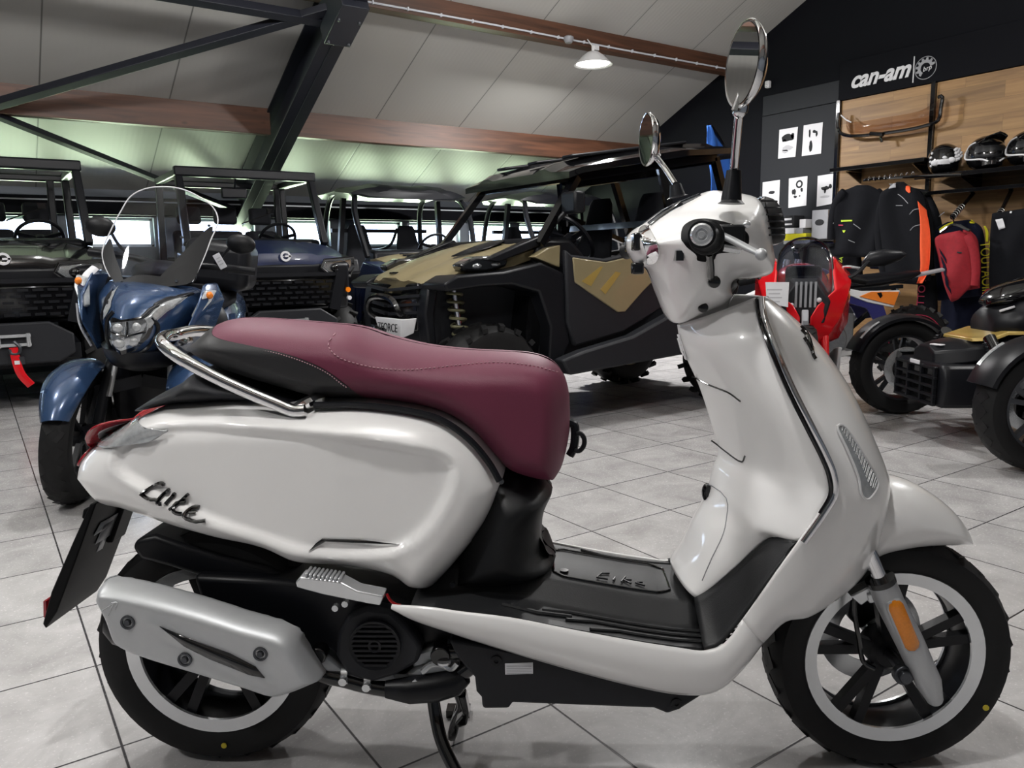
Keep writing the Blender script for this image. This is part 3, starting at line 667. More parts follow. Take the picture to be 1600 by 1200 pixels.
mb = MB(); mb.prism([(0.485,0.148),(0.5,0.15),(0.506,0.113),(0.502,0.088),(0.483,0.081),(0.478,0.091),(0.494,0.11)], -.06, -.03, 'y'); mb.build('stand_pedal', M['gloss'], sc, bevel=.004)
# belly cover
mb = MB(); mb.prism([(0.484,0.309),(0.535,0.302),(0.638,0.28),(0.772,0.245),(0.885,0.221),(0.936,0.214),(0.888,0.18),(0.867,0.172),(0.844,0.182),(0.593,0.19),(0.59,0.179),(0.541,0.178),(0.54,0.199),(0.531,0.21),(0.529,0.237),(0.5,0.273)], -.15, .15, 'y'); bc = mb.build('belly_cover', M['mattegrey'], sc, bevel=.006)
mb = MB()
st = [(0.583,0.266),(0.632,0.268),(0.632,0.247),(0.583,0.245)]; mb.prism(st, -.1508, -.150, 'y'); stk = mb.build('sticker', M['paper'], bc)
mb = MB()
for k in range(4):
    a_, b_ = np.array(st[0]), np.array(st[1]); z_ = a_[1]-.005-k*.0045; mb.box(((a_[0]+b_[0])/2, -.1511, z_), (.044, .0006, .0012))
mb.build('sticker_print', M['greyprint'], stk)
mb = MB()
for p in [(0.568,-0.15,0.271),(0.882,-0.15,0.193)]: mb.lathe([(.004, -.003), (.010, -.003), (.010, .002), (.004, .002)], p, 'y', 16)
mb.build('belly_bolts', M['satin'], bc)
# black housing below the seat
HA = [(0.47,0.391),(0.515,0.483),(0.561,0.588),(0.598,0.587),(0.652,0.562),(0.67,0.54)]; HB = [(0.465,0.366),(0.579,0.367),(0.642,0.38),(0.675,0.409),(0.651,0.436),(0.65,0.479),(0.655,0.504),(0.668,0.533)]
mb = MB(); patch(mb, HA, HB, yprof(outline_of(HA, HB), .155, .11, 2.2), 60, 30); hs = mb.build('seat_base', M['black'], sc, smooth=70)
mb = MB()
for p in [(0.581,-0.12,0.588),(0.491,-0.12,0.4)]: mb.cyl(p, (p[0], p[1]-.006, p[2]), .005, n=8)
mb.build('base_bolts', M['steel'], hs)
# floor side panel and apron as lofted skins
E2 = [(0.398,-0.2,0.398),(0.458,-0.2,0.394),(0.514,-0.2,0.386),(0.599,-0.2,0.375),(0.706,-0.2,0.353),(0.812,-0.2,0.333),(0.876,-0.2,0.323),(0.918,-0.2,0.318),(0.941,-0.2,0.324),(0.961,-0.2,0.344),(0.979,-0.2,0.374)]
F2 = [(0.396,-0.17,0.381),(0.421,-0.17,0.359),(0.487,-0.17,0.333),(0.597,-0.17,0.296),(0.707,-0.17,0.262),(0.816,-0.17,0.233),(0.882,-0.17,0.221),(0.931,-0.17,0.222),(0.96,-0.17,0.236),(0.992,-0.17,0.27),(1.024,-0.17,0.317)]
mb = MB(); P2 = bez_sheet(mb, E2, F2, C=lambda e, f: np.stack([(e[:,0]+f[:,0])/2, np.full(len(e), -.218), (e[:,2]+f[:,2])/2], 1), ns=60, nt=12)
mb.build('floor_side_panel', M['white'], sc, smooth=60, solid=.004)
E1 = [(0.979,-0.2,0.374),(1.001,-0.2,0.407),(1.033,-0.2,0.457),(1.067,-0.2,0.509),(1.098,-0.2,0.559),(1.113,-0.2,0.591),(1.109,-0.2,0.621),(1.097,-0.2,0.65),(1.073,-0.195,0.698),(1.046,-0.178,0.757),(1.022,-0.15,0.826),(1.014,-0.118,0.868),(1.018,-0.085,0.894)]
F1 = [(1.024,-0.17,0.317),(1.064,-0.155,0.348),(1.104,-0.145,0.351),(1.164,-0.12,0.374),(1.203,-0.1,0.396),(1.231,-0.085,0.423),(1.251,-0.07,0.467),(1.266,-0.045,0.512),(1.284,0,0.55),(1.26,0,0.617),(1.207,0,0.728),(1.161,0,0.795),(1.117,0,0.843),(1.082,0,0.873),(1.055,0,0.893)]
def C1(e, f):
    up = np.clip((e[:, 2]-.45)/.15, 0, 1)[:, None]
    lo = (e+f)/2 + np.array([0, -.03, 0])
    hi = np.stack([e[:,0]*.25+f[:,0]*.75, e[:,1]*.95+f[:,1]*.05, (e[:,2]+f[:,2])/2], 1)
    return lo*(1-up) + hi*up
mb = MB(); P1 = bez_sheet(mb, E1, F1, C=C1, ns=80, nt=26); apron = mb.build('front_apron', M['white'], sc, smooth=70, solid=.004)
P1 = bez_sheet(MB(), E1, F1, C=C1, ns=320, nt=110, mirror=False)
# inner leg shield
EI = [(0.922,-0.1,0.366),(0.944,-0.105,0.383),(0.986,-0.12,0.431),(1.039,-0.14,0.492),(1.07,-0.19,0.505),(1.1,-0.197,0.558),(1.113,-0.198,0.59),(1.108,-0.198,0.62),(1.096,-0.196,0.649),(1.073,-0.19,0.697),(1.045,-0.174,0.756),(1.021,-0.146,0.825),(1.013,-0.115,0.868),(1.014,-0.085,0.896)]
GI = [(0.894,0,0.383),(0.898,0,0.396),(0.905,0,0.408),(0.916,0,0.431),(0.931,0,0.47),(0.953,0,0.517),(0.969,0,0.582),(0.977,0,0.604),(0.97,0,0.639),(0.959,0,0.675),(0.938,0,0.735),(0.919,0,0.776),(0.904,0,0.811),(0.898,0,0.844)]
mb = MB(); PI_ = bez_sheet(mb, EI, GI, C=lambda e, f: np.stack([f[:,0]*.72+e[:,0]*.28, np.maximum(e[:,1], -.135)*.98, (e[:,2]*.35+f[:,2]*.65)], 1), ns=80, nt=26)
inner = mb.build('leg_shield', M['white'], sc, smooth=70, solid=.004)
PI_ = bez_sheet(MB(), EI, GI, C=lambda e, f: np.stack([f[:,0]*.72+e[:,0]*.28, np.maximum(e[:,1], -.135)*.98, (e[:,2]*.35+f[:,2]*.65)], 1), ns=320, nt=110, mirror=False)
def yin(x, z): return near_y(PI_, x, z)
mb = MB()
for g in ([(0.926,0.749),(0.949,0.74),(0.972,0.734),(0.988,0.722)], [(0.964,0.629),(0.984,0.615),(1.003,0.606),(1.006,0.62)]):
    mb.tube([(x, yin(x, z)-.0005, z) for x, z in catmull(g, 14)], .0016, 6)
mb.build('glovebox_seam', M['gloss'], inner)
mb = MB()
for g in ([(0.955,0.546),(0.972,0.545),(0.98,0.536),(0.972,0.491),(0.95,0.439),(0.933,0.397)],):
    mb.tube([(x, yin(x, z)-.0004, z) for x, z in catmull(g, 20)], .0010, 6)
mb.build('panel_seam', M['lightgrey'], inner)
mb = MB(); p = [(0.954,0.53)][0]; y_ = yin(*p); mb.ell((p[0]+.004, y_, p[1]), (.010, .010, .018)); mb.box((p[0]+.004, y_-.004, p[1]+.004), (.010, .014, .022)); mb.build('ignition_lock', M['gloss'], inner, bevel=.002)
mb = MB(); p = [(1.089,-0.165,0.551)][0]; mb.ell(p, (.008, .012, .008)); mb.build('rubber_plug', M['wplastic'], inner)
mb = MB(); mb.tube([(0.9,-0.005,0.828),(0.909,-0.005,0.801),(0.914,-0.005,0.781),(0.907,-0.005,0.797),(0.9,-0.005,0.821)], .0035, 6); mb.build('shield_hook', M['chrome'], inner)
# chrome edge trim with dark gap
tr = [tuple(Vector(p)+Vector((.004, -.006, 0))) for p in E1[3:]]
mb = MB(); mb.tube(tr, [.0035]*2 + [.0048]*3 + [.0055]*48 + [.007]*17, 10, k=70, flat=.8) if False else mb.tube(tr, .0058, 10, k=70)
mb.build('edge_trim', M['chrome'], apron)
mb = MB(); mb.tube([tuple(Vector(p)+Vector((-.004, -.007, -.002))) for p in E1[4:]], .003, 8, k=60); mb.build('trim_gap', M['gloss'], apron)
# front turn lens
tl = [(1.124,0.695),(1.133,0.695),(1.145,0.684),(1.174,0.641),(1.201,0.597),(1.199,0.59),(1.182,0.573),(1.166,0.575),(1.158,0.611),(1.14,0.654)]
TLa = [(1.124,0.694),(1.133,0.695),(1.145,0.684),(1.174,0.641),(1.2,0.599),(1.199,0.59)]; TLb = [(1.125,0.689),(1.14,0.654),(1.158,0.611),(1.165,0.582),(1.177,0.573),(1.194,0.584)]
def ysheet(P):
    return lambda G: np.array([[-near_y(P, g[0], g[1]) for g in r] for r in G])
ya = ysheet(P1)
b = MB(); patch(b, TLa, TLb, lambda G: ya(G)+.0035, 22, 9); tlo = b.build('turn_lens', M['lens'], apron, smooth=60, solid=.004)
b = MB(); ring = catmull([TLa[0]]+TLa[1:]+TLb[::-1][:-1], 60, True); b.tube([(x, near_y(P1, x, z)-.0035, z) for x, z in ring[:-1]], .0022, 6, closed=True); b.build('lens_rim', M['wplastic'], tlo)
b = MB()
for k in range(26):
    t = .10 + .8*k/25; a_ = catmull(TLa, 50)[int(t*49)]*.93 + catmull(TLb, 50)[int(t*49)]*.07; c_ = catmull(TLb, 50)[int(t*49)]*.5 + catmull(TLa, 50)[int(t*49)]*.5
    b.tube([(a_[0], near_y(P1, *a_)-.0042, a_[1]), (c_[0], near_y(P1, *c_)-.0042, c_[1])], .0008, 5)
b.build('lens_ribs', M['alu'], tlo)
# crest on the apron nose
strokes([[(1.089,0.841),(1.097,0.831),(1.091,0.824),(1.101,0.815),(1.098,0.804),(1.102,0.796)], [(1.094,0.845),(1.102,0.834),(1.1,0.815)], [(1.089,0.829),(1.095,0.818),(1.098,0.809)]], .002, .004, 'front_crest', M['gloss'], apron, lambda x, z: near_y(P1, x, z), .8)
# floor mat
FE = [(0.427,-0.196,0.39),(0.513,-0.196,0.382),(0.599,-0.196,0.372),(0.706,-0.196,0.35),(0.813,-0.196,0.33),(0.876,-0.196,0.321),(0.919,-0.196,0.318)]
xs = np.linspace(FE[0][0], FE[-1][0], 46); zs = np.interp(xs, [p[0] for p in FE], [p[2] for p in FE])
ys = np.array([-.197, -.19, -.15, -.118, -.108, -.09, -.08, 0, .08, .09, .108, .118, .15, .19, .197])
tun = np.array([-.012, 0, 0, 0, .004, .03, .036, .04, .036, .03, .004, 0, 0, 0, -.012])
P = np.zeros((46, 15, 3)); zm = zs.max()
for i in range(46):
    P[i, :, 0] = xs[i] + .012*(1-(ys/.2)**2)*(i == 45); P[i, :, 1] = ys; P[i, :, 2] = zs[i] + tun*min(1, (i+1)/6)
mb = MB(); mb.grid(P); floor_m = mb.build('floor_mat', M['mat_rubber'], sc, smooth=50, solid=.012)
mb = MB()
for s in (-1, 1):
    for k, (y0, x0, x1) in enumerate(((.172, .78, 1.0), (.153, .74, 1.0), (.134, .70, 1.0))):
        mb.tube([(x0-.05, s*(y0+.012), np.interp(x0-.05, xs, zs)+.002), (x0, s*y0, np.interp(x0, xs, zs)+.002)] + [(x, s*y0, np.interp(x, xs, zs)+.002) for x in np.linspace(x0+.02, x1, 8)], .0032, 6)
    mb.tube([(.58, s*.15, np.interp(.58, xs, zs)+.002), (.64, s*.16, np.interp(.64, xs, zs)+.002), (.70, s*.15, np.interp(.7, xs, zs)+.002)], .004, 6)
mb.build('grip_ribs', M['mat_rubber'], floor_m)
hz = np.interp(.8, xs, zs)+.0405
mb = MB(); hx = [(.67, -.055), (.69, -.068), (.86, -.068), (.885, -.05), (.885, .05), (.86, .068), (.69, .068), (.67, .055)]
mb.tube([(x, y, np.interp(x, xs, zs)+.039) for x, y in even(np.array(hx+[hx[0]]), 60)[:-1]], .002, 6, closed=True); mb.build('hatch_seam', M['gloss'], floor_m)
mb = MB(); mb.cyl((.69, -.045, np.interp(.69, xs, zs)+.036), (.69, -.045, np.interp(.69, xs, zs)+.042), .008, n=12); mb.build('hatch_screw', M['gloss'], floor_m)
lk = [[(.765,-.02),(.75,-.026),(.74,-.05),(.76,-.05)], [(.775,-.033),(.77,-.05)], [(.795,-.022),(.785,-.05)], [(.805,-.033),(.79,-.04),(.803,-.05)], [(.825,-.036),(.812,-.043),(.828,-.051)]]
mb = MB()
for st_ in lk: mb.tube([(x+.01, y, np.interp(x, xs, zs)+.0395) for x, y in st_], .0018, 6)
mb.build('embossed_script', M['satin'], floor_m)
# foot slopes of the mat beside the centre fairing
RA = [(0.922,-0.098,0.363),(0.944,-0.104,0.38),(0.987,-0.118,0.427),(1.015,-0.13,0.464),(1.04,-0.14,0.491),(1.066,-0.19,0.504)]; RB = [(0.919,-0.196,0.317),(0.942,-0.196,0.324),(0.962,-0.196,0.347),(1.002,-0.196,0.406),(1.035,-0.196,0.456),(1.066,-0.196,0.504)]
mb = MB(); e, f = catmull(RA, 24), catmull(RB, 24); t = np.linspace(0, 1, 10)[None, :, None]; Pm = e[:, None]*(1-t)+f[:, None]*t; Pm[:, 1:-1, 2] += -.004
for s in (1, -1): mb.grid(Pm*np.array([1, s, 1]))
slope = mb.build('foot_slope', M['mat_rubber'], sc, smooth=50, solid=.006)
mb = MB()
for s in (1, -1):
    for k in (3, 5, 7): mb.tube([tuple(p*np.array([1, s, 1])+np.array([-.002, 0, .002])) for p in Pm[6:20, k]], .0032, 6)
mb.build('grip_ribs', M['mat_rubber'], slope)
# front fender
NA = [(1.196,0.496),(1.22,0.546),(1.263,0.564),(1.303,0.559),(1.339,0.545),(1.384,0.515),(1.414,0.486),(1.435,0.456),(1.444,0.434)]; NB = [(1.2,0.46),(1.223,0.38),(1.244,0.399),(1.269,0.416),(1.311,0.427),(1.357,0.432),(1.401,0.432),(1.443,0.432)]
mb = MB(); patch(mb, NA, NB, yprof(outline_of(NA, NB), lambda x, z: np.interp(x, [1.2, 1.3, 1.4, 1.47], [.09, .088, .075, .05]), .07, 2.1), 60, 34); mb.build('front_fender', M['white'], sc, smooth=70)
# fork
fk = [(1.246,-0.092,0.395),(1.263,-0.092,0.357),(1.301,-0.092,0.284),(1.339,-0.092,0.205),(1.352,-0.092,0.174)]
for s in (-1, 1):
    b = MB(); pts = [(p[0], s*.092, p[2]) for p in fk]; b.tube(pts, [.024, .0245, .0245, .023, .015], 16)
    b.ell(pts[-1], .015, 14, 8); fo = b.build('fork_leg', M['silver'], sc, smooth=50)
    b = MB(); q0 = Vector(pts[0]); d_ = (q0-Vector(pts[1])).normalized(); b.cyl(tuple(q0-d_*.004), tuple(q0+d_*.006), .0255, n=20); b.build('dust_seal', M['gloss'], fo)
    b = MB(); b.cyl(tuple(q0), tuple(q0+d_*.12), .0135, n=16); b.build('fork_tube', M['chrome'], fo)
    if s < 0:
        r0, r1 = Vector([(1.263,-0.117,0.359)][0]), Vector([(1.295,-0.117,0.288)][0]); dd = (r1-r0).normalized()
        b = MB(); b.tube([tuple(r0-dd*.012), tuple(r0-dd*.008), tuple(r0), tuple(r1), tuple(r1+dd*.008), tuple(r1+dd*.012)], [.002, .0098, .0135, .0135, .0098, .002], 16, fa=.4); lab(b.build('side_reflector', M['orange'], fo), 'amber oval reflector')
        b = MB(); b.tube([tuple(r0-dd*.015+Vector((0, .003, 0))), tuple(r0-dd*.01+Vector((0, .003, 0))), tuple(r0+Vector((0, .003, 0))), tuple(r1+Vector((0, .003, 0))), tuple(r1+dd*.01+Vector((0, .003, 0))), tuple(r1+dd*.015+Vector((0, .003, 0)))], [.002, .012, .0165, .0165, .012, .002], 16, fa=.4); b.build('reflector_base', M['silver'], fo)
p = [(1.294,-0.1,0.219)][0]
mb = MB(); mb.cyl((1.297, -.1, .2255), (1.297, .1, .2255), .011, n=14); mb.cyl((p[0], -.085, p[2]), (p[0], -.108, p[2]), .0125, n=6); mb.cyl((p[0], -.085, p[2]), (p[0], -.1, p[2]), .018, n=20); mb.build('axle', M['steel'], sc, bevel=.002)
mb = MB(); mb.prism([(1.198,0.363),(1.235,0.385),(1.243,0.366),(1.218,0.345)], -.085, -.06, 'y'); mb.prism([(1.225,0.369),(1.247,0.373),(1.253,0.356),(1.23,0.351)], -.09, -.06, 'y'); mb.build('fender_bracket', M['alu'], sc, bevel=.003)
mb = MB(); mb.tube([(1.211,-0.07,0.359),(1.213,-0.07,0.322),(1.223,-0.07,0.273),(1.234,-0.07,0.229),(1.253,-0.07,0.217)], .0045, 8, k=30); mb.build('brake_hose', M['gloss'], sc)
mb = MB(); mb.prism([(1.253,0.298),(1.296,0.305),(1.31,0.259),(1.275,0.232),(1.249,0.258)], .05, .09, 'y'); mb.build('brake_caliper', M['satin'], sc, bevel=.006)
mb = MB(); mb.cyl([(1.23,0,0.391)][0], [(1.036,0,0.885)][0], .024, n=14); mb.build('steering_column', M['satin'], sc)
# handlebar cowl
CA = [(0.807,0.981),(0.807,1.002),(0.816,1.013),(0.835,1.024),(0.869,1.047),(0.927,1.072),(0.952,1.079),(0.978,1.076),(1.005,1.072),(1.025,1.065),(1.041,1.041),(1.05,1.01),(1.056,0.979),(1.06,0.961)]
CB = [(0.809,0.974),(0.822,0.954),(0.839,0.948),(0.861,0.899),(0.879,0.858),(0.889,0.849),(0.902,0.848),(0.948,0.868),(0.976,0.88),(0.988,0.895),(0.988,0.92),(1.035,0.926),(1.055,0.933),(1.06,0.955)]
def Wc(x, z):
    c_ = [(0.93,0.993)][0]
    return .115 + .075*np.exp(-(((x-c_[0])/.075)**2 + ((z-c_[1])/.06)**2))
ycw = yprof(outline_of(CA, CB), Wc, .075, 2.2)
mb = MB(); patch(mb, CA, CB, ycw, 90, 60); cowl = mb.build('handlebar_cowl', M['white'], sc, smooth=70)
def ycowl(x, z): return -float(ycw(np.array([[x, z]]))[0])
OA = [(0.876,0.994),(0.878,1.006),(0.883,1.015),(0.897,1.023),(0.914,1.024),(0.944,1.016),(0.967,1.007),(0.979,0.997),(0.981,0.986)]; OB = [(0.877,0.99),(0.884,0.98),(0.899,0.966),(0.901,0.959),(0.925,0.958),(0.927,0.967),(0.957,0.971),(0.976,0.977),(0.981,0.984)]
film(OA, OB, .004, 'bar_opening', M['deepblack'], ycw, 60, 24, parent=cowl)
g0 = [(0.918,-0.185,0.993)][0]; g1 = [(0.875,-0.325,0.994)][0]
for s in (-1, 1):
    a_, b_ = Vector((g0[0], s*.16, g0[2])), Vector((g1[0]-(.04 if s > 0 else 0), s*.33, g1[2]-(.012 if s > 0 else 0)))
    d_ = b_-a_; b = MB(); b.loft([(tuple(a_), .019), (tuple(a_+d_*.3), .023), (tuple(a_+d_*.36), .0165), (tuple(a_+d_*.93), .0165), (tuple(a_+d_*.96), .019)], 24); gp = b.build('hand_grip', M['black'], sc, smooth=40)
    b = MB(); b.loft([(tuple(a_+d_*.955), .015), (tuple(a_+d_*.985), .0155), (tuple(a_+d_*1.0), .013), (tuple(a_+d_*1.0), .009), (tuple(a_+d_*.99), .008), (tuple(a_+d_*.99), .005), (tuple(a_+d_*1.005), .004)], 24); b.build('bar_end', M['alu'], gp, smooth=30)
    b = MB(); b.cyl(tuple(a_+d_*.05), tuple(a_+d_*.3), .027, n=20); b.box(tuple(a_+d_*.15+Vector((.03, 0, .004))), (.05, .03, .03)); b.build('switch_housing', M['black'], gp, bevel=.004)
    l0 = [Vector(p) for p in [(0.931,-0.2,0.996),(0.944,-0.215,0.988),(0.957,-0.24,0.977),(0.969,-0.265,0.968),(0.972,-0.27,0.966)]]
    if s > 0: l0 = [Vector((p.x-.03, -p.y, p.z-.008)) for p in l0]
    b = MB(); b.tube([tuple(p) for p in l0], [.009, .0085, .0085, .007, .0075], 12, flat=.6); b.ell(tuple(l0[-1]), .0088, 14, 10); b.build('brake_lever', M['silver'], sc, smooth=60)
    b = MB(); q = l0[0]+Vector((.012, s*-.012, .012)); b.cyl(tuple(q), tuple(q+Vector((.02, 0, -.015))), .007, n=10); b.cyl(tuple(q+Vector((-.01, s*.015, -.03))), tuple(q+Vector((.015, s*.015, -.035))), .006, n=8); b.ell(tuple(q+Vector((.025, s*.01, .004))), .006, 10, 6); b.build('lever_pivot', M['alu'], sc)
mb = MB(); mb.tube([(p[0], p[1], p[2]) for p in [(0.912,-0.2,0.969),(0.922,-0.165,0.947),(0.928,-0.14,0.931),(0.935,-0.12,0.924)]], .006, 8, k=16); mb.build('throttle_cable', M['gloss'], cowl)
mb = MB()
for (px_, r_) in (([(0.934,0.924)][0], .010), ([(0.926,0.88)][0], .0085)):
    y_ = ycowl(*px_) - .004; mb.lathe([(0, -.006), (r_*.7, -.006), (r_, -.004), (r_, .02), (0, .02)], (px_[0], y_, px_[1]), 'y', 18, False)
px_ = [(0.876,0.967)][0]; mb.box((px_[0], ycowl(*px_)+.004, px_[1]), (.012, .03, .016)); mb.build('cowl_plugs', M['gloss'], cowl)
# headlight ahead of the cowl
LA = [(1.039,1.068),(1.052,1.061),(1.063,1.045),(1.07,1.023),(1.073,0.994)]; LB = [(1.039,1.065),(1.048,1.039),(1.055,1.016),(1.061,0.983),(1.07,0.985)]
mb = MB(); patch(mb, LA, LB, lambda G: yprof(outline_of(LA, LB), .105, .03)(G), 30, 12); hl = mb.build('headlight', M['smoke'], sc, smooth=60)
mb = MB()
for k in range(6):
    z_ = LA[0][1] - .015 - .011*k; x_ = np.interp(-z_, [-p[1] for p in LA], [p[0] for p in LA])
    mb.tube([(x_+a_, b_, z_) for a_, b_ in ((-.045, -.1055), (-.025, -.102), (-.0148, -.09), (-.004, -.05), (-.0005, 0), (-.004, .05), (-.0148, .09), (-.025, .102), (-.045, .1055))], .0016, 6)
mb.build('headlight_ribs', M['satin'], hl)
film([(0.82,1.009),(0.825,1.017),(0.834,1.022),(0.84,1.001),(0.849,0.965),(0.847,0.956)], [(0.82,1.005),(0.824,0.988),(0.83,0.97),(0.837,0.953),(0.845,0.954)], .003, 'cowl_trim', M['chrome'], ycw, 20, 8, parent=cowl)
film([(0.838,1.026),(0.872,1.05),(0.928,1.074)], [(0.84,1.02),(0.874,1.042),(0.928,1.069)], .003, 'cluster_edge', M['steel'], ycw, 20, 6, parent=cowl)
mb = MB(); q0, q1 = Vector([(0.833,0,1.022)][0]), Vector([(0.894,0,1.066)][0]); d_ = (q1-q0); mb.bar(tuple(q0+Vector((.004,0,-.010))), tuple(q1+Vector((0,0,-.010))), .13, .012); mb.build('instrument_cluster', M['smoke'], cowl, bevel=.004)
mb = MB(); q = Vector([(0.816,-0.05,0.992)][0]); mb.box((q.x, 0, q.z), (.012, .16, .03)); mb.box((q.x+.004, -.05, q.z-.045), (.02, .03, .02)); mb.build('rider_switches', M['gloss'], cowl, bevel=.003)
# mirrors
def mirror(s, boot0, boot1, rodend, c, r, n):
    b = MB(); b.loft([(boot0, .021), (tuple(Vector(boot0)*.9+Vector(boot1)*.1), .016), (boot1, .011)], 16); st_ = b.build('mirror_boot', M['satin'], sc)
    b = MB(); b.tube([boot1, tuple((Vector(boot1)+Vector(rodend))/2 + Vector((0, 0, .002))), rodend], .0062, 12, k=12)
    cc = Vector(c); nn = Vector(n).normalized(); b.ell(rodend, .010, 14, 8); b.loft([(rodend, .012), (tuple(Vector(rodend)*.4+(cc-nn*.012)*.6 if s < 0 else cc - nn*.015), .009)], 12); b.build('mirror_stalk', M['chrome'], st_)
    d, a, u = frame(nn); up = u; sd = a
    def ringp(off, k, m=40): return [tuple(cc + nn*off + sd*(k*r[0]*math.cos(2*PI*i/m)) + up*(k*r[1]*math.sin(2*PI*i/m))) for i in range(m)]
    b = MB(); b.rings([ringp(-.022, .25), ringp(-.021, .55), ringp(-.016, .8), ringp(-.008, .97), ringp(0, 1.03), ringp(.003, 1.0), ringp(.002, .93)], cap=True); b.build('mirror_housing', M['chrome'], st_, smooth=60)
    b = MB(); R_ = ringp(.0028, .93); b.add(R_, [tuple(range(len(R_)))]); b.build('mirror_glass', M['mirror'], st_)
bt = [(0.95,-0.17,1.045),(0.953,-0.17,1.095),(0.94,-0.25,1.168)]
mirror(-1, bt[0], bt[1], bt[2], [(0.942,-0.26,1.23)][0], (.052, .0585), (-.97, -.22, .06))
bt = [(0.923,0.17,1.083),(0.918,0.17,1.108),(0.89,0.26,1.175)]
mirror(1, bt[0], bt[1], bt[2], [(0.874,0.27,1.209)][0], (.05, .053), (-.98, -.17, .0))

# ---------------------------------------------------------------- sand coloured side-by-side (authored in room axes, nose towards -X)
def knob_wheel(par, c, R, hw, rim, rim_m, near, lip_m=None, spokes=8, rz=0):
    return wheel(par, c, R, hw, rim, spokes=spokes, near=near, lugs=18, spoke_mat=M['satin'], rim_mat=rim_m, spoke_w=.035, rz=rz)
def seat_unit(par, x, y, z, d, w=.44, h=.62):
    """bucket seat with head restraint; d = heading unit vector (2D)"""
    hx, hy = d; sx_, sy_ = -hy, hx
    def P(f, s, zz): return (x + hx*f + sx_*s, y + hy*f + sy_*s, z + zz)
    b = MB(); R = []
    for f, zz, ww, t in ((-.02, .02, .9, .06), (-.10, .18, 1.0, .07), (-.16, .36, .95, .06), (-.22, .52, .7, .05), (-.24, .6, .62, .045), (-.26, .74, .5, .04), (-.265, .78, .4, .03)):
        hw = w/2*ww
        R.append([P(f+t*math.sin(a)*1.0, hw*math.copysign(abs(math.cos(a))**.6, math.cos(a)), zz) for a in np.linspace(0, 2*PI, 20, endpoint=False)])
    b.rings(R)
    R = []
    for f, zz, t in ((-.06, .03, .05), (.1, .04, .07), (.3, .06, .07), (.42, .06, .04)):
        R.append([P(f, w*.5*math.copysign(abs(math.cos(a))**.6, math.cos(a)), zz + t*math.sin(a)) for a in np.linspace(0, 2*PI, 20, endpoint=False)])
    b.rings(R)
    return b.build('seat', M['seatgrey'], par, room=True, smooth=60)
def steering(par, c, d, r=.17):
    n = Vector((-d[0]*.8, -d[1]*.8, .6)).normalized(); _, a, u = frame(n); c = Vector(c); b = MB()
    b.tube([tuple(c + a*(r*math.cos(t)) + u*(r*math.sin(t))) for t in np.linspace(0, 2*PI, 32, endpoint=False)], .014, 8, closed=True)
    for t in (.3, PI-.3, -PI/2): b.bar(tuple(c), tuple(c + a*(r*math.cos(t)) + u*(r*math.sin(t))), .03, .014, up=n)
    b.cyl(tuple(c+n*.01), tuple(c-n*.03), .04); b.cyl(tuple(c), tuple(c-n*.35), .018)
    return b.build('steering_wheel', M['satin'], par, room=True)
C0 = (3.3, 4.07, 0)
utv = thing('side_by_side_buggy', 'sand and black side-by-side buggy with sloping roof parked behind the scooter', 'buggy', C0)
VC = 4.07
def bb(par, name, m, build, **k):
    b = MB(); build(b); return b.build(name, m, par, room=True, **k)
# chassis tub
tub = bb(utv, 'body_tub', M['mattegrey'], lambda b: (b.prism([(2.62, .34), (4.15, .34), (4.3, .5), (4.4, .85), (4.2, .98), (3.9, .9), (2.7, .8)], 3.56, 4.58, 'y'), b.prism([(1.98, .42), (2.3, .36), (2.75, .34), (2.75, .9), (2.3, .9), (2.0, .84)], 3.72, 4.42, 'y')), bevel=.02)
# bonnet
st = [(1.965, .89, .85, .33), (2.02, .925, .88, .41), (2.15, .975, .925, .455), (2.35, 1.04, .97, .485), (2.52, 1.08, 1.02, .505), (2.68, 1.10, 1.06, .52)]
R = []
for u, zt, ze, hw in st:
    r = []
    for t in np.linspace(-1, 1, 17): r.append((u + .05*abs(t)**2.5 - .02*(abs(t) < .2)*(u < 2), VC + hw*t, ze + (zt-ze)*(1-abs(t)**2.2) - .012*(abs(abs(t)-.45) < .08)))
    for t in np.linspace(1, -1, 9): r.append((u + .07*abs(t)**2.5 + .01, VC + hw*t*.94, ze - .05))
    R.append(r)
def hoodz(u, y):
    zt, ze, hw = [np.interp(u, [q[0] for q in st], [q[i] for q in st]) for i in (1, 2, 3)]
    return ze + (zt-ze)*(1-min(1, abs(y)/hw)**2.2)
hood = bb(utv, 'bonnet', M['tan'], lambda b: b.rings(R), smooth=50)
for s in (-1, 1):
    bb(hood, 'bonnet_vent', M['satin'], lambda b: b.grid(np.array([[(u, VC+s*y, hoodz(u, y)+.004) for y in np.linspace(y0, y1, 6)] for u, y0, y1 in ((2.26, .20, .22), (2.36, .18, .28), (2.46, .15, .29), (2.56, .12, .26), (2.64, .10, .18))])), solid=.004)
    hp_ = [(2.135, .955), (2.16, .922), (2.29, .915), (2.43, .94), (2.45, .985), (2.37, 1.003), (2.23, .997)]
    hd = bb(utv, 'headlight', M['smoke'], lambda b: b.prism(hp_, VC+s*.40, VC+s*.505, 'y'), bevel=.014)
    bb(hd, 'headlamp_bulbs', M['lamp'], lambda b: (b.ell((2.24, VC+s*.495, .945), (.035, .02, .018)), b.ell((2.36, VC+s*.495, .955), (.035, .02, .018))))
bb(hood, 'bonnet_badge', M['gloss'], lambda b: (b.lathe([(.022, -.004), (.034, -.004), (.034, .004), (.022, .004)], (2.0, VC-.01, .915), 'z', 24), b.box((2.0, VC-.01, .917), (.012, .05, .008))))
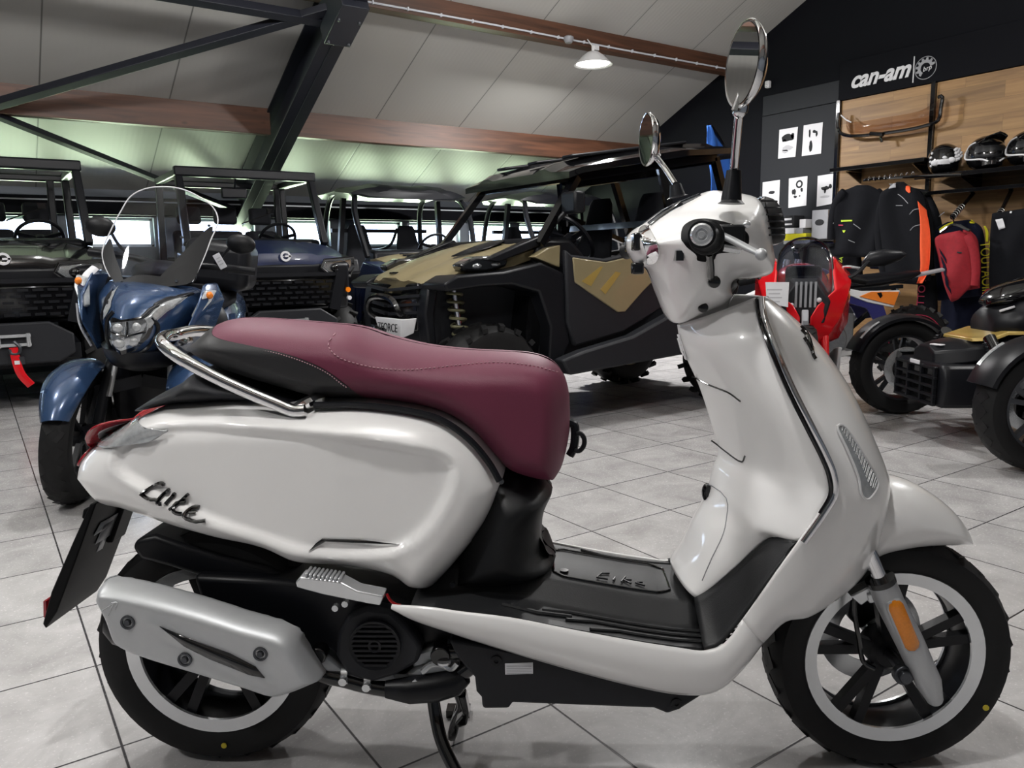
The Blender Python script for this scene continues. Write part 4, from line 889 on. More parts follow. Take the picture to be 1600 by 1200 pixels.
# grille
gr_ = bb(utv, 'grille', M['gloss'], lambda b: b.prism([(1.97, .6), (2.05, .6), (2.08, .86), (1.985, .86)], VC-.3, VC+.3, 'y'), bevel=.01)
def slats(b):
    for k in range(5):
        z = .64+.045*k
        for s in (-1, 1): b.bar((1.952, VC+s*.02, z), (1.99, VC+s*.33, z+.02), .03, .016)
bb(gr_, 'grille_slats', M['mattegrey'], slats)
bb(utv, 'front_cheek', M['satin'], lambda b: [b.prism([(2.0, .86), (1.97, .7), (1.99, .5), (2.04, .5), (2.03, .7), (2.07, .86)], VC+s*.3, VC+s*.4, 'y') for s in (-1, 1)], bevel=.012)
# front bumper with plate
bum = bb(utv, 'bull_bar', M['gloss'], lambda b: (b.tube([(1.99, VC-.26, .64), (1.9, VC-.25, .70), (1.885, VC-.19, .77), (1.885, VC+.09, .77), (1.9, VC+.15, .70), (1.99, VC+.16, .64)], .018, 8, k=30), b.tube([(1.92, VC-.16, .60), (1.88, VC, .60), (1.92, VC+.16, .60)], .018, 8, k=12)))
pl_ = [(1.875, VC-.32, .67), (1.875, VC+.02, .67), (1.89, VC-.01, .565), (1.89, VC-.27, .565), (1.90, VC-.30, .61)]
bb(bum, 'bumper_plate', M['decal'], lambda b: b.add([pl_[0], pl_[1], pl_[2], pl_[3], (1.93, VC-.34, .595), (1.93, VC-.38, .675)], [(0, 1, 2, 3), (0, 3, 4, 5)]), solid=.012, bevel=.003)
text('ZFORCE', 'plate_lettering', .066, (1.866, VC-.03, .60), (0, -1, 0), (-.1, 0, 1), M['print'], bum, .001, .3, room=True)
# suspension
def shock(b, p, q, r=.035):
    p, q = Vector(p), Vector(q); d = q-p; _, a, u = frame(d)
    b.tube([tuple(p + d*(k/110) + a*(r*math.cos(k*.52)) + u*(r*math.sin(k*.52))) for k in range(111)], .0085, 6)
for s in (-1, 1):
    bb(utv, 'shock_spring', M['spring'], lambda b: shock(b, (2.16, VC+s*.38, .83), (2.20, VC+s*.42, .42), .042))
    bb(utv, 'shock_damper', M['chrome'], lambda b: (b.cyl((2.16, VC+s*.38, .85), (2.20, VC+s*.42, .38), .018)))
    bb(utv, 'suspension_arm', M['satin'], lambda b: (b.bar((2.15, VC+s*.2, .36), (2.28, VC+s*.5, .3), .03, .03), b.bar((2.42, VC+s*.2, .36), (2.30, VC+s*.5, .3), .03, .03), b.bar((2.2, VC+s*.2, .5), (2.28, VC+s*.48, .42), .025, .025)))
    knob_wheel(utv, (2.28-C0[0], s*.52, .318), .318, .115, .165, M['tan'], s, rz=0)
    knob_wheel(utv, (4.22-C0[0], s*.52, .318), .318, .13, .165, M['tan'], s)
    # wheel-arch
    v0, v1 = VC+s*.36, VC+s*.6
    arch = [(1.98, .86), (2.06, .90), (2.35, .915), (2.6, .96), (2.76, .90), (2.80, .5), (2.70, .36), (2.64, .36), (2.66, .6), (2.58, .80), (2.40, .845), (2.2, .84), (2.0, .82)]
    bb(utv, 'front_arch', M['satin'], lambda b: b.prism(arch, v0, v1, 'y'), bevel=.012)
    bb(utv, 'arch_liner', M['gloss'], lambda b: b.prism([(2.55, .34), (2.72, .34), (2.72, .9), (2.6, .84), (2.56, .6)], VC+s*.3, VC+s*.5, 'y'))
    bb(utv, 'rear_arch', M['satin'], lambda b: b.prism([(3.82, .62), (3.95, .78), (4.2, .84), (4.5, .8), (4.62, .9), (4.2, 1.0), (3.8, 1.0), (3.72, .7)], v0, v1, 'y'), bevel=.012)
    # side cheek of the bonnet
    bb(utv, 'bonnet_side', M['tan'], lambda b: b.prism([(2.56, .99), (2.74, .93), (2.745, 1.055), (2.66, 1.04)], VC+s*.52, VC+s*.585, 'y'), bevel=.006)
    bb(utv, 'cowl_side', M['satin'], lambda b: b.prism([(2.28, .98), (2.36, .965), (2.72, 1.08), (2.68, 1.12), (2.5, 1.06)], VC+s*.47, VC+s*.54, 'y'), bevel=.008)
    # door
    y_ = VC+s*.6
    door = [(2.755, 1.03), (2.80, 1.0), (3.05, .975), (3.2, 1.0), (3.55, 1.02), (3.68, .98), (3.70, .80), (3.5, .66), (3.2, .54), (2.82, .48), (2.765, .62)]
    dr = bb(utv, 'door', M['mattegrey'], lambda b: b.prism(door, y_-.02, y_+.02, 'y'), bevel=.012)
    bb(dr, 'door_panel', M['tan'], lambda b: b.prism([(2.80, .985), (3.05, .955), (3.3, .995), (3.56, 1.0), (3.55, .92), (3.35, .78), (3.2, .66), (3.14, .66), (2.815, .845)], y_+s*.016-.012, y_+s*.016+.012, 'y'), bevel=.006)
    bb(dr, 'door_decal', M['gold'], lambda b: (b.prism([(2.86, .85), (3.0, .93), (3.02, .93), (2.93, .82)], y_+s*.0285-.001, y_+s*.0285+.001, 'y'), b.prism([(3.0, .80), (3.12, .90), (3.16, .89), (3.04, .77)], y_+s*.0285-.001, y_+s*.0285+.001, 'y')))
    bb(utv, 'rear_quarter', M['satin'], lambda b: b.prism([(3.72, 1.0), (4.4, 1.06), (4.45, .9), (4.1, .84), (3.9, .74), (3.72, .6)], y_-.04, y_+.01, 'y'), bevel=.012)
    bb(utv, 'side_sill', M['mattegrey'], lambda b: b.prism([(2.66, .42), (2.82, .46), (3.2, .52), (3.6, .66), (3.9, .7), (3.95, .5), (3.74, .38), (2.72, .33)], y_-.1, y_-.01, 'y'), bevel=.015)
# cage
def pipe(b, pts, r=.026): b.tube(pts, r, 8)
for s in (-1, 1):
    y_ = VC+s*.54; yt = VC+s*.5
    bb(utv, 'cage_pipe', M['gloss'], lambda b: (b.bar((2.62, VC+s*.55, 1.06), (2.93, yt, 1.44), .05, .04), b.bar((2.93, yt, 1.44), (4.1, yt, 1.62), .045, .045), b.bar((3.72, VC+s*.56, 1.0), (3.60, yt, 1.55), .045, .045), b.bar((4.35, VC+s*.5, 1.02), (4.1, yt, 1.62), .045, .045), b.bar((3.66, y_, 1.3), (4.3, y_, 1.1), .035, .035)))
bb(utv, 'cage_crossbar', M['gloss'], lambda b: (b.bar((2.93, VC-.5, 1.44), (2.93, VC+.5, 1.44), .04, .04), b.bar((3.62, VC-.5, 1.5), (3.62, VC+.5, 1.5), .04, .04), b.bar((4.1, VC-.5, 1.6), (4.1, VC+.5, 1.6), .04, .04), b.bar((3.7, VC-.55, 1.2), (3.7, VC+.55, 1.2), .04, .04)))
# roof
R = []
for u, z, hw, cr_ in ((2.83, 1.462, .56, .02), (2.9, 1.49, .60, .03), (3.2, 1.545, .6, .05), (3.7, 1.63, .6, .06), (4.2, 1.68, .57, .05), (4.3, 1.665, .54, .03)):
    r = [(u, VC+hw*t, z + cr_*(1-abs(t)**3) + .018*(abs(abs(t)-.55) < .1)) for t in np.linspace(-1, 1, 21)] + [(u, VC+hw*t, z-.035) for t in np.linspace(1, -1, 7)]
    R.append(r)
roof_o = bb(utv, 'roof', M['gloss'], lambda b: b.rings(R), smooth=30)
bb(roof_o, 'roof_rib', M['satin'], lambda b: [b.bar((2.98, VC-.35+k*.35, 1.575), (3.95, VC-.35+k*.35, 1.72), .10, .02, up=(-.14, 0, 1)) for k in range(3)], bevel=.008)
for s in (-1, 1): seat_unit(utv, 3.52, VC+s*.26, .62, (-1, 0))
bb(utv, 'dashboard', M['satin'], lambda b: b.prism([(2.6, .8), (2.95, .8), (2.98, 1.0), (2.86, 1.1), (2.62, 1.1)], VC-.53, VC+.53, 'y'), bevel=.03)
steering(utv, (3.08, VC-.26, 1.1), (-1, 0))
for s in (-1,):
    bb(utv, 'side_mirror', M['satin'], lambda b: (b.box((2.80, VC+s*.63, 1.285), (.07, .17, .12), rz=s*.2), b.bar((2.80, VC+s*.58, 1.25), (2.74, VC+s*.53, 1.17), .03, .03)), bevel=.02)
bb(utv, 'rear_bed', M['satin'], lambda b: (b.box((4.35, VC, .92), (.45, .95, .2))), bevel=.02)

# ---------------------------------------------------------------- utility vehicles along the window wall (nose towards -Y)
def utility(U0, V0, label, m_body, strap, rails=False):
    t = thing('utility_vehicle', label, 'utility vehicle', (U0, V0+1.05, 0))
    def P(x, y, z): return (U0+x, V0+y, z)
    def B(name, m, fn, par=None, **k):
        b = MB(); fn(b); return b.build(name, m, par or t, room=True, **k)
    def px(b, poly, x0, x1): b.prism([(V0+y, z) for y, z in poly], U0+x0, U0+x1, 'x')
    # bonnet: crowned plate between the lamps
    R = []
    for y, z, hw in ((0, .99, .50), (.03, 1.07, .53), (.25, 1.13, .58), (.6, 1.19, .62), (.75, 1.2, .62)):
        R.append([P(hw*s_, y+.03*abs(s_)**3, z - .05*abs(s_)**3 - .012*(abs(abs(s_)-.55) < .07)) for s_ in np.linspace(-1, 1, 19)] + [P(hw*s_, y+.04, z-.13) for s_ in np.linspace(1, -1, 7)])
    hood = B('bonnet', m_body, lambda b: b.rings(R), smooth=40)
    B('bonnet_badge', M['decal'], lambda b: (b.lathe([(.026, -.006), (.042, -.006), (.042, .006), (.026, .006)], P(0, -.012, 1.045), 'y', 28), b.box(P(.02, -.012, 1.045), (.05, .012, .014))), hood)
    nose = B('nose_panel', M['satin'], lambda b: (px(b, [(0, .98), (.04, 1.0), (.7, 1.05), (.7, .6), (.06, .6), (.0, .8)], -.55, .55)), bevel=.02)
    for s in (-1, 1):
        hl_ = B('headlight', M['lamp'], lambda b: b.rings([[P(s*x, y, z) for x, y, z in ((.30, -.02, .95), (.33, -.02, 1.0), (.60, .06, 1.02), (.62, .10, .96), (.56, .05, .89), (.36, -.02, .91))], [P(s*x, y+.1, z) for x, y, z in ((.30, -.02, .95), (.33, -.02, 1.0), (.60, .06, 1.02), (.62, .10, .96), (.56, .05, .89), (.36, -.02, .91))]]), bevel=.01)
        B('lamp_rim', M['gloss'], lambda b: b.tube([P(s*x, y-.012, z) for x, y, z in ((.29, -.02, .95), (.32, -.02, 1.012), (.61, .06, 1.032), (.635, .10, .96), (.57, .05, .875), (.35, -.02, .895))], .012, 6, closed=True), hl_)
        B('lamp_bulb', M['gloss'], lambda b: (b.ell(P(s*.42, -.0, .945), (.035, .02, .035)), b.ell(P(s*.53, .03, .955), (.035, .02, .035))), hl_)
        B('amber_reflector', M['amber'], lambda b: b.cyl(P(s*.52, -.0, .76), P(s*.52, -.03, .76), .022), nose)
        B('round_marker', M['decal'], lambda b: b.cyl(P(s*.53, -.0, .69), P(s*.53, -.03, .69), .018), nose)
    gr = B('grille', M['gloss'], lambda b: px(b, [(-.02, .64), (-.02, .86), (.05, .88), (.05, .62)], -.42, .42), bevel=.01)
    def bars(b):
        for k in range(5):
            for i in range(9):
                x = -.36 + .09*i + (.045 if k % 2 else 0)
                if x < .4: b.box(P(x, -.028, .665+.042*k), (.065, .012, .018))
        for s in (-1, 1): b.bar(P(s*.46, -.03, .9), P(s*.38, -.03, .6), .09, .04, up=(0, 1, 0))
        b.bar(P(-.45, -.035, .895), P(.45, -.035, .895), .02, .03)
    B('grille_bars', M['satin'], bars, gr)
    bp = B('bumper_plate', M['mattegrey'], lambda b: b.prism([(U0+x, z) for x, z in ((-.28, .62), (.22, .62), (.36, .53), (.36, .40), (.26, .34), (-.32, .34), (-.42, .40), (-.42, .53))], V0-.16, V0-.1, 'y'), bevel=.012)
    wn = B('winch_fairlead', M['alu'], lambda b: (b.bar(P(-.10, -.18, .535), P(.10, -.18, .535), .02, .02), b.bar(P(-.10, -.18, .475), P(.10, -.18, .475), .02, .02), b.cyl(P(-.085, -.18, .46), P(-.085, -.18, .55), .014), b.cyl(P(.085, -.18, .46), P(.085, -.18, .55), .014)), bp)
    B('winch_hook', M['steel'], lambda b: (b.tube([P(0, -.19, .5), P(.03, -.2, .46), P(.02, -.2, .42), P(-.02, -.2, .42), P(-.03, -.2, .45)], .011, 8, k=16), b.box(P(.02, -.2, .37), (.06, .015, .05))), bp)
    if strap:
        B('winch_strap', M['red'], lambda b: b.tube([P(-.005, -.2, .46), P(.0, -.205, .38), P(.02, -.21, .28), P(.07, -.212, .2)], .026, 8, k=14, flat=.18), bp)
        B('strap_print', M['decal'], lambda b: b.box(P(.005, -.2115, .36), (.03, .002, .025)), bp)
    B('lower_frame', M['satin'], lambda b: (px(b, [(-.1, .36), (-.1, .46), (.4, .5), (2.1, .45), (2.1, .28), (.2, .28)], -.4, .4)))
    for s in (-1, 1):
        B('fender', M['satin'], lambda b: px(b, [(.05, .9), (.1, 1.02), (.7, 1.1), (.85, .7), (.8, .4), (.72, .4), (.72, .7), (.6, .82), (.2, .8)], s*.5 if s < 0 else .5, s*.68 if s < 0 else .68), bevel=.015)
        for y in (.42, 1.85): wheel(t, (s*.56, y-1.05, .33), .33, .12, .17, spokes=6, near=s, lugs=16, lip=False, spoke_w=.04, rz=PI/2)
        B('door_sill', m_body, lambda b: px(b, [(.85, .4), (1.5, .4), (1.5, .8), (1.42, .98), (.85, .95)], s*.63 if s < 0 else .6, s*.6 if s < 0 else .63), bevel=.01)
        B('cage_post', M['satin'], lambda b: (b.bar(P(s*.60, .66, 1.16), P(s*.58, .90, 1.77), .07, .06, up=(1, 0, 0)), b.bar(P(s*.58, .88, 1.77), P(s*.58, 1.75, 1.77), .06, .06), b.bar(P(s*.6, 1.7, .9), P(s*.58, 1.72, 1.77), .06, .06), b.bar(P(s*.44, 1.45, 1.0), P(s*.44, 1.45, 1.72), .055, .05)), bevel=.01)
    B('roof_frame', M['satin'], lambda b: (b.bar(P(-.62, .88, 1.78), P(.62, .88, 1.78), .07, .085), b.bar(P(-.6, 1.74, 1.76), P(.6, 1.74, 1.76), .06, .06)), bevel=.014)
    B('dashboard', M['satin'], lambda b: px(b, [(.68, .9), (1.0, .9), (1.02, 1.1), (.9, 1.22), (.7, 1.2)], -.58, .58), bevel=.03)
    B('bench', M['seatgrey'], lambda b: (px(b, [(1.2, .72), (1.68, .72), (1.7, .86), (1.2, .88)], -.55, .55)), bevel=.04)
    for x in (-.34, .0, .34):
        B('seat_back', M['seatgrey'], lambda b: px(b, [(1.58, .84), (1.68, .84), (1.76, 1.32), (1.66, 1.32)], x-.16, x+.16), bevel=.04)
        B('head_restraint', M['seatgrey'], lambda b: px(b, [(1.66, 1.38), (1.74, 1.38), (1.76, 1.54), (1.68, 1.55)], x-.11, x+.11), bevel=.03)
    steering(t, P(.3, 1.08, 1.22), (0, -1))
    B('rear_mirror', M['satin'], lambda b: (b.box(P(-.1, .98, 1.62), (.22, .05, .09)), b.bar(P(-.1, .95, 1.66), P(-.1, .9, 1.74), .02, .02)), bevel=.015)
    B('cargo_bed', M['satin'], lambda b: (b.box(P(0, 1.97, .9), (1.1, .32, .34))), bevel=.02)
    B('belt_latch', M['gloss'], lambda b: (b.box(P(.36, 1.43, 1.5), (.06, .05, .05)), b.bar(P(.36, 1.43, 1.48), P(.1, 1.5, 1.38), .012, .012)))
    return t
utility(.20, 6.32, 'black utility vehicle with red winch strap hanging from its grey bumper', M['gloss'], True)
utility(2.13, 6.32, 'dark blue utility vehicle with bare roof frame, behind the blue scooter', M['navy'], False)

def sport(U0, V0, label, m_body, m_roof):
    t = thing('sport_buggy', label, 'buggy', (U0, V0+1.05, 0))
    def P(x, y, z): return (U0+x, V0+y, z)
    def B(name, m, fn, par=None, **k):
        b = MB(); fn(b); return b.build(name, m, par or t, room=True, **k)
    def px(b, poly, x0, x1): b.prism([(V0+y, z) for y, z in poly], U0+x0, U0+x1, 'x')
    R = []
    for y, z, hw in ((0, .86, .2), (.1, .93, .36), (.35, 1.02, .5), (.62, 1.08, .56), (.75, 1.08, .56)):
        R.append([P(hw*s_, y+.05*abs(s_)**2, z - .06*abs(s_)**2.5) for s_ in np.linspace(-1, 1, 17)] + [P(hw*s_, y+.05, z-.11) for s_ in np.linspace(1, -1, 7)])
    hood = B('bonnet', m_body, lambda b: b.rings(R), smooth=40)
    B('bonnet_vent', M['satin'], lambda b: [b.box(P(s*.22, .45+.08*k, 1.04+.012*k), (.2, .035, .02), rz=s*.3) for s in (-1, 1) for k in range(3)], hood)
    B('grille', M['gloss'], lambda b: px(b, [(.02, .5), (.1, .45), (.2, .86), (.03, .84)], -.34, .34), bevel=.01)
    B('body_tub', M['navy'], lambda b: px(b, [(.15, .36), (2.05, .34), (2.1, .9), (1.6, .9), (1.5, .6), (.8, .6), (.75, 1.0), (.15, .85)], -.5, .5), bevel=.02)
    for s in (-1, 1):
        B('headlight', M['smoke'], lambda b: b.ell(P(s*.42, .14, .90), (.13, .07, .045)))
        B('front_arch', M['navy'], lambda b: px(b, [(.08, .84), (.3, .95), (.62, 1.0), (.8, .82), (.86, .42), (.78, .4), (.74, .66), (.6, .82), (.3, .8), (.1, .76)], min(s*.48, s*.72), max(s*.48, s*.72)), bevel=.015)
        B('door', M['navy'], lambda b: px(b, [(.86, .98), (1.5, .96), (1.56, .7), (1.3, .48), (.9, .46)], min(s*.66, s*.7), max(s*.66, s*.7)), bevel=.015)
        for y in (.42, 1.82): wheel(t, (s*.6, y-1.05, .33), .33, .12, .17, spokes=7, near=s, lugs=18, rim_mat=M['tan'], spoke_w=.035, rz=PI/2)
        B('cage_post', M['satin'], lambda b: (b.tube([P(s*.62, .72, 1.04), P(s*.66, .9, 1.5), P(s*.6, 1.02, 1.66), P(s*.56, 1.75, 1.68), P(s*.62, 1.95, 1.0)], .03, 8, k=24), b.bar(P(s*.62, 1.45, .95), P(s*.56, 1.4, 1.66), .05, .05)))
    R = []
    for y, z, hw in ((.86, 1.66, .52), (.92, 1.70, .68), (1.2, 1.74, .72), (1.7, 1.74, .70), (1.8, 1.71, .62)):
        R.append([P(hw*s_, y + .06*abs(s_)**2, z + .05*(1-abs(s_)**3) + .015*(abs(abs(s_)-.4) < .1) - .03*abs(s_)**6) for s_ in np.linspace(-1, 1, 21)] + [P(hw*s_, y+.02, z-.035) for s_ in np.linspace(1, -1, 7)])
    B('roof', m_roof, lambda b: b.rings(R), smooth=35)
    for s in (-1, 1): seat_unit(t, U0+s*.3, V0+1.42, .62, (0, -1), w=.42)
    steering(t, P(.3, 1.05, 1.14), (0, -1))
    B('dashboard', M['satin'], lambda b: px(b, [(.7, .84), (.95, .84), (.98, 1.02), (.86, 1.12), (.72, 1.1)], -.55, .55), bevel=.03)
    B('harness_bar', M['satin'], lambda b: b.bar(P(-.58, 1.72, 1.34), P(.58, 1.72, 1.34), .04, .04))
    B('rear_loop', M['satin'], lambda b: b.tube([P(-.3, 1.9, 1.38), P(-.22, 1.92, 1.2), P(-.1, 1.92, 1.14), P(.1, 1.92, 1.14), P(.22, 1.92, 1.2), P(.3, 1.9, 1.38)], .018, 8, k=24))
    return t
sport(3.86, 6.45, 'roofed buggy with pale sand bonnet between the dark blue vehicle and the sand buggy', M['tan'], M['satin'])
sport(5.95, 6.45, 'rearmost roofed buggy half hidden behind the sand buggy, below the lamp', M['tan'], M['satin'])

# ---------------------------------------------------------------- blue three-wheel scooter (local: x forward, y its left = picture right)
_o, _a = (0.4795,3.5545,0),-2.00261
tr_ = thing('three_wheel_scooter', 'blue three-wheeled scooter with tall clear windscreen and paper tag, beside the white scooter', 'three-wheeled scooter', _o, _a)
LEAN = .14; CL, SL = math.cos(LEAN), math.sin(LEAN)
def unlean(P): return [(y*CL - z*SL, y*SL + z*CL) for y, z in P]
def TB(name, m, fn, par=None, **k):
    b = MB(); fn(b); return b.build(name, m, par or tr_, **k)
AX = []
for s in (-1, 1):
    AX.append(wheel(tr_, (0, s*.23, .285), .285, .056, .195, spokes=5, near=1, lip=False, double=True, spoke_w=.018, disc=.11))
    R = []
    for a in np.linspace(.38, 2.2, 20):
        r = .318; k_ = math.sin((a-.2)/2.15*PI); w_ = .03 + .062*max(0, k_)**.8
        ring = []
        for t in np.linspace(-1, 1, 9): ring.append((r*(1-.12*abs(t)**2.5)*math.cos(a), s*.23 + w_*t, .285 + r*(1-.12*abs(t)**2.5)*math.sin(a)))
        for t in np.linspace(1, -1, 9): ring.append(((r*(1-.12*abs(t)**2.5)-.008)*math.cos(a), s*.23 + w_*.97*t, .285 + (r*(1-.12*abs(t)**2.5)-.008)*math.sin(a)))
        R.append(ring)
    AX.append(TB('front_fender', M['blue'], lambda b: b.rings(R), smooth=60))
    AX.append(TB('fork_leg', M['satin'], lambda b: (b.tube([(0, s*.16, .3), (-.03, s*.14, .5), (-.08, s*.11, .72)], .024, 10), b.bar((0, s*.15, .3), (0, s*.23, .29), .06, .06), b.bar((-.05, 0, .50), (-.04, s*.18, .46), .05, .05), b.bar((-.05, 0, .64), (-.06, s*.14, .60), .04, .04))))
    AX.append(TB('fork_tube', M['alu'], lambda b: b.cyl((.0, s*.12, .44), (-.04, s*.105, .60), .012)))
def ringN(z, xf, xb, w, k=2.4):
    pts = []
    for a in np.linspace(-PI/2, PI/2, 25):
        c, s_ = math.cos(a), math.sin(a)
        pts.append((xb + (xf-xb)*abs(c)**(2/k), w*math.copysign(abs(s_)**(2/k), s_), z))
    for y in np.linspace(w, -w, 8)[1:-1]: pts.append((xb, y, z))
    return pts
prof = [(.615, .22, -.05, .06), (.65, .27, -.08, .115), (.70, .30, -.10, .155), (.78, .285, -.12, .19), (.84, .235, -.14, .21), (.875, .175, -.16, .20), (.90, .10, -.17, .185), (.912, .0, -.18, .15)]
KN = 1.55
zs_ = np.linspace(.615, .912, 24)
pi_ = [tuple(np.interp(z, [p[0] for p in prof], [p[i] for p in prof]) for i in (0, 1, 2, 3)) for z in zs_]
TB('nose_fairing', M['blue'], lambda b: b.rings([ringN(z, xf, xb, w, KN) for z, xf, xb, w in pi_]), smooth=60)
def nx(z, y):
    q = [np.interp(z, [p[0] for p in prof], [p[i] for p in prof]) for i in (1, 2, 3)]
    t = min(abs(y)/q[2], .999); return q[1] + (q[0]-q[1])*(1-t**KN)**(1/KN)
def decal(name, m, poly, off=.004, par=None, solid=.006):
    poly = unlean(poly); b = MB(); P = even(np.array(poly + [poly[0]]), 48)[:-1]; c = P.mean(0); rs = [c + (P-c)*k for k in (1, .75, .5, .25, .02)]
    b.rings([[(nx(q[1], q[0])+off, q[0], q[1]) for q in r] for r in rs]); return b.build(name, m, par or tr_, solid=solid, smooth=60)
hl_ = decal('headlight', M['gloss'], [(0.05,0.767),(0.068,0.784),(0.107,0.773),(0.141,0.777),(0.18,0.785),(0.195,0.741),(0.178,0.698),(0.133,0.651),(0.086,0.638),(0.047,0.659),(0.041,0.715)], .006)
decal('headlight_glass', M['lamp'], [(0.064,0.763),(0.105,0.766),(0.143,0.768),(0.175,0.772),(0.186,0.742),(0.169,0.704),(0.132,0.666),(0.093,0.656),(0.063,0.674),(0.058,0.722)], .012, hl_)
TB('headlight_divider', M['gloss'], lambda b: (b.tube([(nx(z, y)+.017, y, z) for y, z in unlean([(0.064,0.728),(0.09,0.72),(0.121,0.711),(0.174,0.722)])], .0035, 6), b.tube([(nx(z, y)+.017, y, z) for y, z in unlean([(0.128,0.766),(0.128,0.74),(0.123,0.711)])], .003, 6)), hl_)
TB('headlight_lens', M['lens'], lambda b: [b.ell((nx(z, y)+.008, y, z), (.014, .02, .018)) for y, z in unlean([(0.094,0.743),(0.148,0.743),(0.095,0.685),(0.136,0.688)])], hl_)
TB('lamp_surround', M['satin'], lambda b: b.tube([(nx(z, y)+.008, y, z) for y, z in catmull(unlean([(0.067,0.803),(0.042,0.775),(0.031,0.703),(0.038,0.654),(0.08,0.626),(0.136,0.636),(0.185,0.683),(0.206,0.741),(0.191,0.775)]), 40)], .008, 8), hl_)
decal('daylight_lens', M['lens'], [(0.169,0.772),(0.19,0.804),(0.23,0.835),(0.274,0.852),(0.283,0.844),(0.267,0.822),(0.232,0.798),(0.203,0.764),(0.185,0.739)], .005)
decal('daylight_lens', M['lens'], [(0.04,0.9),(0.046,0.865),(0.047,0.816),(0.028,0.786),(0.007,0.767),(0.014,0.792),(0.031,0.821),(0.033,0.871)], .005)
decal('nose_slash', M['satin'], [(0.155,0.773),(0.181,0.809),(0.226,0.843),(0.289,0.859),(0.298,0.851),(0.269,0.847),(0.225,0.825),(0.194,0.799),(0.173,0.765)], .003)
decal('nose_slash', M['satin'], [(0.021,0.885),(0.028,0.86),(0.022,0.82),(0,0.778),(-0.012,0.751),(-0.009,0.781),(0.013,0.826)], .003)
TB('chin', M['satin'], lambda b: b.rings([ringN(z, xf, xb, w, 1.8) for z, xf, xb, w in ((.56, .1, -.1, .08), (.585, .21, -.12, .13), (.62, .262, -.12, .15), (.655, .27, -.1, .16))]), smooth=60)
for s in (-1, 1):
    TB('side_wing', M['blue'], lambda b: b.rings([[(.16, s*.12, .64), (.14, s*.13, .66), (-.1, s*.2, .66), (-.1, s*.15, .62)], [(.14, s*.19, .74), (.10, s*.215, .77), (-.14, s*.26, .76), (-.14, s*.2, .72)], [(.08, s*.215, .84), (.03, s*.25, .87), (-.18, s*.28, .87), (-.18, s*.22, .84)], [(-.02, s*.215, .93), (-.06, s*.225, .94), (-.2, s*.24, .94), (-.2, s*.2, .93)]]), bevel=.012, smooth=60)
    TB('turn_lens', M['lens'], lambda b: b.rings([[(.075, s*.20, .80), (.085, s*.215, .79), (.03, s*.265, .87), (-.02, s*.275, .915), (.01, s*.235, .91)], [(.045, s*.19, .80), (.055, s*.205, .79), (.0, s*.25, .87), (-.05, s*.26, .915), (-.02, s*.22, .91)]]), bevel=.006)
    TB('turn_bulb', M['amber'], lambda b: b.ell((.012, s*.252, .892), (.016, .014, .016)))
TB('side_stripe', M['decal'], lambda b: (b.tube([(.06, -.175, .64), (.05, -.225, .72), (.02, -.25, .80)], .010, 6, k=12, flat=.4), b.tube([(.02, -.225, .86), (-.02, -.235, .91), (-.06, -.215, .95)], .016, 6, k=12, flat=.4)))
# windscreen
WSo = unlean([(0.016,0.893),(-0.024,0.932),(-0.055,0.986),(-0.067,1.04),(-0.04,1.119),(-0.002,1.203),(0.036,1.268),(0.089,1.299),(0.153,1.31),(0.242,1.302),(0.316,1.267),(0.372,1.219),(0.389,1.16),(0.362,1.08),(0.335,0.998),(0.296,0.904),(0.222,0.886),(0.118,0.883)])
def xs_at(y, z): return -.02 - .50*(z-.92) - 1.0*(y-.02)**2
ring_ = catmull(WSo, 80, True)[:-1]; cz = ring_.mean(0)
b = MB(); b.grid(np.array([[(xs_at(*(cz+(p-cz)*k)), *(cz+(p-cz)*k)) for p in ring_] for k in (1, .85, .7, .5, .3, .12, .01)]), True); scr = b.build('windscreen', M['tint'], tr_, smooth=80)
TB('screen_edge', M['decal'], lambda b: b.tube([(xs_at(*p), *p) for p in catmull(WSo[1:-2], 70)], .0028, 6), scr)
def mask(poly):
    b = MB(); P = catmull(unlean(poly), 40, True)[:-1]; c = P.mean(0)
    b.grid(np.array([[(xs_at(*(c+(p-c)*k))+.003, *(c+(p-c)*k)) for p in P] for k in (1, .7, .4, .01)]), True); return b.build('screen_mask', M['black'], scr, smooth=80)
mask([(0.144,0.888),(0.179,0.933),(0.259,1.027),(0.369,1.142),(0.352,1.053),(0.329,0.985),(0.294,0.904),(0.222,0.889)]); mask([(0.014,0.896),(-0.021,0.932),(-0.052,0.986),(-0.063,1.032),(-0.037,1.092),(-0.009,1.017),(0.021,0.95),(0.036,0.893)]); mask([(0.011,0.899),(0.071,0.935),(0.148,0.934),(0.211,0.916),(0.191,0.887),(0.118,0.883),(0.054,0.884)])
TB('screen_bolts', M['chrome'], lambda b: [b.cyl((xs_at(y, z), y, z), (xs_at(y, z)+.012, y, z), .006, n=8) for y, z in unlean([(0.03,0.909),(0.109,0.897),(0.239,0.91),(0.356,1.142),(0.253,1.092)])], scr)
TB('inner_cowl', M['mattegrey'], lambda b: b.ell((-.2, .02, .95), (.14, .13, .06)))
TB('handlebar', M['satin'], lambda b: (b.tube([(-.42, -.33, 1.0), (-.36, -.15, 1.0), (-.34, 0, .98), (-.36, .15, 1.0), (-.42, .33, 1.0)], .016, 10, k=24), [b.cyl((-.40, s*.24, 1.0), (-.43, s*.36, 1.0), .02) for s in (-1, 1)]))
for s in (-1, 1):
    p = (-.36, s*.30, 1.12)
    mm = TB('mirror_arm', M['satin'], lambda b: b.tube([(-.38, s*.17, 1.0), (-.36, s*.22, 1.05), (p[0], p[1]-s*.04, p[2]-.01)], .007, 8, k=12))
    TB('mirror_housing', M['black'], lambda b: b.ell(p, (.03, .065, .045)), mm)
tg = unlean([(0.374,0.99)]); tg = tg[0]
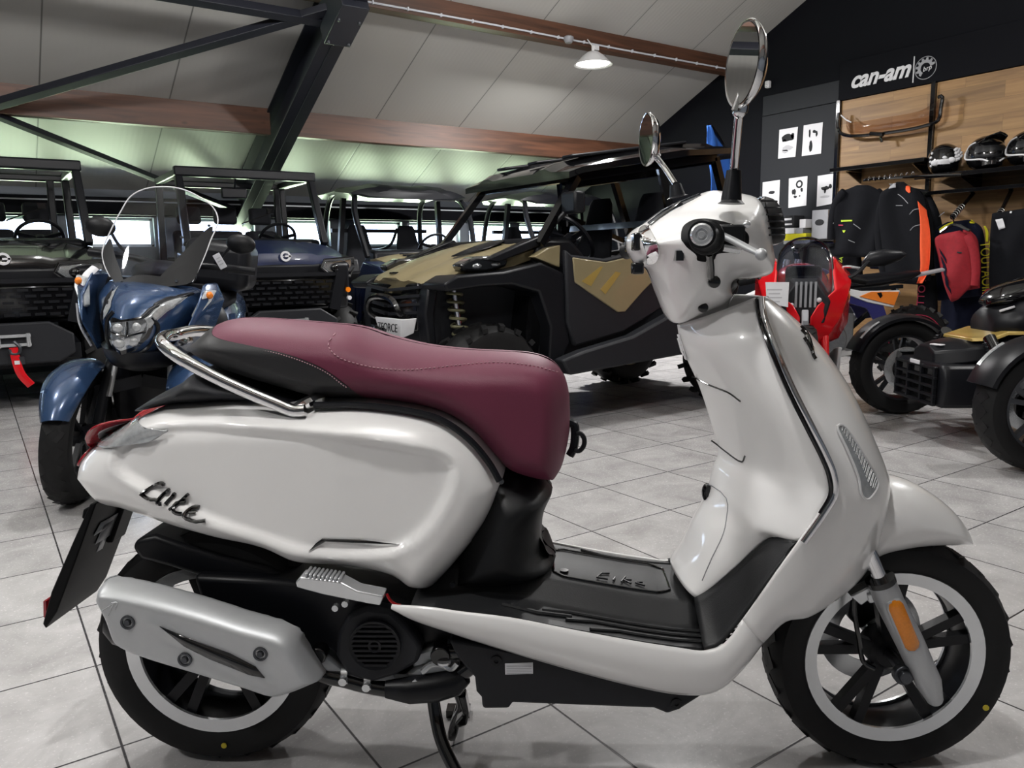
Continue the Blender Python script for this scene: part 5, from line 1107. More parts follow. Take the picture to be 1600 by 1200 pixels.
TB('price_tag', M['paper'], lambda b: b.box((-.26, tg[0], tg[1]), (.003, .032, .07), rx=.6), bevel=.001)
TB('tag_print', M['greyprint'], lambda b: [b.box((-.2575, tg[0]-.008*k, tg[1]+.012*k), (.001, .018, .004), rx=.6) for k in (-1, 0, 1)])
TB('front_shield', M['satin'], lambda b: b.rings([ringN(z, xf, xb, w, 3) for z, xf, xb, w in ((.3, -.16, -.3, .16), (.5, -.12, -.32, .2), (.75, -.12, -.34, .22), (.92, -.14, -.32, .2))]), smooth=60)
TB('footboard', M['satin'], lambda b: b.box((-.6, 0, .3), (.7, .40, .1)), bevel=.02)
TB('rear_body', M['blue'], lambda b: b.rings([[(x, w*math.cos(a), zc+h*math.sin(a)) for a in np.linspace(0, 2*PI, 20, endpoint=False)] for x, w, h, zc in ((-.72, .12, .16, .56), (-.85, .2, .2, .6), (-1.2, .22, .18, .66), (-1.6, .16, .12, .74), (-1.72, .06, .05, .78))]), smooth=60)
TB('saddle', M['seatgrey'], lambda b: b.rings([[(x, w*math.cos(a), zc+h*math.sin(a)) for a in np.linspace(0, 2*PI, 20, endpoint=False)] for x, w, h, zc in ((-.68, .09, .05, .78), (-.8, .15, .07, .80), (-1.1, .18, .07, .82), (-1.15, .17, .07, .86), (-1.5, .15, .06, .88), (-1.62, .08, .04, .88))]), smooth=60)
TB('leg_guard', M['mattegrey'], lambda b: b.ell((-.28, .20, .74), (.10, .085, .11)))
TB('guard_edge', M['blue'], lambda b: b.tube([(-.34, .285, .65), (-.33, .30, .73), (-.32, .29, .80)], .02, 8, k=12, flat=.5))
wheel(tr_, (-1.5, 0, .285), .285, .07, .18, spokes=5, near=-1, lip=False)
TB('exhaust', M['satin'], lambda b: b.cyl((-1.1, -.2, .3), (-1.65, -.24, .42), .06))
TB('top_box', M['satin'], lambda b: b.box((-1.1, .09, 1.0), (.36, .34, .26)), bevel=.06, seg=4)
# the parked vehicle leans to its left; the front wheels stay on the floor
shear_ = Matrix(((1, 0, 0, 0), (0, 1, LEAN, 0), (0, 0, 1, 0), (0, 0, 0, 1))); lean_ = Matrix.Rotation(-LEAN, 4, 'X')
def desc(o):
    yield o
    for c in o.children: yield from desc(c)
fw_ = {d.name for a in AX for d in desc(a)}
for d in list(desc(tr_)):
    if d.type == 'MESH': d.data.transform(shear_ if d.name in fw_ or d.name.startswith(('wheel', 'rim', 'brake_disc')) and d.data.vertices[0].co.x < -1 else lean_)

# ---------------------------------------------------------------- black and gold three-wheeler at the right edge (local: x forward, y left)
_o, _a = (4.2480,2.0000,0),2.51530
ky = thing('three_wheel_roadster', 'low black and gold three-wheeled roadster with grid grille and fat front tyres', 'three-wheeler', _o, _a)
def KB(name, m, fn, par=None, **k):
    b = MB(); fn(b); return b.build(name, m, par or ky, **k)
for s in (-1, 1):
    wheel(ky, (0, s*.68, .29), .29, .085, .2, spokes=5, near=s, lip=False, double=True, spoke_w=.022, spoke_mat=M['steel'], disc=.13)
    R = []
    for a in np.linspace(.35, 2.75, 20):
        r0, r1 = .305, .325; ring = []
        w_ = .10
        for t in np.linspace(-1, 1, 7): ring.append((r1*(1-.05*abs(t)**3)*math.cos(a), s*.68+w_*t, .29+r1*(1-.05*abs(t)**3)*math.sin(a)))
        for t in np.linspace(1, -1, 7): ring.append((r0*(1-.05*abs(t)**3)*math.cos(a), s*.68+w_*t, .29+r0*(1-.05*abs(t)**3)*math.sin(a)))
        R.append(ring)
    fd = KB('front_fender', M['satin'], lambda b: b.rings(R), smooth=50)
    KB('fender_lamp', M['lens'], lambda b: b.tube([(.318*math.cos(a)+.004, s*(.68-.06), .29+.318*math.sin(a)+.004) for a in np.linspace(.6, 1.05, 8)], .012, 8, flat=.5), fd)
    KB('suspension_arm', M['gloss'], lambda b: (b.bar((.05, s*.25, .28), (.02, s*.6, .24), .04, .03), b.bar((-.12, s*.25, .28), (-.03, s*.6, .24), .04, .03), b.bar((.0, s*.25, .42), (.0, s*.58, .38), .03, .025), b.cyl((-.02, s*.2, .55), (-.02, s*.5, .28), .03), b.box((0, s*.56, .30), (.12, .05, .2))))
    KB('shock_spring', M['steel'], lambda b: b.tube([(-.02, s*(.22+.26*k/60), .53-.24*k/60) if k % 4 == 0 else (-.02+.04*math.sin(k*PI/2), s*(.22+.26*k/60), .53-.24*k/60+.03*math.cos(k*PI/2)) for k in range(61)], .008, 6))
def box_front(b):
    b.rings([[(x, y*k, z) for y, z in ((-.24, .20), (.24, .20), (.27, .32), (.24, .42), (-.24, .42), (-.27, .32))] for x, k in ((.22, .92), (.18, 1.0), (-.1, 1.05), (-.3, 1.0))])
nose = KB('nose_shell', M['satin'], box_front, bevel=.02)
KB('radiator', M['gloss'], lambda b: b.box((.222, .0, .31), (.01, .40, .19)), nose)
gr = KB('radiator_grille', M['satin'], lambda b: ([b.box((.236, y, .31), (.02, .014, .2)) for y in (-.2, -.07, .07, .2)], [b.box((.236, 0, z), (.02, .42, .013)) for z in (.215, .26, .305, .35, .40)]), nose, bevel=.003)
KB('grille_badge', M['decal'], lambda b: b.box((.25, .02, .415), (.006, .10, .022)), nose, bevel=.004)
KB('upper_nose', M['satin'], lambda b: b.rings([[(x, y*k, z0+dz) for y, dz in ((-.22, -.05), (.22, -.05), (.2, .02), (.08, .05), (-.08, .05), (-.2, .02))] for x, k, z0 in ((.2, .5, .45), (.1, .9, .47), (-.1, 1.1, .50), (-.35, 1.1, .53))]), bevel=.01)
KB('nose_badge', M['decal'], lambda b: b.box((.16, .06, .505), (.03, .07, .008), rz=.4), bevel=.003)
KB('gold_panel', M['gold'], lambda b: b.rings([[(x, y*k, z+dz) for y, dz in ((-.2, 0), (.2, 0), (.19, .018), (-.19, .018))] for x, k, z in ((.03, .7, .525), (-.05, 1.0, .535), (-.12, .95, .56), (-.34, 1.1, .565))]), bevel=.004)
KB('body_shell', M['satin'], lambda b: b.rings([[(x, w*math.cos(a), zc+h*math.sin(a)) for a in np.linspace(0, 2*PI, 22, endpoint=False)] for x, w, h, zc in ((-.10, .12, .08, .60), (-.2, .2, .13, .62), (-.45, .22, .16, .66), (-.8, .2, .14, .58), (-1.3, .16, .12, .58))]), smooth=60)
KB('gold_flash', M['gold'], lambda b: b.prism([(-.22, .64), (-.42, .68), (-.45, .66), (-.3, .625)], .19, .215, 'y'), bevel=.004)
KB('gauge_pod', M['gloss'], lambda b: b.rings([[(x, w*math.cos(a), zc+h*math.sin(a)) for a in np.linspace(0, 2*PI, 18, endpoint=False)] for x, w, h, zc in ((-.1, .06, .02, .72), (-.16, .13, .05, .745), (-.32, .15, .06, .79), (-.4, .08, .03, .82))]), smooth=60)
KB('chrome_flash', M['decal'], lambda b: b.bar((-.12, .1, .675), (-.17, .14, .70), .02, .012), bevel=.003)
KB('handlebar', M['gloss'], lambda b: b.tube([(-.62, -.4, .95), (-.5, -.2, .92), (-.48, 0, .9), (-.5, .2, .92), (-.62, .4, .95)], .016, 10, k=24))
KB('saddle', M['seatgrey'], lambda b: b.rings([[(x, w*math.cos(a), zc+h*math.sin(a)) for a in np.linspace(0, 2*PI, 20, endpoint=False)] for x, w, h, zc in ((-.7, .1, .05, .70), (-.9, .17, .07, .66), (-1.2, .17, .08, .68), (-1.4, .12, .06, .74))]), smooth=60)
KB('belly', M['gloss'], lambda b: b.box((-.6, 0, .3), (1.1, .4, .24)), bevel=.03)
wheel(ky, (-1.7, 0, .3), .3, .11, .2, spokes=5, near=1, lip=False)
KB('swing_arm', M['gloss'], lambda b: (b.bar((-1.1, .16, .35), (-1.7, .15, .3), .05, .08), b.bar((-1.1, -.16, .35), (-1.7, -.15, .3), .05, .08)))

# ---------------------------------------------------------------- red sport motorcycle facing the camera
_o, _a = (4.0246,2.8144,0),-2.47940
rb_ = thing('sport_motorcycle', 'red sport motorcycle with clear screen and price sheet, behind the white scooter', 'motorcycle', _o, _a)
def RB(name, m, fn, par=None, **k):
    b = MB(); fn(b); return b.build(name, m, par or rb_, **k)
for s in (-1, 1):
    RB('fairing_half', M['red'], lambda b: b.rings([
        [(.30, s*.02, .46), (.28, s*.05, .455), (.2, s*.10, .47), (.2, s*.03, .47)],
        [(.33, s*.02, .55), (.28, s*.13, .53), (.1, s*.20, .50), (.1, s*.05, .5)],
        [(.36, s*.025, .64), (.25, s*.19, .63), (-.05, s*.26, .58), (-.05, s*.1, .58)],
        [(.34, s*.06, .70), (.22, s*.22, .73), (-.1, s*.27, .72), (-.1, s*.12, .7)],
        [(.24, s*.155, .78), (.14, s*.25, .82), (-.12, s*.27, .86), (-.12, s*.15, .84)],
        [(.1, s*.145, .93), (.06, s*.165, .95), (-.08, s*.17, .97), (-.08, s*.14, .95)]]), bevel=.01, smooth=50)
    a = RB('mirror_arm', M['satin'], lambda b: b.tube([(.10, s*.2, .83), (.06, s*.27, .86), (-.05, s*.36, .94)], .011, 8, k=10))
    RB('mirror_housing', M['satin'], lambda b: b.rings([[(-.06+.03*math.cos(t)*k, s*y, z+h*math.sin(t)) for t in np.linspace(0, 2*PI, 14, endpoint=False)] for y, z, h, k in ((.32, .925, .012, .4), (.36, .945, .045, 1), (.44, .955, .05, 1), (.52, .965, .03, .8), (.55, .97, .006, .3))]), a, smooth=60)
    RB('grip', M['black'], lambda b: b.cyl((-.15, s*.22, .84), (-.22, s*.36, .81), .02))
    RB('brake_lever', M['alu'], lambda b: b.tube([(-.06, s*.2, .90), (-.02, s*.25, .905), (-.04, s*.33, .89)], .008, 8, k=10))
RB('nose_blade', M['lightgrey'], lambda b: b.prism([(.34, .44), (.37, .52), (.375, .62), (.33, .68), (.3, .66), (.3, .5)], -.018, .018, 'y'), bevel=.006)
RB('air_intake', M['mattegrey'], lambda b: b.rings([[(.31, y*k, z0+dz) for y, dz in ((-.1, .0), (.1, .0), (.13, .12), (.06, .22), (-.06, .22), (-.13, .12))] for k, z0 in ((1, .60),)] + [[(.1, y, .62+dz) for y, dz in ((-.12, .0), (.12, .0), (.15, .12), (.08, .24), (-.08, .24), (-.15, .12))]]), bevel=.01)
RB('intake_fins', M['lightgrey'], lambda b: [b.box((.315, y, .76), (.012, .012, .14)) for y in (-.05, -.025, 0, .025, .05)])
RB('lamp_bulb', M['decal'], lambda b: [b.ell((.31, y, z), (.012, .014, .014)) for y, z in ((-.07, .70), (.07, .73))])
sv_ = [(.24-.55*max(0, z-.72)-1.0*y*y, y, z) for y, z in catmull([(-.14, .70), (-.15, .85), (-.13, 1.0), (-.07, 1.06), (0, 1.075), (.07, 1.06), (.13, 1.0), (.15, .85), (.14, .70)], 40)]
b = MB(); cen = [(.27, y*.2, .70) for _, y, z in sv_]; b.grid(np.array([[tuple(np.array(p)*(1-t)+np.array(q)*t) for p, q in zip(sv_, cen)] for t in np.linspace(0, 1, 8)])); ws_ = b.build('windscreen', M['tint'], rb_, smooth=80, solid=.003)
RB('screen_edge', M['gloss'], lambda b: b.tube(sv_, .006, 6), ws_)
RB('clocks', M['satin'], lambda b: b.box((.02, 0, .86), (.08, .2, .1), ry=-.5), bevel=.02)
RB('clock_face', M['lightgrey'], lambda b: b.box((-.02, 0, .89), (.01, .12, .06), ry=-.5))
RB('tank', M['red'], lambda b: b.ell((-.35, 0, .80), (.24, .17, .13)))
RB('tail_seat', M['satin'], lambda b: b.rings([[(x, w*math.cos(t), zc+h*math.sin(t)) for t in np.linspace(0, 2*PI, 16, endpoint=False)] for x, w, h, zc in ((-.5, .12, .06, .74), (-.7, .14, .06, .76), (-.95, .1, .05, .83), (-1.05, .03, .02, .86))]), smooth=60)
ps = RB('price_sheet', M['paper'], lambda b: b.prism([(-0.214,0.831),(-0.09,0.83),(-0.092,0.694),(-0.203,0.715)], .36, .362, 'x'))
RB('sheet_print', M['greyprint'], lambda b: [b.box((.3625, -.165, .79-.022*k), (.001, .08-.02*(k % 2), .007)) for k in range(5)], ps)
RB('engine', M['satin'], lambda b: b.box((-.2, 0, .4), (.5, .3, .3)), bevel=.04)
RB('fork_leg', M['red'], lambda b: b.cyl((.22, .11, .6), (.40, .11, .30), .024)); RB('fork_leg', M['red'], lambda b: b.cyl((.22, -.11, .6), (.40, -.11, .30), .024))
wheel(rb_, (.40, 0, .30), .30, .06, .215, spokes=5, near=1, lip=False, double=True, disc=.15)
wheel(rb_, (-.84, 0, .28), .28, .09, .19, spokes=5, near=1, lip=False, double=True)
RB('lower_fairing', M['wplastic'], lambda b: [b.prism([(.2, .46), (.1, .28), (-.4, .24), (-.45, .34), (-.1, .42)], s*.2-.01, s*.2+.01, 'y') for s in (-1, 1)], bevel=.006)
RB('kick_stand', M['gloss'], lambda b: b.tube([(-.3, .16, .24), (-.32, .25, .1), (-.31, .32, .012)], .011, 8, k=10))

# ---------------------------------------------------------------- off-road motorcycle, side on, behind
_o, _a = (5.9082,3.2055,0),2.65830
db_ = thing('off_road_motorcycle', 'orange, white and violet off-road motorcycle with knobby tyre, in front of the clothes rail', 'motorcycle', _o, _a)
def DB(name, m, fn, par=None, **k):
    b = MB(); fn(b); return b.build(name, m, par or db_, **k)
w_ = wheel(db_, (-.05, 0, .29), .295, .065, .21, spokes=14, near=1, lip=True, rim_mat=M['gloss'], lugs=24, spoke_w=.006, disc=.11)
DB('rim_stripe', M['pinkdecal'], lambda b: [b.lathe([(.223, s*.058), (.228, s*.058), (.228, s*.062), (.223, s*.062)], (-.05, 0, .29), 'y', 40) for s in (-1, 1)], w_)
wheel(db_, (1.02, 0, .28), .285, .045, .21, spokes=16, near=1, rim_mat=M['gloss'], lugs=24, spoke_w=.006, disc=.13)
DB('seat', M['satin'], lambda b: b.rings([[(x, w*math.cos(t), zc+h*math.sin(t)) for t in np.linspace(0, 2*PI, 18, endpoint=False)] for x, w, h, zc in ((.72, .05, .035, .82), (.5, .08, .05, .78), (.25, .09, .05, .80), (.02, .08, .035, .83), (-.05, .05, .02, .845))]), smooth=60)
DB('rear_fender', M['lightgrey'], lambda b: b.rings([[(x, y*w, z + .01*(1-abs(y))) for y in (-1, -.6, 0, .6, 1)] + [(x, y*w, z-.014) for y in (1, 0, -1)] for x, w, z in ((.1, .06, .815), (-.05, .05, .835), (-.24, .03, .868))]), bevel=.003)
for s in (-1, 1):
    sp_ = DB('side_panel', M['wplastic'], lambda b: b.prism([(.56, .765), (.40, .735), (.13, .735), (.17, .62), (.36, .66), (.52, .72)], s*.10-.008, s*.10+.008, 'y'), bevel=.005)
    DB('orange_field', M['orangep'], lambda b: b.prism([(.42, .70), (.34, .73), (.14, .725), (.17, .635), (.33, .675)], s*.11-.004, s*.11+.004, 'y'), sp_, bevel=.002)
    DB('panel_emblem', M['gloss'], lambda b: b.prism([(.30, .72), (.27, .725), (.26, .70), (.275, .685), (.285, .70)], s*.115-.001, s*.115+.001, 'y'), sp_)
    DB('lower_panel', M['violet'], lambda b: b.prism([(.64, .78), (.56, .77), (.36, .67), (.24, .64), (.20, .54), (.30, .53), (.36, .62), (.5, .66)], s*.095-.006, s*.095+.006, 'y'), bevel=.004)
    DB('radiator_shroud', M['orangep'], lambda b: b.prism([(.66, .86), (.82, .78), (.86, .66), (.74, .58), (.58, .74)], s*.15-.01, s*.15+.01, 'y'), bevel=.006)
    DB('fork_leg', M['alu'], lambda b: b.cyl((.84, s*.08, .95), (.92, s*.08, .38), .024))
DB('sub_frame', M['gloss'], lambda b: (b.bar((.7, .08, .72), (.1, .08, .76), .025, .025), b.bar((.5, .08, .45), (.15, .08, .74), .025, .025), b.bar((.7, -.08, .72), (.1, -.08, .76), .025, .025), b.bar((.5, .06, .4), (-.05, .07, .31), .04, .06), b.bar((.5, -.06, .4), (-.05, -.07, .31), .04, .06)))
DB('engine', M['cast'], lambda b: (b.box((.62, 0, .46), (.34, .24, .26)), b.cyl((.62, -.15, .42), (.62, .15, .42), .11, n=20), b.box((.72, 0, .62), (.14, .16, .16))), bevel=.015)
DB('exhaust', M['alu'], lambda b: b.tube([(.8, -.08, .6), (.9, -.12, .45), (.6, -.13, .36), (.3, -.12, .55), (.0, -.12, .72)], .028, 10, k=24))
DB('skid_plate', M['wplastic'], lambda b: b.prism([(.52, .40), (.50, .34), (.30, .345), (.28, .335), (.6, .29), (.85, .34), (.92, .5)], -.12, .12, 'y'), bevel=.008)
DB('handlebar', M['gloss'], lambda b: b.tube([(.72, -.3, 1.06), (.78, -.15, 1.06), (.82, 0, 1.0), (.78, .15, 1.06), (.72, .3, 1.06)], .012, 8, k=20))
DB('front_fender', M['wplastic'], lambda b: b.prism([(.78, .72), (.95, .76), (1.2, .70), (1.1, .74), (.95, .80)], -.06, .06, 'y'), bevel=.01)
DB('tank', M['violet'], lambda b: b.ell((.7, 0, .80), (.16, .1, .1)))

# stretch the upper works over the wheels
wn = {d.name for c in db_.children if c.name.startswith('wheel') for d in desc(c)}
for d in list(desc(db_)):
    if d.type == 'MESH': d.data.transform(Matrix.Diagonal((1.12, 1, 1, 1)) if d.name in wn and d.data.vertices[0].co.x > 9 else (Matrix.Identity(4) if d.name in wn else Matrix.Translation((0, 0, -.115)) @ Matrix.Diagonal((1.12, 1.12, 1.12, 1))))

# ---------------------------------------------------------------- display wall at the right (boards, sheets, shelves, helmets, clothing)
def wallbox(name, m, v0, v1, z0, z1, t=.02, u=WALLU, bevel=.002):
    b = MB(); b.box((u-t/2, (v0+v1)/2, (z0+z1)/2), (t, abs(v1-v0), z1-z0)); return b.build(name, m, bevel=bevel)
q = [(5.448,2.422),(4.566,2.39),(4.548,2.433),(3.664,2.423),(3.637,2.423),(2.982,2.415),(5.455,2.602),(4.552,2.764)]
VL, VM, VR = q[0][0], q[2][0], q[3][0]
struct(wallbox('wall_panel_oak', M['oak'], VR+.02, VM-.01, .2, q[2][1]-.01, .02)); struct(wallbox('wall_panel_oak', M['oak'], 1.0, VR-.02, .2, q[2][1]-.01, .02))
struct(wallbox('wall_panel_grey', M['panel'], VM+.03, VL, .2, q[0][1], .02)); struct(wallbox('wall_panel_grey', M['panel'], VM+.03, VL, q[0][1]+.006, q[0][1]+.2, .016))
struct(wallbox('wall_header_board', M['darkwall'], 1.0, VM+.02, q[2][1]-.005, q[2][1]+.34, .03))
for v in (VM+.01, VR): tag(wallbox('shelf_upright', M['gloss'], v-.018, v+.018, .2, q[2][1], .05), 'black slotted shelf upright %s' % ('between the grey board and the oak board' if v > VR+.1 else 'between the two oak boards'), 'upright', 'slotted shelf uprights')
# lettering and emblem on the header
sg = thing('header_sign', 'white lettering and round cog emblem on the dark header board', 'sign', (WALLU-.03, (VM+VR)/2, q[2][1]+.1))
a = [(4.452,2.522),(3.89,2.505),(3.851,2.508),(3.748,2.562)]
text('can-am', 'sign_lettering', .205, (WALLU-.033, a[0][0], a[0][1]), (0, -1, 0), (0, 0, 1), M['decal'], sg, .003, .35, sx=.95, bold=.006, room=True)
b = MB(); b.box((WALLU-.034, a[2][0], a[2][1]+.06), (.006, .008, .22)); b.build('sign_divider', M['decal'], sg, room=True)
b = MB(); ec = (a[3][0], a[3][1]); rr = .085
outer = []
for i in range(96):
    t = 2*PI*i/96; outer.append(((rr*.88 + (.010 if (i // 4) % 2 else -.008)*(1 if .1 < t < 3.9 else 0))*math.cos(t), (rr*.88 + (.010 if (i // 4) % 2 else -.008)*(1 if .1 < t < 3.9 else 0))*math.sin(t)))
arc = [p for i, p in enumerate(outer) if .15 < 2*PI*i/96 < 4.2]; inn = [(.042*math.cos(t), .042*math.sin(t)) for t in np.linspace(4.2, .15, 40)]
b.prism([(ec[0]-x, ec[1]+y) for x, y in arc+inn], WALLU-.036, WALLU-.031, 'x'); b.build('cog_emblem', M['lightgrey'], sg, room=True)
b = MB(); b.lathe([(rr*1.06, -.002), (rr*1.12, -.002), (rr*1.12, .002), (rr*1.06, .002)], (WALLU-.033, ec[0], ec[1]), 'x', 48); b.build('emblem_ring', M['lightgrey'], sg, room=True)
text('brp', 'emblem_lettering', .055, (WALLU-.037, ec[0]+.02, ec[1]-.03), (0, -1, .15), (0, 0, 1), M['decal'], sg, .002, .3, room=True)
# printed sheets
SHEETS = [([(5.225,2.259),(5.006,2.258),(5.023,1.969),(5.229,1.974)], 'sheet with black parts drawing above a pale sketch on the grey board', [((.5, .68), (.36, .15)), ((.3, .6), (.12, .05)), ((.75, .72), (.1, .1))], [((.5, .32), (.3, .1)), ((.4, .22), (.2, .06))]),
  ([(4.94,2.261),(4.727,2.259),(4.733,1.965),(4.949,1.966)], 'sheet with two separate small black part drawings on the grey board', [((.35, .72), (.05, .16)), ((.6, .74), (.10, .06)), ((.72, .66), (.05, .1)), ((.45, .28), (.1, .18))], []),
  ([(5.41,1.753),(5.196,1.759),(5.199,1.456),(5.406,1.443)], 'half hidden sheet just above the scooter headlight', [((.55, .62), (.2, .06))], []),
  ([(5.089,1.762),(4.874,1.766),(4.875,1.479),(5.083,1.468)], 'sheet showing black rings and round parts', [((.3, .52), (.13, .1)), ((.72, .56), (.07, .08)), ((.38, .35), (.1, .05)), ((.62, .36), (.05, .03))], []),
  ([(4.758,1.755),(4.544,1.763),(4.536,1.48),(4.758,1.459)], 'sheet with black cross shaped part, beside the black shelf', [((.42, .56), (.24, .07)), ((.66, .6), (.09, .08)), ((.4, .47), (.06, .08))], [((.4, .28), (.25, .05))])]
for c, lb, dk, gy in SHEETS:
    b = MB(); b.prism(c, 6.972, 6.9745, 'x'); o = b.build('hanging_sheet', M['paper'])
    tag(o, lb, 'sheet', 'printed sheets on the grey board'); C_ = [np.array(p) for p in c]
    def at(s_, t): return (C_[3]*(1-s_)+C_[2]*s_)*(1-t) + (C_[0]*(1-s_)+C_[1]*s_)*t
    W_ = np.linalg.norm(C_[1]-C_[0]); H_ = np.linalg.norm(C_[3]-C_[0])
    for lst, m in ((dk, M['print']), (gy, M['greyprint'])):
        for (s_, t), (rx, ry) in lst:
            p = at(s_, t); bb_ = MB()
            pts = [(p[0] + W_*rx*(.8+.35*random.random())*math.cos(a_), p[1] + W_*ry*1.3*(.7+.5*random.random())*math.sin(a_)) for a_ in np.linspace(0, 2*PI, 14, endpoint=False)]
            bb_.prism(pts, 6.9708, 6.9718, 'x'); bb_.build('drawing', m, o, room=False)
            d = bpy.data.objects[-1] if False else o.children[-1]; d.data.transform(Matrix.Translation(-o.location))
    if 'rings' in lb:
        p = at(.58, .76); bb_ = MB(); bb_.lathe([(.022, -.0006), (.04, -.0006), (.04, .0006), (.022, .0006)], (6.9712, p[0], p[1]), 'x', 24); d = bb_.build('drawing', M['print'], o); d.data.transform(Matrix.Translation(-o.location))
# hanging windscreen with black frame
ws_t = thing('windscreen_part', 'brown tinted half windscreen in a black frame hung on the oak board', 'windscreen', (6.9, (VM+VR)/2, 1.95))
wt = [(4.449,2.261),(4.368,2.203),(3.998,2.185),(3.713,2.199),(3.598,2.268)]; wbm = [(4.428,2.114),(4.266,2.085),(3.991,2.074),(3.705,2.081),(3.578,2.124)]
A_ = catmull(wt, 30); B_ = catmull(wbm, 30); P = np.zeros((30, 8, 3))
for i in range(30):
    for j in range(8):
        t = j/7; p = A_[i]*(1-t)+B_[i]*t; P[i, j] = (6.86 + .08*((i/29-.5)*2)**4 - .05*math.sin(PI*t)*.6, p[0], p[1])
b = MB(); b.grid(P); b.build('screen_sheet', M['visor'], ws_t, room=True, smooth=80)
fr_ = [(6.87,4.491,2.301),(6.87,4.5,2.222),(6.87,4.475,2.125),(6.87,4.388,2.079),(6.87,4.259,2.061),(6.87,3.984,2.05),(6.87,3.699,2.058),(6.87,3.56,2.09),(6.87,3.545,2.18),(6.87,3.541,2.283),(6.87,3.572,2.278)]
b = MB(); b.tube(fr_, .016, 8, k=60); b.tube([(6.87,4.117,2.064),(6.87,4.066,2.034),(6.87,4.051,1.977)], .012, 6); b.tube([(6.85,4.154,2.062),(6.85,4.031,2.039)], .02, 8); b.build('screen_frame', M['gloss'], ws_t, room=True)
b = MB(); b.tube([(6.86,4.463,2.273),(6.86,4.409,2.224),(6.86,4.355,2.193)], .006, 6); b.build('screen_strap', M['decal'], ws_t, room=True)
# shelves
def shelf(label, px0, px1, dep, u1=6.98):
    b = MB(); v0, v1, z = px0[0], px1[0], (px0[1]+px1[1])/2
    b.box((u1-dep/2, (v0+v1)/2, z), (dep, abs(v1-v0), .035)); o = b.build('wall_shelf', M['gloss'], bevel=.003); tag(o, label, 'shelf', 'black wall shelves')
    b = MB()
    for t in (.15, .85): b.prism([(u1, z-.02), (u1-dep*.8, z-.02), (u1, z-.12)], v0+(v1-v0)*t-.006, v0+(v1-v0)*t+.006, 'y')
    d = b.build('shelf_bracket', M['gloss'], o); d.data.transform(Matrix.Translation(-o.location)); return o
s1 = [(4.438,1.763),(3.557,1.756),(3.568,1.594),(2.806,1.613)]
shelf('short empty black shelf below the hung windscreen', s1[0], s1[1], .3)
V2 = s1[2][0]; Z2 = (s1[2][1]+s1[3][1])/2
shelf('long black shelf carrying the helmets', (V2, Z2), (1.3, Z2), .42)
b = MB(); b.box((6.8, (V2+1.3)/2, Z2-.13), (.36, abs(V2-1.3)-.02, .03)); tag(b.build('wall_shelf', M['gloss'], bevel=.003), 'black under-shelf right below the helmets', 'shelf', 'black wall shelves')
# small stock boxes at the left
SB_ = [([(5.033,1.38),(4.893,1.271)], M['print'], 'dark carton with pale print, topmost of the small cartons'), ([(5.02,1.258),(4.89,1.202)], M['paper'], 'flat white carton on the yellow box'), ([(4.83,1.337),(4.761,1.253)], M['paper'], 'small upright white carton below the grey board'), ([(4.863,1.257),(4.788,1.198)], M['lightgrey'], 'small grey carton beside the flat white carton'), ([(5.003,1.2),(4.749,1.134)], M['yellowfab'], 'long yellow carton under the small cartons'), ([(5.008,1.136),(4.705,1.101)], M['lightgrey'], 'grey shelf board under the yellow carton')]
for c, m, lb in SB_:
    b = MB(); v0, z1 = c[0]; v1, z0 = c[1]; b.box((6.89, (v0+v1)/2, (z0+z1)/2), (.16, abs(v1-v0), z1-z0)); o = b.build('carton' if 'board' not in lb.split()[1:3] else 'wall_shelf', m, bevel=.003); tag(o, lb, 'carton' if 'board' not in lb.split()[1:3] else 'shelf')
    if 'dark' in lb:
        b = MB(); b.box((6.809, (v0+v1)/2, (z0+z1)/2+.02), (.002, abs(v1-v0)*.6, .02)); b.box((6.809, (v0+v1)/2, (z0+z1)/2-.03), (.002, abs(v1-v0)*.7, .016)); d = b.build('carton_print', M['decal'], o); d.data.transform(Matrix.Translation(-o.location))
c = [(4.741,1.419),(4.566,1.14)]
b = MB(); b.box((6.93, (c[0][0]+c[1][0])/2, (c[0][1]+c[1][1])/2), (.1, abs(c[0][0]-c[1][0]), c[0][1]-c[1][1])); o = tag(b.build('parts_box', M['lightgrey'], bevel=.004), 'grey box with black part picture, between the cartons and the jackets', 'box')
b = MB(); b.ell((6.878, (c[0][0]+c[1][0])/2, (c[0][1]+c[1][1])/2+.02), (.004, .05, .03)); d = b.build('box_picture', M['print'], o); d.data.transform(Matrix.Translation(-o.location))
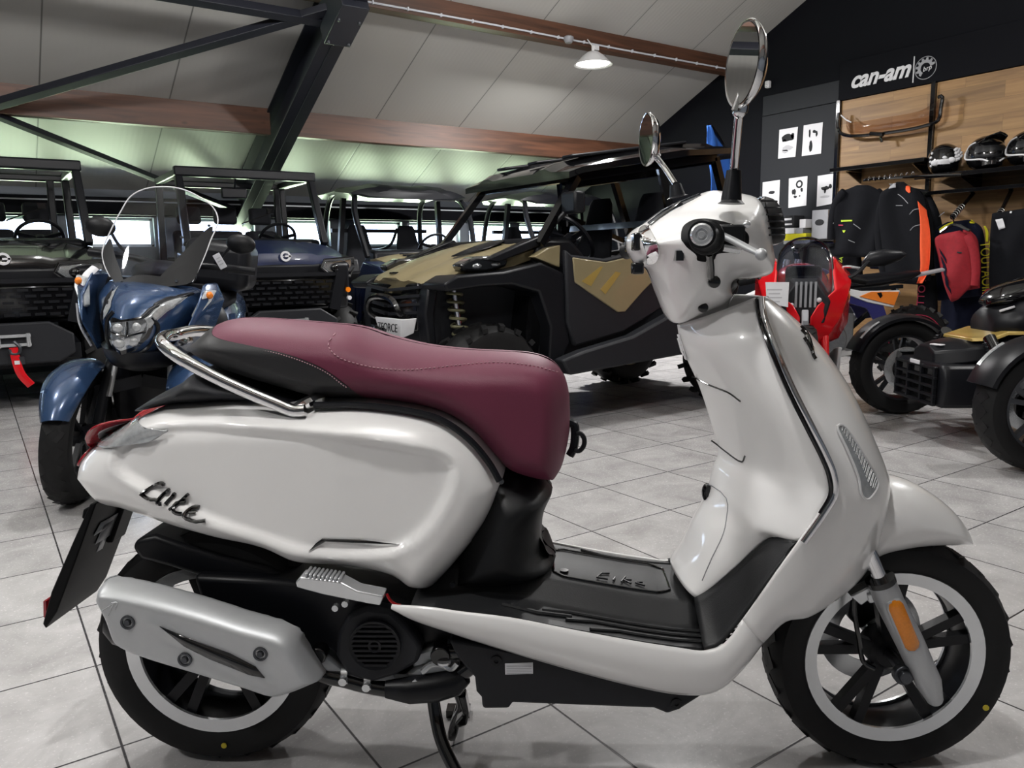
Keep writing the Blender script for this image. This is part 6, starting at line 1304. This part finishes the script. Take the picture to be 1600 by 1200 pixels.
# helmets
def helmet(name, label, c, r, yaw, kind):
    t = thing(name, label, 'helmet', c, yaw, 'helmets on the long shelf')
    R = []
    for k, z in enumerate(np.linspace(-.92, .98, 14)):
        rr_ = math.sqrt(max(.02, 1-z*z*.97)); zz = z if z > -.6 else -.6-(-.6-z)*.6
        R.append([(r*1.12*rr_*math.cos(a)*(1.06 if math.cos(a) > 0 and z < 0 else 1), r*.95*rr_*math.sin(a), r*(.86+zz)) for a in np.linspace(0, 2*PI, 28, endpoint=False)])
    b = MB(); b.rings(R); b.build('shell', M['gloss'], t, smooth=60)
    def on(a, z, k=1.015):
        rr_ = math.sqrt(max(.02, 1-z*z*.97)); zz = z if z > -.6 else -.6-(-.6-z)*.6
        return (r*1.12*rr_*math.cos(a)*k*(1.06 if math.cos(a) > 0 and z < 0 else 1), r*.95*rr_*math.sin(a)*k, r*(.86+zz))
    if kind == 'open':
        b = MB(); P = np.array([[on(a, z, 1.02) for a in np.linspace(-.45, .4, 12)] for z in np.linspace(-.32, .0, 6)]); b.grid(P)
        for a, z, q_ in ((-.5, -.2, .24), (.45, -.1, .22), (.05, .06, .13)): b.ell(on(a, z, 1.0), (r*q_*.5, r*q_, r*q_*.8), 14, 8)
        for k in range(14): b.ell(on(.75+.16*(k % 4), .5-.2*(k//4)+.06*(k % 2), 1.0), (.016, .016, .014), 8, 6)
        for k in range(4): b.ell(on(-.85, .4-.25*k, 1.0), (.011, .011, .011), 8, 6)
        b.build('shell_graphic', M['decal'], t, smooth=60)
        b = MB(); b.tube([on(a, .55+.08*math.cos(a*2), 1.01) for a in np.linspace(-1.4, 1.4, 16)], .004, 6); b.build('visor_edge', M['steel'], t)
    else:
        b = MB(); P = np.array([[on(a, z, 1.01) for a in np.linspace(-.95, .95, 14)] for z in np.linspace(-.25, .38, 6)]); b.grid(P); b.build('eye_port', M['black'], t, smooth=60)
        b = MB(); P = np.array([[(on(a, .55, 1.0)[0]*1.0 + k*.13, on(a, .55)[1]*(1-.2*k), on(a, .55)[2] + .03*k + .03*(1-abs(a))) for a in np.linspace(-.9, .9, 13)] for k in np.linspace(0, 1, 5)]); b.grid(P); b.build('peak', M['gloss'], t, solid=.006)
        b = MB(); b.rings([[(r*(.9+.35*x), r*.55*y, r*(.12+.5*z)) for x, y, z in ((.3, -1, .0), (1.0, -.5, .1), (1.15, 0, .12), (1.0, .5, .1), (.3, 1, 0))], [(r*(.9+.35*x), r*.5*y, r*(.45+.3*z)) for x, y, z in ((.3, -1, .3), (.9, -.5, .1), (1.05, 0, .12), (.9, .5, .1), (.3, 1, .3))]]); b.build('chin_bar', M['gloss'], t, bevel=.008)
        for s in (-1, 1):
            b = MB(); b.tube([on(s*2.0, .15, 1.02), on(s*1.75, -.15, 1.03), on(s*1.2, -.28, 1.04), (r*1.1, s*r*.52, r*.50), (r*1.28, s*r*.28, r*.38)], .007, 6, k=24); b.tube([on(s*2.0, .15, 1.02), on(s*1.5, .5, 1.02), on(s*1.1, .62, 1.03)], .006, 6, k=14); b.build('white_line', M['wplastic'], t)
    return t
hz = Z2+.018
hv = [(3.424,1.742),(3.104,1.73),(2.802,1.695)]
helmet('helmet', 'round black open-face helmet with white graphic and dots', (6.75, hv[0][0], hz), .135, PI+.42, 'open')
helmet('helmet', 'black off-road helmet with peak and white edge lines, middle of the shelf', (6.75, hv[1][0], hz), .145, PI+.75, 'peak')
helmet('helmet', 'black off-road helmet with white line, farthest from the dotted helmet', (6.75, hv[2][0], hz), .145, PI+.7, 'peak')
# clothing
def garment(name, label, cat, u, L_, R_, m, th=.07, group='clothes on the wall rails', fold=.016, freq=24, par=None):
    b = MB(); yf = yprof(np.r_[catmull(L_, 60), catmull(R_, 60)[::-1]], th, .05, 2)
    ph_ = random.random()*6
    def yy(G): y = yf(G); return y + fold*np.sin(G[..., 0]*freq + 2*np.sin(G[..., 1]*5+ph_) + ph_)*np.clip(y/th, 0, 1)
    patch(b, L_, R_, yy, 50, 26)
    b.v = [(u + y, x, z) for x, y, z in b.v]      # hang it facing into the room
    o = b.build(name, m, smooth=70); tag(o, label, cat, group); o['_u'] = u
    def surf(v, z): return u - float(yy(np.array([[v, z]]))[0])
    return o, surf
def on_g(o, surf, name, m, polys, r=None, th=.003):
    b = MB()
    for P in polys:
        if r: b.tube([(surf(v, z)-.001, v, z) for v, z in catmull(P, 16)], r, 6)
        else:
            h = len(P)//2; A_, B_ = catmull(P[:h], 16), catmull(P[h:][::-1], 16)
            G = np.array([[a_*(1-t)+b_*t for t in np.linspace(0, 1, 6)] for a_, b_ in zip(A_, B_)])
            b.grid(np.array([[(surf(*g)-.004, g[0], g[1]) for g in row] for row in G]))
    d = b.build(name, m, o, smooth=70, solid=th if not r else 0); d.data.transform(Matrix.Translation(-o.location)); return d
g1, f1 = garment('hanging_jacket', 'dark jacket with lime yellow chest prints and small pink label', 'jacket', 6.4, [(3.974,1.575),(4.045,1.554),(4.154,1.514),(4.192,1.283),(4.21,1.018),(4.157,0.972),(4.062,0.959)], [(3.88,1.567),(3.821,1.54),(3.743,1.481),(3.711,1.31),(3.726,1.099),(3.73,0.965),(3.764,0.954)], M['fabric'], 0.045)
on_g(g1, f1, 'chest_print', M['greenprint'], [[(4.092,1.283),(3.97,1.277),(3.969,1.266),(4.091,1.267)], [(4.164,1.482),(4.09,1.487),(4.09,1.476),(4.164,1.471)], [(4.075,1.194),(4.032,1.192),(4.049,1.17),(4.055,1.171)]])
on_g(g1, f1, 'pink_label', M['pinkdecal'], [[(4.115,1.246),(4.071,1.243),(4.071,1.232),(4.114,1.234)]])
on_g(g1, f1, 'reflex_piping', M['lightgrey'], [[(4.208,1.222),(4.171,1.243),(4.153,1.264)], [(3.956,1.243),(3.925,1.22),(3.9,1.197)], [(3.997,1.108),(3.972,1.096),(3.947,1.084)]], .003)
g2, f2 = garment('hanging_trousers', 'dark trousers with vertical lime lettering below the lime printed jacket', 'trousers', 6.6, [(4.308,0.996),(4.313,0.855),(4.311,0.678),(4.289,0.381)], [(4.034,0.991),(4.015,0.854),(4.011,0.683),(4.008,0.395)], M['fabric'], 0.04)
t_ = [(4.168,0.976),(4.208,0.775)]
o = text('SPETTSAR', 'leg_lettering', .05, (6.545, t_[1][0], t_[1][1]), (0, -(t_[0][0]-t_[1][0])*-1, t_[0][1]-t_[1][1]), (0, 1, 0), M['greenprint'], g2, .001, 0, room=True)
g3, f3 = garment('hanging_jacket', 'dark navy jacket between the lime printed jacket and the orange striped jacket', 'jacket', 6.53, [(3.857,1.446),(3.94,1.354),(3.957,1.134),(3.922,0.939),(3.894,0.855)], [(3.784,1.473),(3.705,1.393),(3.67,1.177),(3.667,0.935),(3.672,0.843)], M['navyfabric'], 0.035)
on_g(g3, f3, 'reflex_piping', M['lightgrey'], [[(3.872,1.331),(3.846,1.388),(3.791,1.416)]], .003)
on_g(g3, f3, 'round_badge', M['lightgrey'], [[(3.762,1.324),(3.734,1.322),(3.732,1.296),(3.761,1.297)]])
g4, f4 = garment('hanging_jacket', 'black jacket with one bright orange side stripe', 'jacket', 6.29, [(3.559,1.559),(3.6,1.527),(3.685,1.478),(3.693,1.333),(3.666,1.07),(3.647,0.832),(3.586,0.742)], [(3.505,1.554),(3.461,1.52),(3.354,1.456),(3.285,1.258),(3.25,1.033),(3.252,0.832),(3.328,0.73)], M['fabric'], 0.055)
on_g(g4, f4, 'orange_stripe', M['orangefab'], [[(3.348,1.389),(3.318,1.234),(3.3,1.034),(3.297,0.833),(3.333,0.742),(3.271,0.743),(3.231,0.833),(3.228,1.007),(3.254,1.181),(3.298,1.317)], [(3.469,1.513),(3.457,1.482),(3.419,1.454),(3.409,1.463),(3.438,1.505),(3.459,1.517)]])
on_g(g4, f4, 'reflex_piping', M['lightgrey'], [[(3.524,1.457),(3.48,1.424),(3.424,1.375)], [(3.403,1.288),(3.369,1.321),(3.324,1.328)], [(3.395,1.163),(3.361,1.191),(3.311,1.204)], [(3.535,1.367),(3.508,1.365),(3.476,1.363)]], .003)
on_g(g4, f4, 'collar_label', M['lightgrey'], [[(3.599,1.545),(3.545,1.545),(3.538,1.509),(3.591,1.503)]])
g5, f5 = garment('hanging_jacket', 'plain black jacket behind the orange striped jacket', 'jacket', 6.68, [(3.647,1.536),(3.596,1.336),(3.56,1.121),(3.521,0.851)], [(3.509,1.504),(3.413,1.324),(3.362,1.113),(3.369,0.824)], M['fabric'], 0.04)
on_g(g5, f5, 'reflex_piping', M['lightgrey'], [[(3.38,1.278),(3.36,1.292),(3.336,1.311)]], .003)
g6, f6 = garment('hanging_trousers', 'black trousers with vertical pink lettering below the orange striped jacket', 'trousers', 6.46, [(3.422,0.792),(3.423,0.644),(3.41,0.433),(3.386,0.22)], [(3.287,0.803),(3.267,0.648),(3.253,0.44),(3.26,0.23)], M['fabric'], 0.035)
t_ = [(3.345,0.554),(3.336,0.824)]
text('TTO 24', 'leg_lettering', .085, (6.412, t_[0][0], t_[0][1]), (0, (t_[1][0]-t_[0][0]), t_[1][1]-t_[0][1]), (0, 1, 0), M['pinkdecal'], g6, .001, 0, room=True)
g7, f7 = garment('hanging_jersey', 'black jersey with yellow shoulders and vertical yellow lettering, behind the red jerseys', 'jersey', 6.56, [(3.274,1.227),(3.367,1.165),(3.359,0.957),(3.329,0.748),(3.303,0.591)], [(3.106,1.238),(3.016,1.179),(2.97,1),(2.946,0.801),(2.949,0.642)], M['navyfabric'], 0.04)
on_g(g7, f7, 'yellow_shoulder', M['yellowfab'], [[(3.306,1.171),(3.263,1.204),(3.215,1.232),(3.208,1.207),(3.251,1.174),(3.294,1.145)], [(3.087,1.22),(3.064,1.234),(3.048,1.213),(3.052,1.204),(3.071,1.205),(3.081,1.21)], [(2.975,1.181),(2.958,1.136),(2.948,1.058),(2.934,1.058),(2.939,1.135),(2.961,1.18)]])
t_ = [(2.973,1.059),(2.933,0.694)]
text('TOUTAOIII', 'sleeve_lettering', .105, (6.505, t_[0][0]+.01, t_[0][1]), (0, (t_[1][0]-t_[0][0]), t_[1][1]-t_[0][1]), (0, -1, 0), M['yellowfab'], g7, .001, 0, sx=.78, room=True)
g8, f8 = garment('hanging_jersey', 'red jersey hung second, peeking out behind the front red jersey', 'jersey', 6.4, [(3.068,1.155),(3.078,0.954),(3.055,0.755),(3.035,0.68)], [(3.03,1.158),(2.964,1.088),(2.928,0.903),(2.914,0.707)], M['redcloth'], 0.03)
g9, f9 = garment('hanging_jersey', 'front red jersey with dark diagonal stripes', 'jersey', 6.29, [(3.182,1.125),(3.22,1.096),(3.19,0.957),(3.151,0.807),(3.103,0.683),(3.063,0.599)], [(3.039,1.148),(2.959,1.087),(2.919,0.904),(2.916,0.735),(2.959,0.686),(3.017,0.62)], M['redcloth'], 0.045, fold=.016)
on_g(g9, f9, 'dark_stripe', M['navyfabric'], [[(3.169,1.016),(3.109,0.931),(3.102,0.897),(3.156,0.976)], [(3.155,0.957),(3.095,0.858),(3.092,0.819),(3.142,0.907)], [(3.13,0.883),(3.069,0.77),(3.062,0.73),(3.117,0.828)], [(3.1,0.799),(3.05,0.701),(3.043,0.662),(3.087,0.74)]])
on_g(g9, f9, 'chest_mark', M['print'], [[(3.017,0.988),(2.984,0.983),(2.984,0.973),(3.017,0.978)]])
g10, f10 = garment('hanging_trousers', 'black trousers with hanging white paper tag', 'trousers', 6.41, [(2.863,1.27),(2.868,1.094),(2.863,0.902),(2.842,0.611)], [(2.55,1.3),(2.513,1.081),(2.507,0.898),(2.506,0.574)], M['fabric'], 0.05)
on_g(g10, f10, 'paper_tag', M['paper'], [[(2.819,1.218),(2.775,1.225),(2.753,1.155),(2.796,1.142)]])
on_g(g10, f10, 'waist_button', M['decal'], [[(2.735,1.274),(2.722,1.273),(2.721,1.259),(2.734,1.26)]])
g11, f11 = garment('hanging_trousers', 'black trousers hung low under the red jerseys, small yellow marks', 'trousers', 6.69, [(3.342,0.664),(3.34,0.477),(3.316,0.263),(3.289,0.184)], [(3.02,0.671),(2.988,0.492),(2.973,0.287),(2.987,0.208)], M['navyfabric'], 0.04)
on_g(g11, f11, 'yellow_mark', M['yellowfab'], [[(2.907,0.548),(2.884,0.554),(2.882,0.534),(2.906,0.533)], [(2.905,0.519),(2.886,0.519),(2.885,0.505),(2.903,0.504)]])
on_g(g11, f11, 'pink_mark', M['pinkdecal'], [[(3.007,0.418),(2.916,0.418),(2.901,0.404),(3,0.394)]])
def sleeve(o, pts, r, m):
    b = MB(); n_ = 14; P = catmull(pts, n_); b.tube([tuple(p) for p in P], [r*(.75 if i == 0 else 1 - .3*i/n_) for i in range(n_)], 12, fa=.8)
    d = b.build('sleeve', m, o, smooth=70); d.data.transform(Matrix.Translation(-o.location))
sleeve(g4, [(6.27,3.608,1.481),(6.27,3.66,1.357),(6.27,3.671,1.149),(6.27,3.641,0.938),(6.27,3.598,0.774)], .05, M['fabric']); sleeve(g4, [(6.37,3.427,1.455),(6.37,3.349,1.288),(6.37,3.31,1.085),(6.37,3.304,0.907),(6.37,3.315,0.764)], .045, M['fabric'])
sleeve(g1, [(6.37,4.074,1.534),(6.37,4.154,1.419),(6.37,4.183,1.254),(6.37,4.186,1.057)], .045, M['fabric']); sleeve(g1, [(6.42,3.808,1.514),(6.42,3.738,1.392),(6.42,3.718,1.232),(6.42,3.719,1.072)], .045, M['fabric'])
sleeve(g9, [(6.27,2.975,1.107),(6.27,2.921,1),(6.27,2.892,0.856),(6.27,2.893,0.731)], .04, M['redcloth'])
# hanging rails and hangers
def rail(label, pts, rings):
    b = MB(); b.tube(pts, .016, 8); o = tag(b.build('hanging_rail', M['gloss']), label, 'rail', 'black clothes rails')
    b = MB()
    P = [np.array(p) for p in pts]
    for k in range(rings):
        c_ = P[-1] + (P[0]-P[-1])*(.04+.07*k); b.tube([tuple(c_+np.array([0, .022*math.cos(a_), .022*math.sin(a_)-.0])) for a_ in np.linspace(0, 2*PI, 12, endpoint=False)], .0035, 5, closed=True)
    d = b.build('hanger_hook', M['chrome'], o); d.data.transform(Matrix.Translation(-o.location)); return o
p = [(6.9,3.237,1.474),(6.9,2.953,1.48),(6.9,4.049,1.642)]; e_ = [(6.28,3.098,1.247)][0]; e2 = [(6.48,2.848,1.261)][0]; e3 = [(6.3,3.51,1.545),(6.3,3.883,1.563)]
rail('slanted black rail carrying the red jerseys', [p[0], e_], 6); rail('slanted black rail carrying the tagged trousers', [p[1], e2], 2)
b = MB(); b.tube([(6.55, e3[1][1]+.12, e3[1][2]+.06), (6.45, e3[1][1], e3[1][2]+.055), (6.4, e3[0][1], e3[0][2]+.055), (6.5, e3[0][1]-.35, e3[0][2]+.04)], .015, 8); ro = tag(b.build('hanging_rail', M['gloss']), 'long black rail carrying the dark jackets', 'rail', 'black clothes rails')
b = MB()
for k in range(9): b.tube([(6.43+.02*math.cos(a_), e3[1][1]+(e3[0][1]-e3[1][1])*k/8, e3[1][2]+.055+.02*math.sin(a_)) for a_ in np.linspace(0, 2*PI, 10, endpoint=False)], .004, 5, closed=True)
d = b.build('hanger_hook', M['chrome'], ro); d.data.transform(Matrix.Translation(-ro.location))
hg = [(6.28,3.086,1.223),(6.28,3.178,1.139),(6.28,2.963,1.145)]
b = MB(); b.tube([hg[1], tuple(Vector(hg[0])+Vector((0, 0, -.03))), hg[2]], .012, 8, k=14); b.tube([tuple(Vector(hg[0])+Vector((0, 0, -.03))), hg[0], tuple(Vector(hg[0])+Vector((0, .02, .03)))], .005, 6, k=8); tag(b.build('clothes_hanger', M['gloss']), 'black hanger holding the front red jersey', 'hanger')
# ceiling lamp, detector, wall sensor
lp = thing('pendant_lamp', 'round white lit lamp under the upper wooden ceiling beam', 'lamp', (4.9, 5.72, 2.74))
b = MB(); b.lathe([(.0, .10), (.05, .10), (.09, .07), (.15, .015), (.172, .0), (.178, .0), (.155, .02), (.095, .08), (.05, .112), (0, .112)], (0, 0, 0), 'z', 40, False); b.build('lamp_shade', M['wplastic'], lp, smooth=50)
b = MB(); b.lathe([(0, .012), (.15, .012), (.15, .02), (0, .02)], (0, 0, 0), 'z', 40, False); b.build('lamp_diffuser', mat('lit_diffuser', '#fffaf0', .5, emit=14, var=0), lp)
b = MB(); b.cyl((0, 0, .1), (0, 0, .17), .014); b.box((.03, .0, .15), (.05, .04, .04)); b.tube([(0, 0, .16), (.0, .05, .21), (0, .08, .24)], .006, 6, k=8); b.build('lamp_stem', M['wplastic'], lp)
c = [(4.651,5.77,2.937)][0]
b = MB(); b.lathe([(0, -.03), (.03, -.03), (.045, -.005), (.045, .02), (.03, .03), (0, .03)], (c[0], 5.765, c[2]), 'z', 20, False); tag(b.build('motion_sensor', M['lightgrey'], smooth=50), 'small grey motion sensor on the upper ceiling beam, left of the lamp', 'sensor')
c = [(6.96,5.373,2.729)][0]
b = MB(); b.box(c, (.05, .05, .07)); b.cyl((c[0]-.02, c[1], c[2]-.01), (c[0]-.04, c[1], c[2]-.02), .015); tag(b.build('wall_sensor', M['wplastic'], bevel=.01), 'small white alarm sensor high on the dark wall', 'sensor')
# feather banner behind the sand buggy
fb_ = thing('feather_banner', 'blue feather banner on a dark curved pole behind the sand buggy', 'banner', (6.1, 5.2, 0))
fl = [(5.87,2.209),(5.886,2.012),(5.902,1.777),(5.932,1.419)]; fr = [(5.897,2.211),(6.017,2.115),(6.181,1.899),(6.273,1.489)]
A_, B_ = catmull(fl, 30), catmull(fr, 30)
b = MB(); b.grid(np.array([[(a_[0]*(1-t)+b_[0]*t, 5.2+.02*math.sin(t*7+i*.25), a_[1]*(1-t)+b_[1]*t) for t in np.linspace(0, 1, 10)] for i, (a_, b_) in enumerate(zip(A_, B_))])); b.build('banner_cloth', M['bluecloth'], fb_, room=True, smooth=80, solid=.003)
b = MB(); b.tube([(B_[-1][0]+.05, 5.2, .02), (B_[-1][0]+.05, 5.2, .8)] + [(p[0]+.015, 5.2, p[1]) for p in B_[::-1]], .014, 8); b.box((B_[-1][0]+.05, 5.2, .012), (.4, .4, .024)); b.build('banner_pole', M['gloss'], fb_, room=True)

# ---------------------------------------------------------------- one object per separate piece
def split_parts(names):
    for o in list(bpy.data.objects):
        if o.type != 'MESH' or o.name.split('.')[0] not in names: continue
        bm = bmesh.new(); bm.from_mesh(o.data); bm.verts.ensure_lookup_table(); seen = set(); isl = []
        for v in bm.verts:
            if v.index in seen: continue
            st = [v]; cur = set(); seen.add(v.index)
            while st:
                x = st.pop(); cur.add(x.index)
                for e in x.link_edges:
                    y = e.other_vert(x)
                    if y.index not in seen: seen.add(y.index); st.append(y)
            isl.append(cur)
        bm.free()
        if len(isl) < 2: continue
        src = o.data; base = names[o.name.split('.')[0]] or o.name.split('.')[0]
        for k, cur in enumerate(isl):
            idx = sorted(cur); mp = {a: i for i, a in enumerate(idx)}
            me = bpy.data.meshes.new(base); me.from_pydata([tuple(src.vertices[i].co) for i in idx], [], [tuple(mp[i] for i in p.vertices) for p in src.polygons if p.vertices[0] in cur])
            for p in me.polygons: p.use_smooth = True
            me.set_sharp_from_angle(angle=math.radians(45))
            for m in src.materials: me.materials.append(m)
            if k == 0: o.data = me; o.name = base
            else:
                c = o.copy(); c.data = me; COL.objects.link(c); c.name = base
split_parts({'foot_slope': '', 'roof_frame': '', 'front_cheek': '', 'headlight_lens': '', 'cowl_trim': '', 'cage_crossbar': '', 'glovebox_seam': '', 'turn_lens': '', 'bar_opening': '', 'cluster_edge': '', 'roof_rib': '', 'lens_ribs': 'lens_rib',
  'belly_bolts': 'belly_bolt', 'base_bolts': 'base_bolt', 'engine_bolts': 'engine_bolt', 'cowl_plugs': 'cowl_plug', 'tyre_paint_dot': '', 'screen_bolts': 'screen_bolt', 'lower_fairing': '', 'rim_stripe': '', 'lamp_bulb': '', 'headlamp_bulbs': 'headlamp_bulb', 'door_decal': '', 'reflex_piping': '', 'orange_stripe': '', 'chest_print': '', 'yellow_shoulder': '', 'yellow_mark': '', 'dark_stripe': '', 'white_line': '', 'side_stripe': '', 'hanger_hook': '', 'shelf_bracket': ''})
# ---------------------------------------------------------------- light
def area(name, loc, size, power, col=(1, 1, 1), rot=(0, 0, 0), sy=None, spread=None):
    l = bpy.data.lights.new(name, 'AREA'); l.energy = power; l.color = col; l.size = size
    if sy: l.shape = 'RECTANGLE'; l.size_y = sy
    else: l.shape = 'DISK'
    if spread: l.spread = math.radians(spread)
    o = bpy.data.objects.new(name, l); COL.objects.link(o); o.location = loc; o.rotation_euler = rot; return o
LAMPS = [(4.9, 5.72), (4.4, 1.0), (1.6, -.6), (-.6, -1.4), (2.4, -1.8), (-2.2, 1.2), (-1.2, 3.2), (3.4, 3.2), (1.0, 3.6), (5.2, -1.2), (-3.4, -1.6), (.2, .6)]
lo_ = area('pendant_lamp_light', (4.9, 5.72, 2.735), .3, 170, (1, .985, .975))
for i, (u, v) in enumerate(LAMPS[1:]):
    l = bpy.data.lights.new('ceiling_lamp_light', 'POINT'); l.energy = 108; l.color = (1, .985, .975); l.shadow_soft_size = .08
    o = bpy.data.objects.new('ceiling_lamp_light', l); COL.objects.link(o); o.location = (u, v, 3.0)
# daylight bounced from the sunny lawn outside, entering by the window band
area('daylight', (0, WALLV+3.4, -.2), 22, 36000, (.86, 1.0, .62), (PI, 0, 0), sy=5)
w = bpy.data.worlds.new('sky'); SC.world = w; w.use_nodes = True
bg = w.node_tree.nodes['Background']; bg.inputs[0].default_value = (.72, .84, 1, 1); bg.inputs[1].default_value = 10
# ---------------------------------------------------------------- camera
f_px, pitch, roll_, yaw = 1214.63, .154476, -.0172935, -.60272
cd = bpy.data.cameras.new('camera'); cam = bpy.data.objects.new('camera', cd); COL.objects.link(cam); SC.camera = cam
cd.sensor_width = 36; cd.lens = f_px * 36 / 1600; cd.clip_start = .05
ru, rv = math.cos(yaw), math.sin(yaw); fu, fv = -math.sin(yaw), math.cos(yaw)
right = Vector((ru, rv, 0)); fwd = Vector((fu*math.cos(pitch), fv*math.cos(pitch), -math.sin(pitch))); up = right.cross(fwd)
cr, sr = math.cos(roll_), math.sin(roll_)
r2 = right*cr + up*sr; u2 = -right*sr + up*cr
cam.matrix_world = Matrix(((r2.x, u2.x, -fwd.x, 0), (r2.y, u2.y, -fwd.y, 0), (r2.z, u2.z, -fwd.z, .96), (0, 0, 0, 1)))
SC.view_settings.view_transform = 'Standard'; SC.view_settings.look = 'None'; SC.view_settings.gamma = 1; SC.view_settings.exposure = 0
SC.view_settings.use_curve_mapping = False
SC.cycles.use_denoising = True; SC.cycles.max_bounces = 10; SC.cycles.transparent_max_bounces = 16; SC.cycles.sample_clamp_indirect = 6
SC.cycles.caustics_reflective = False; SC.cycles.caustics_refractive = False
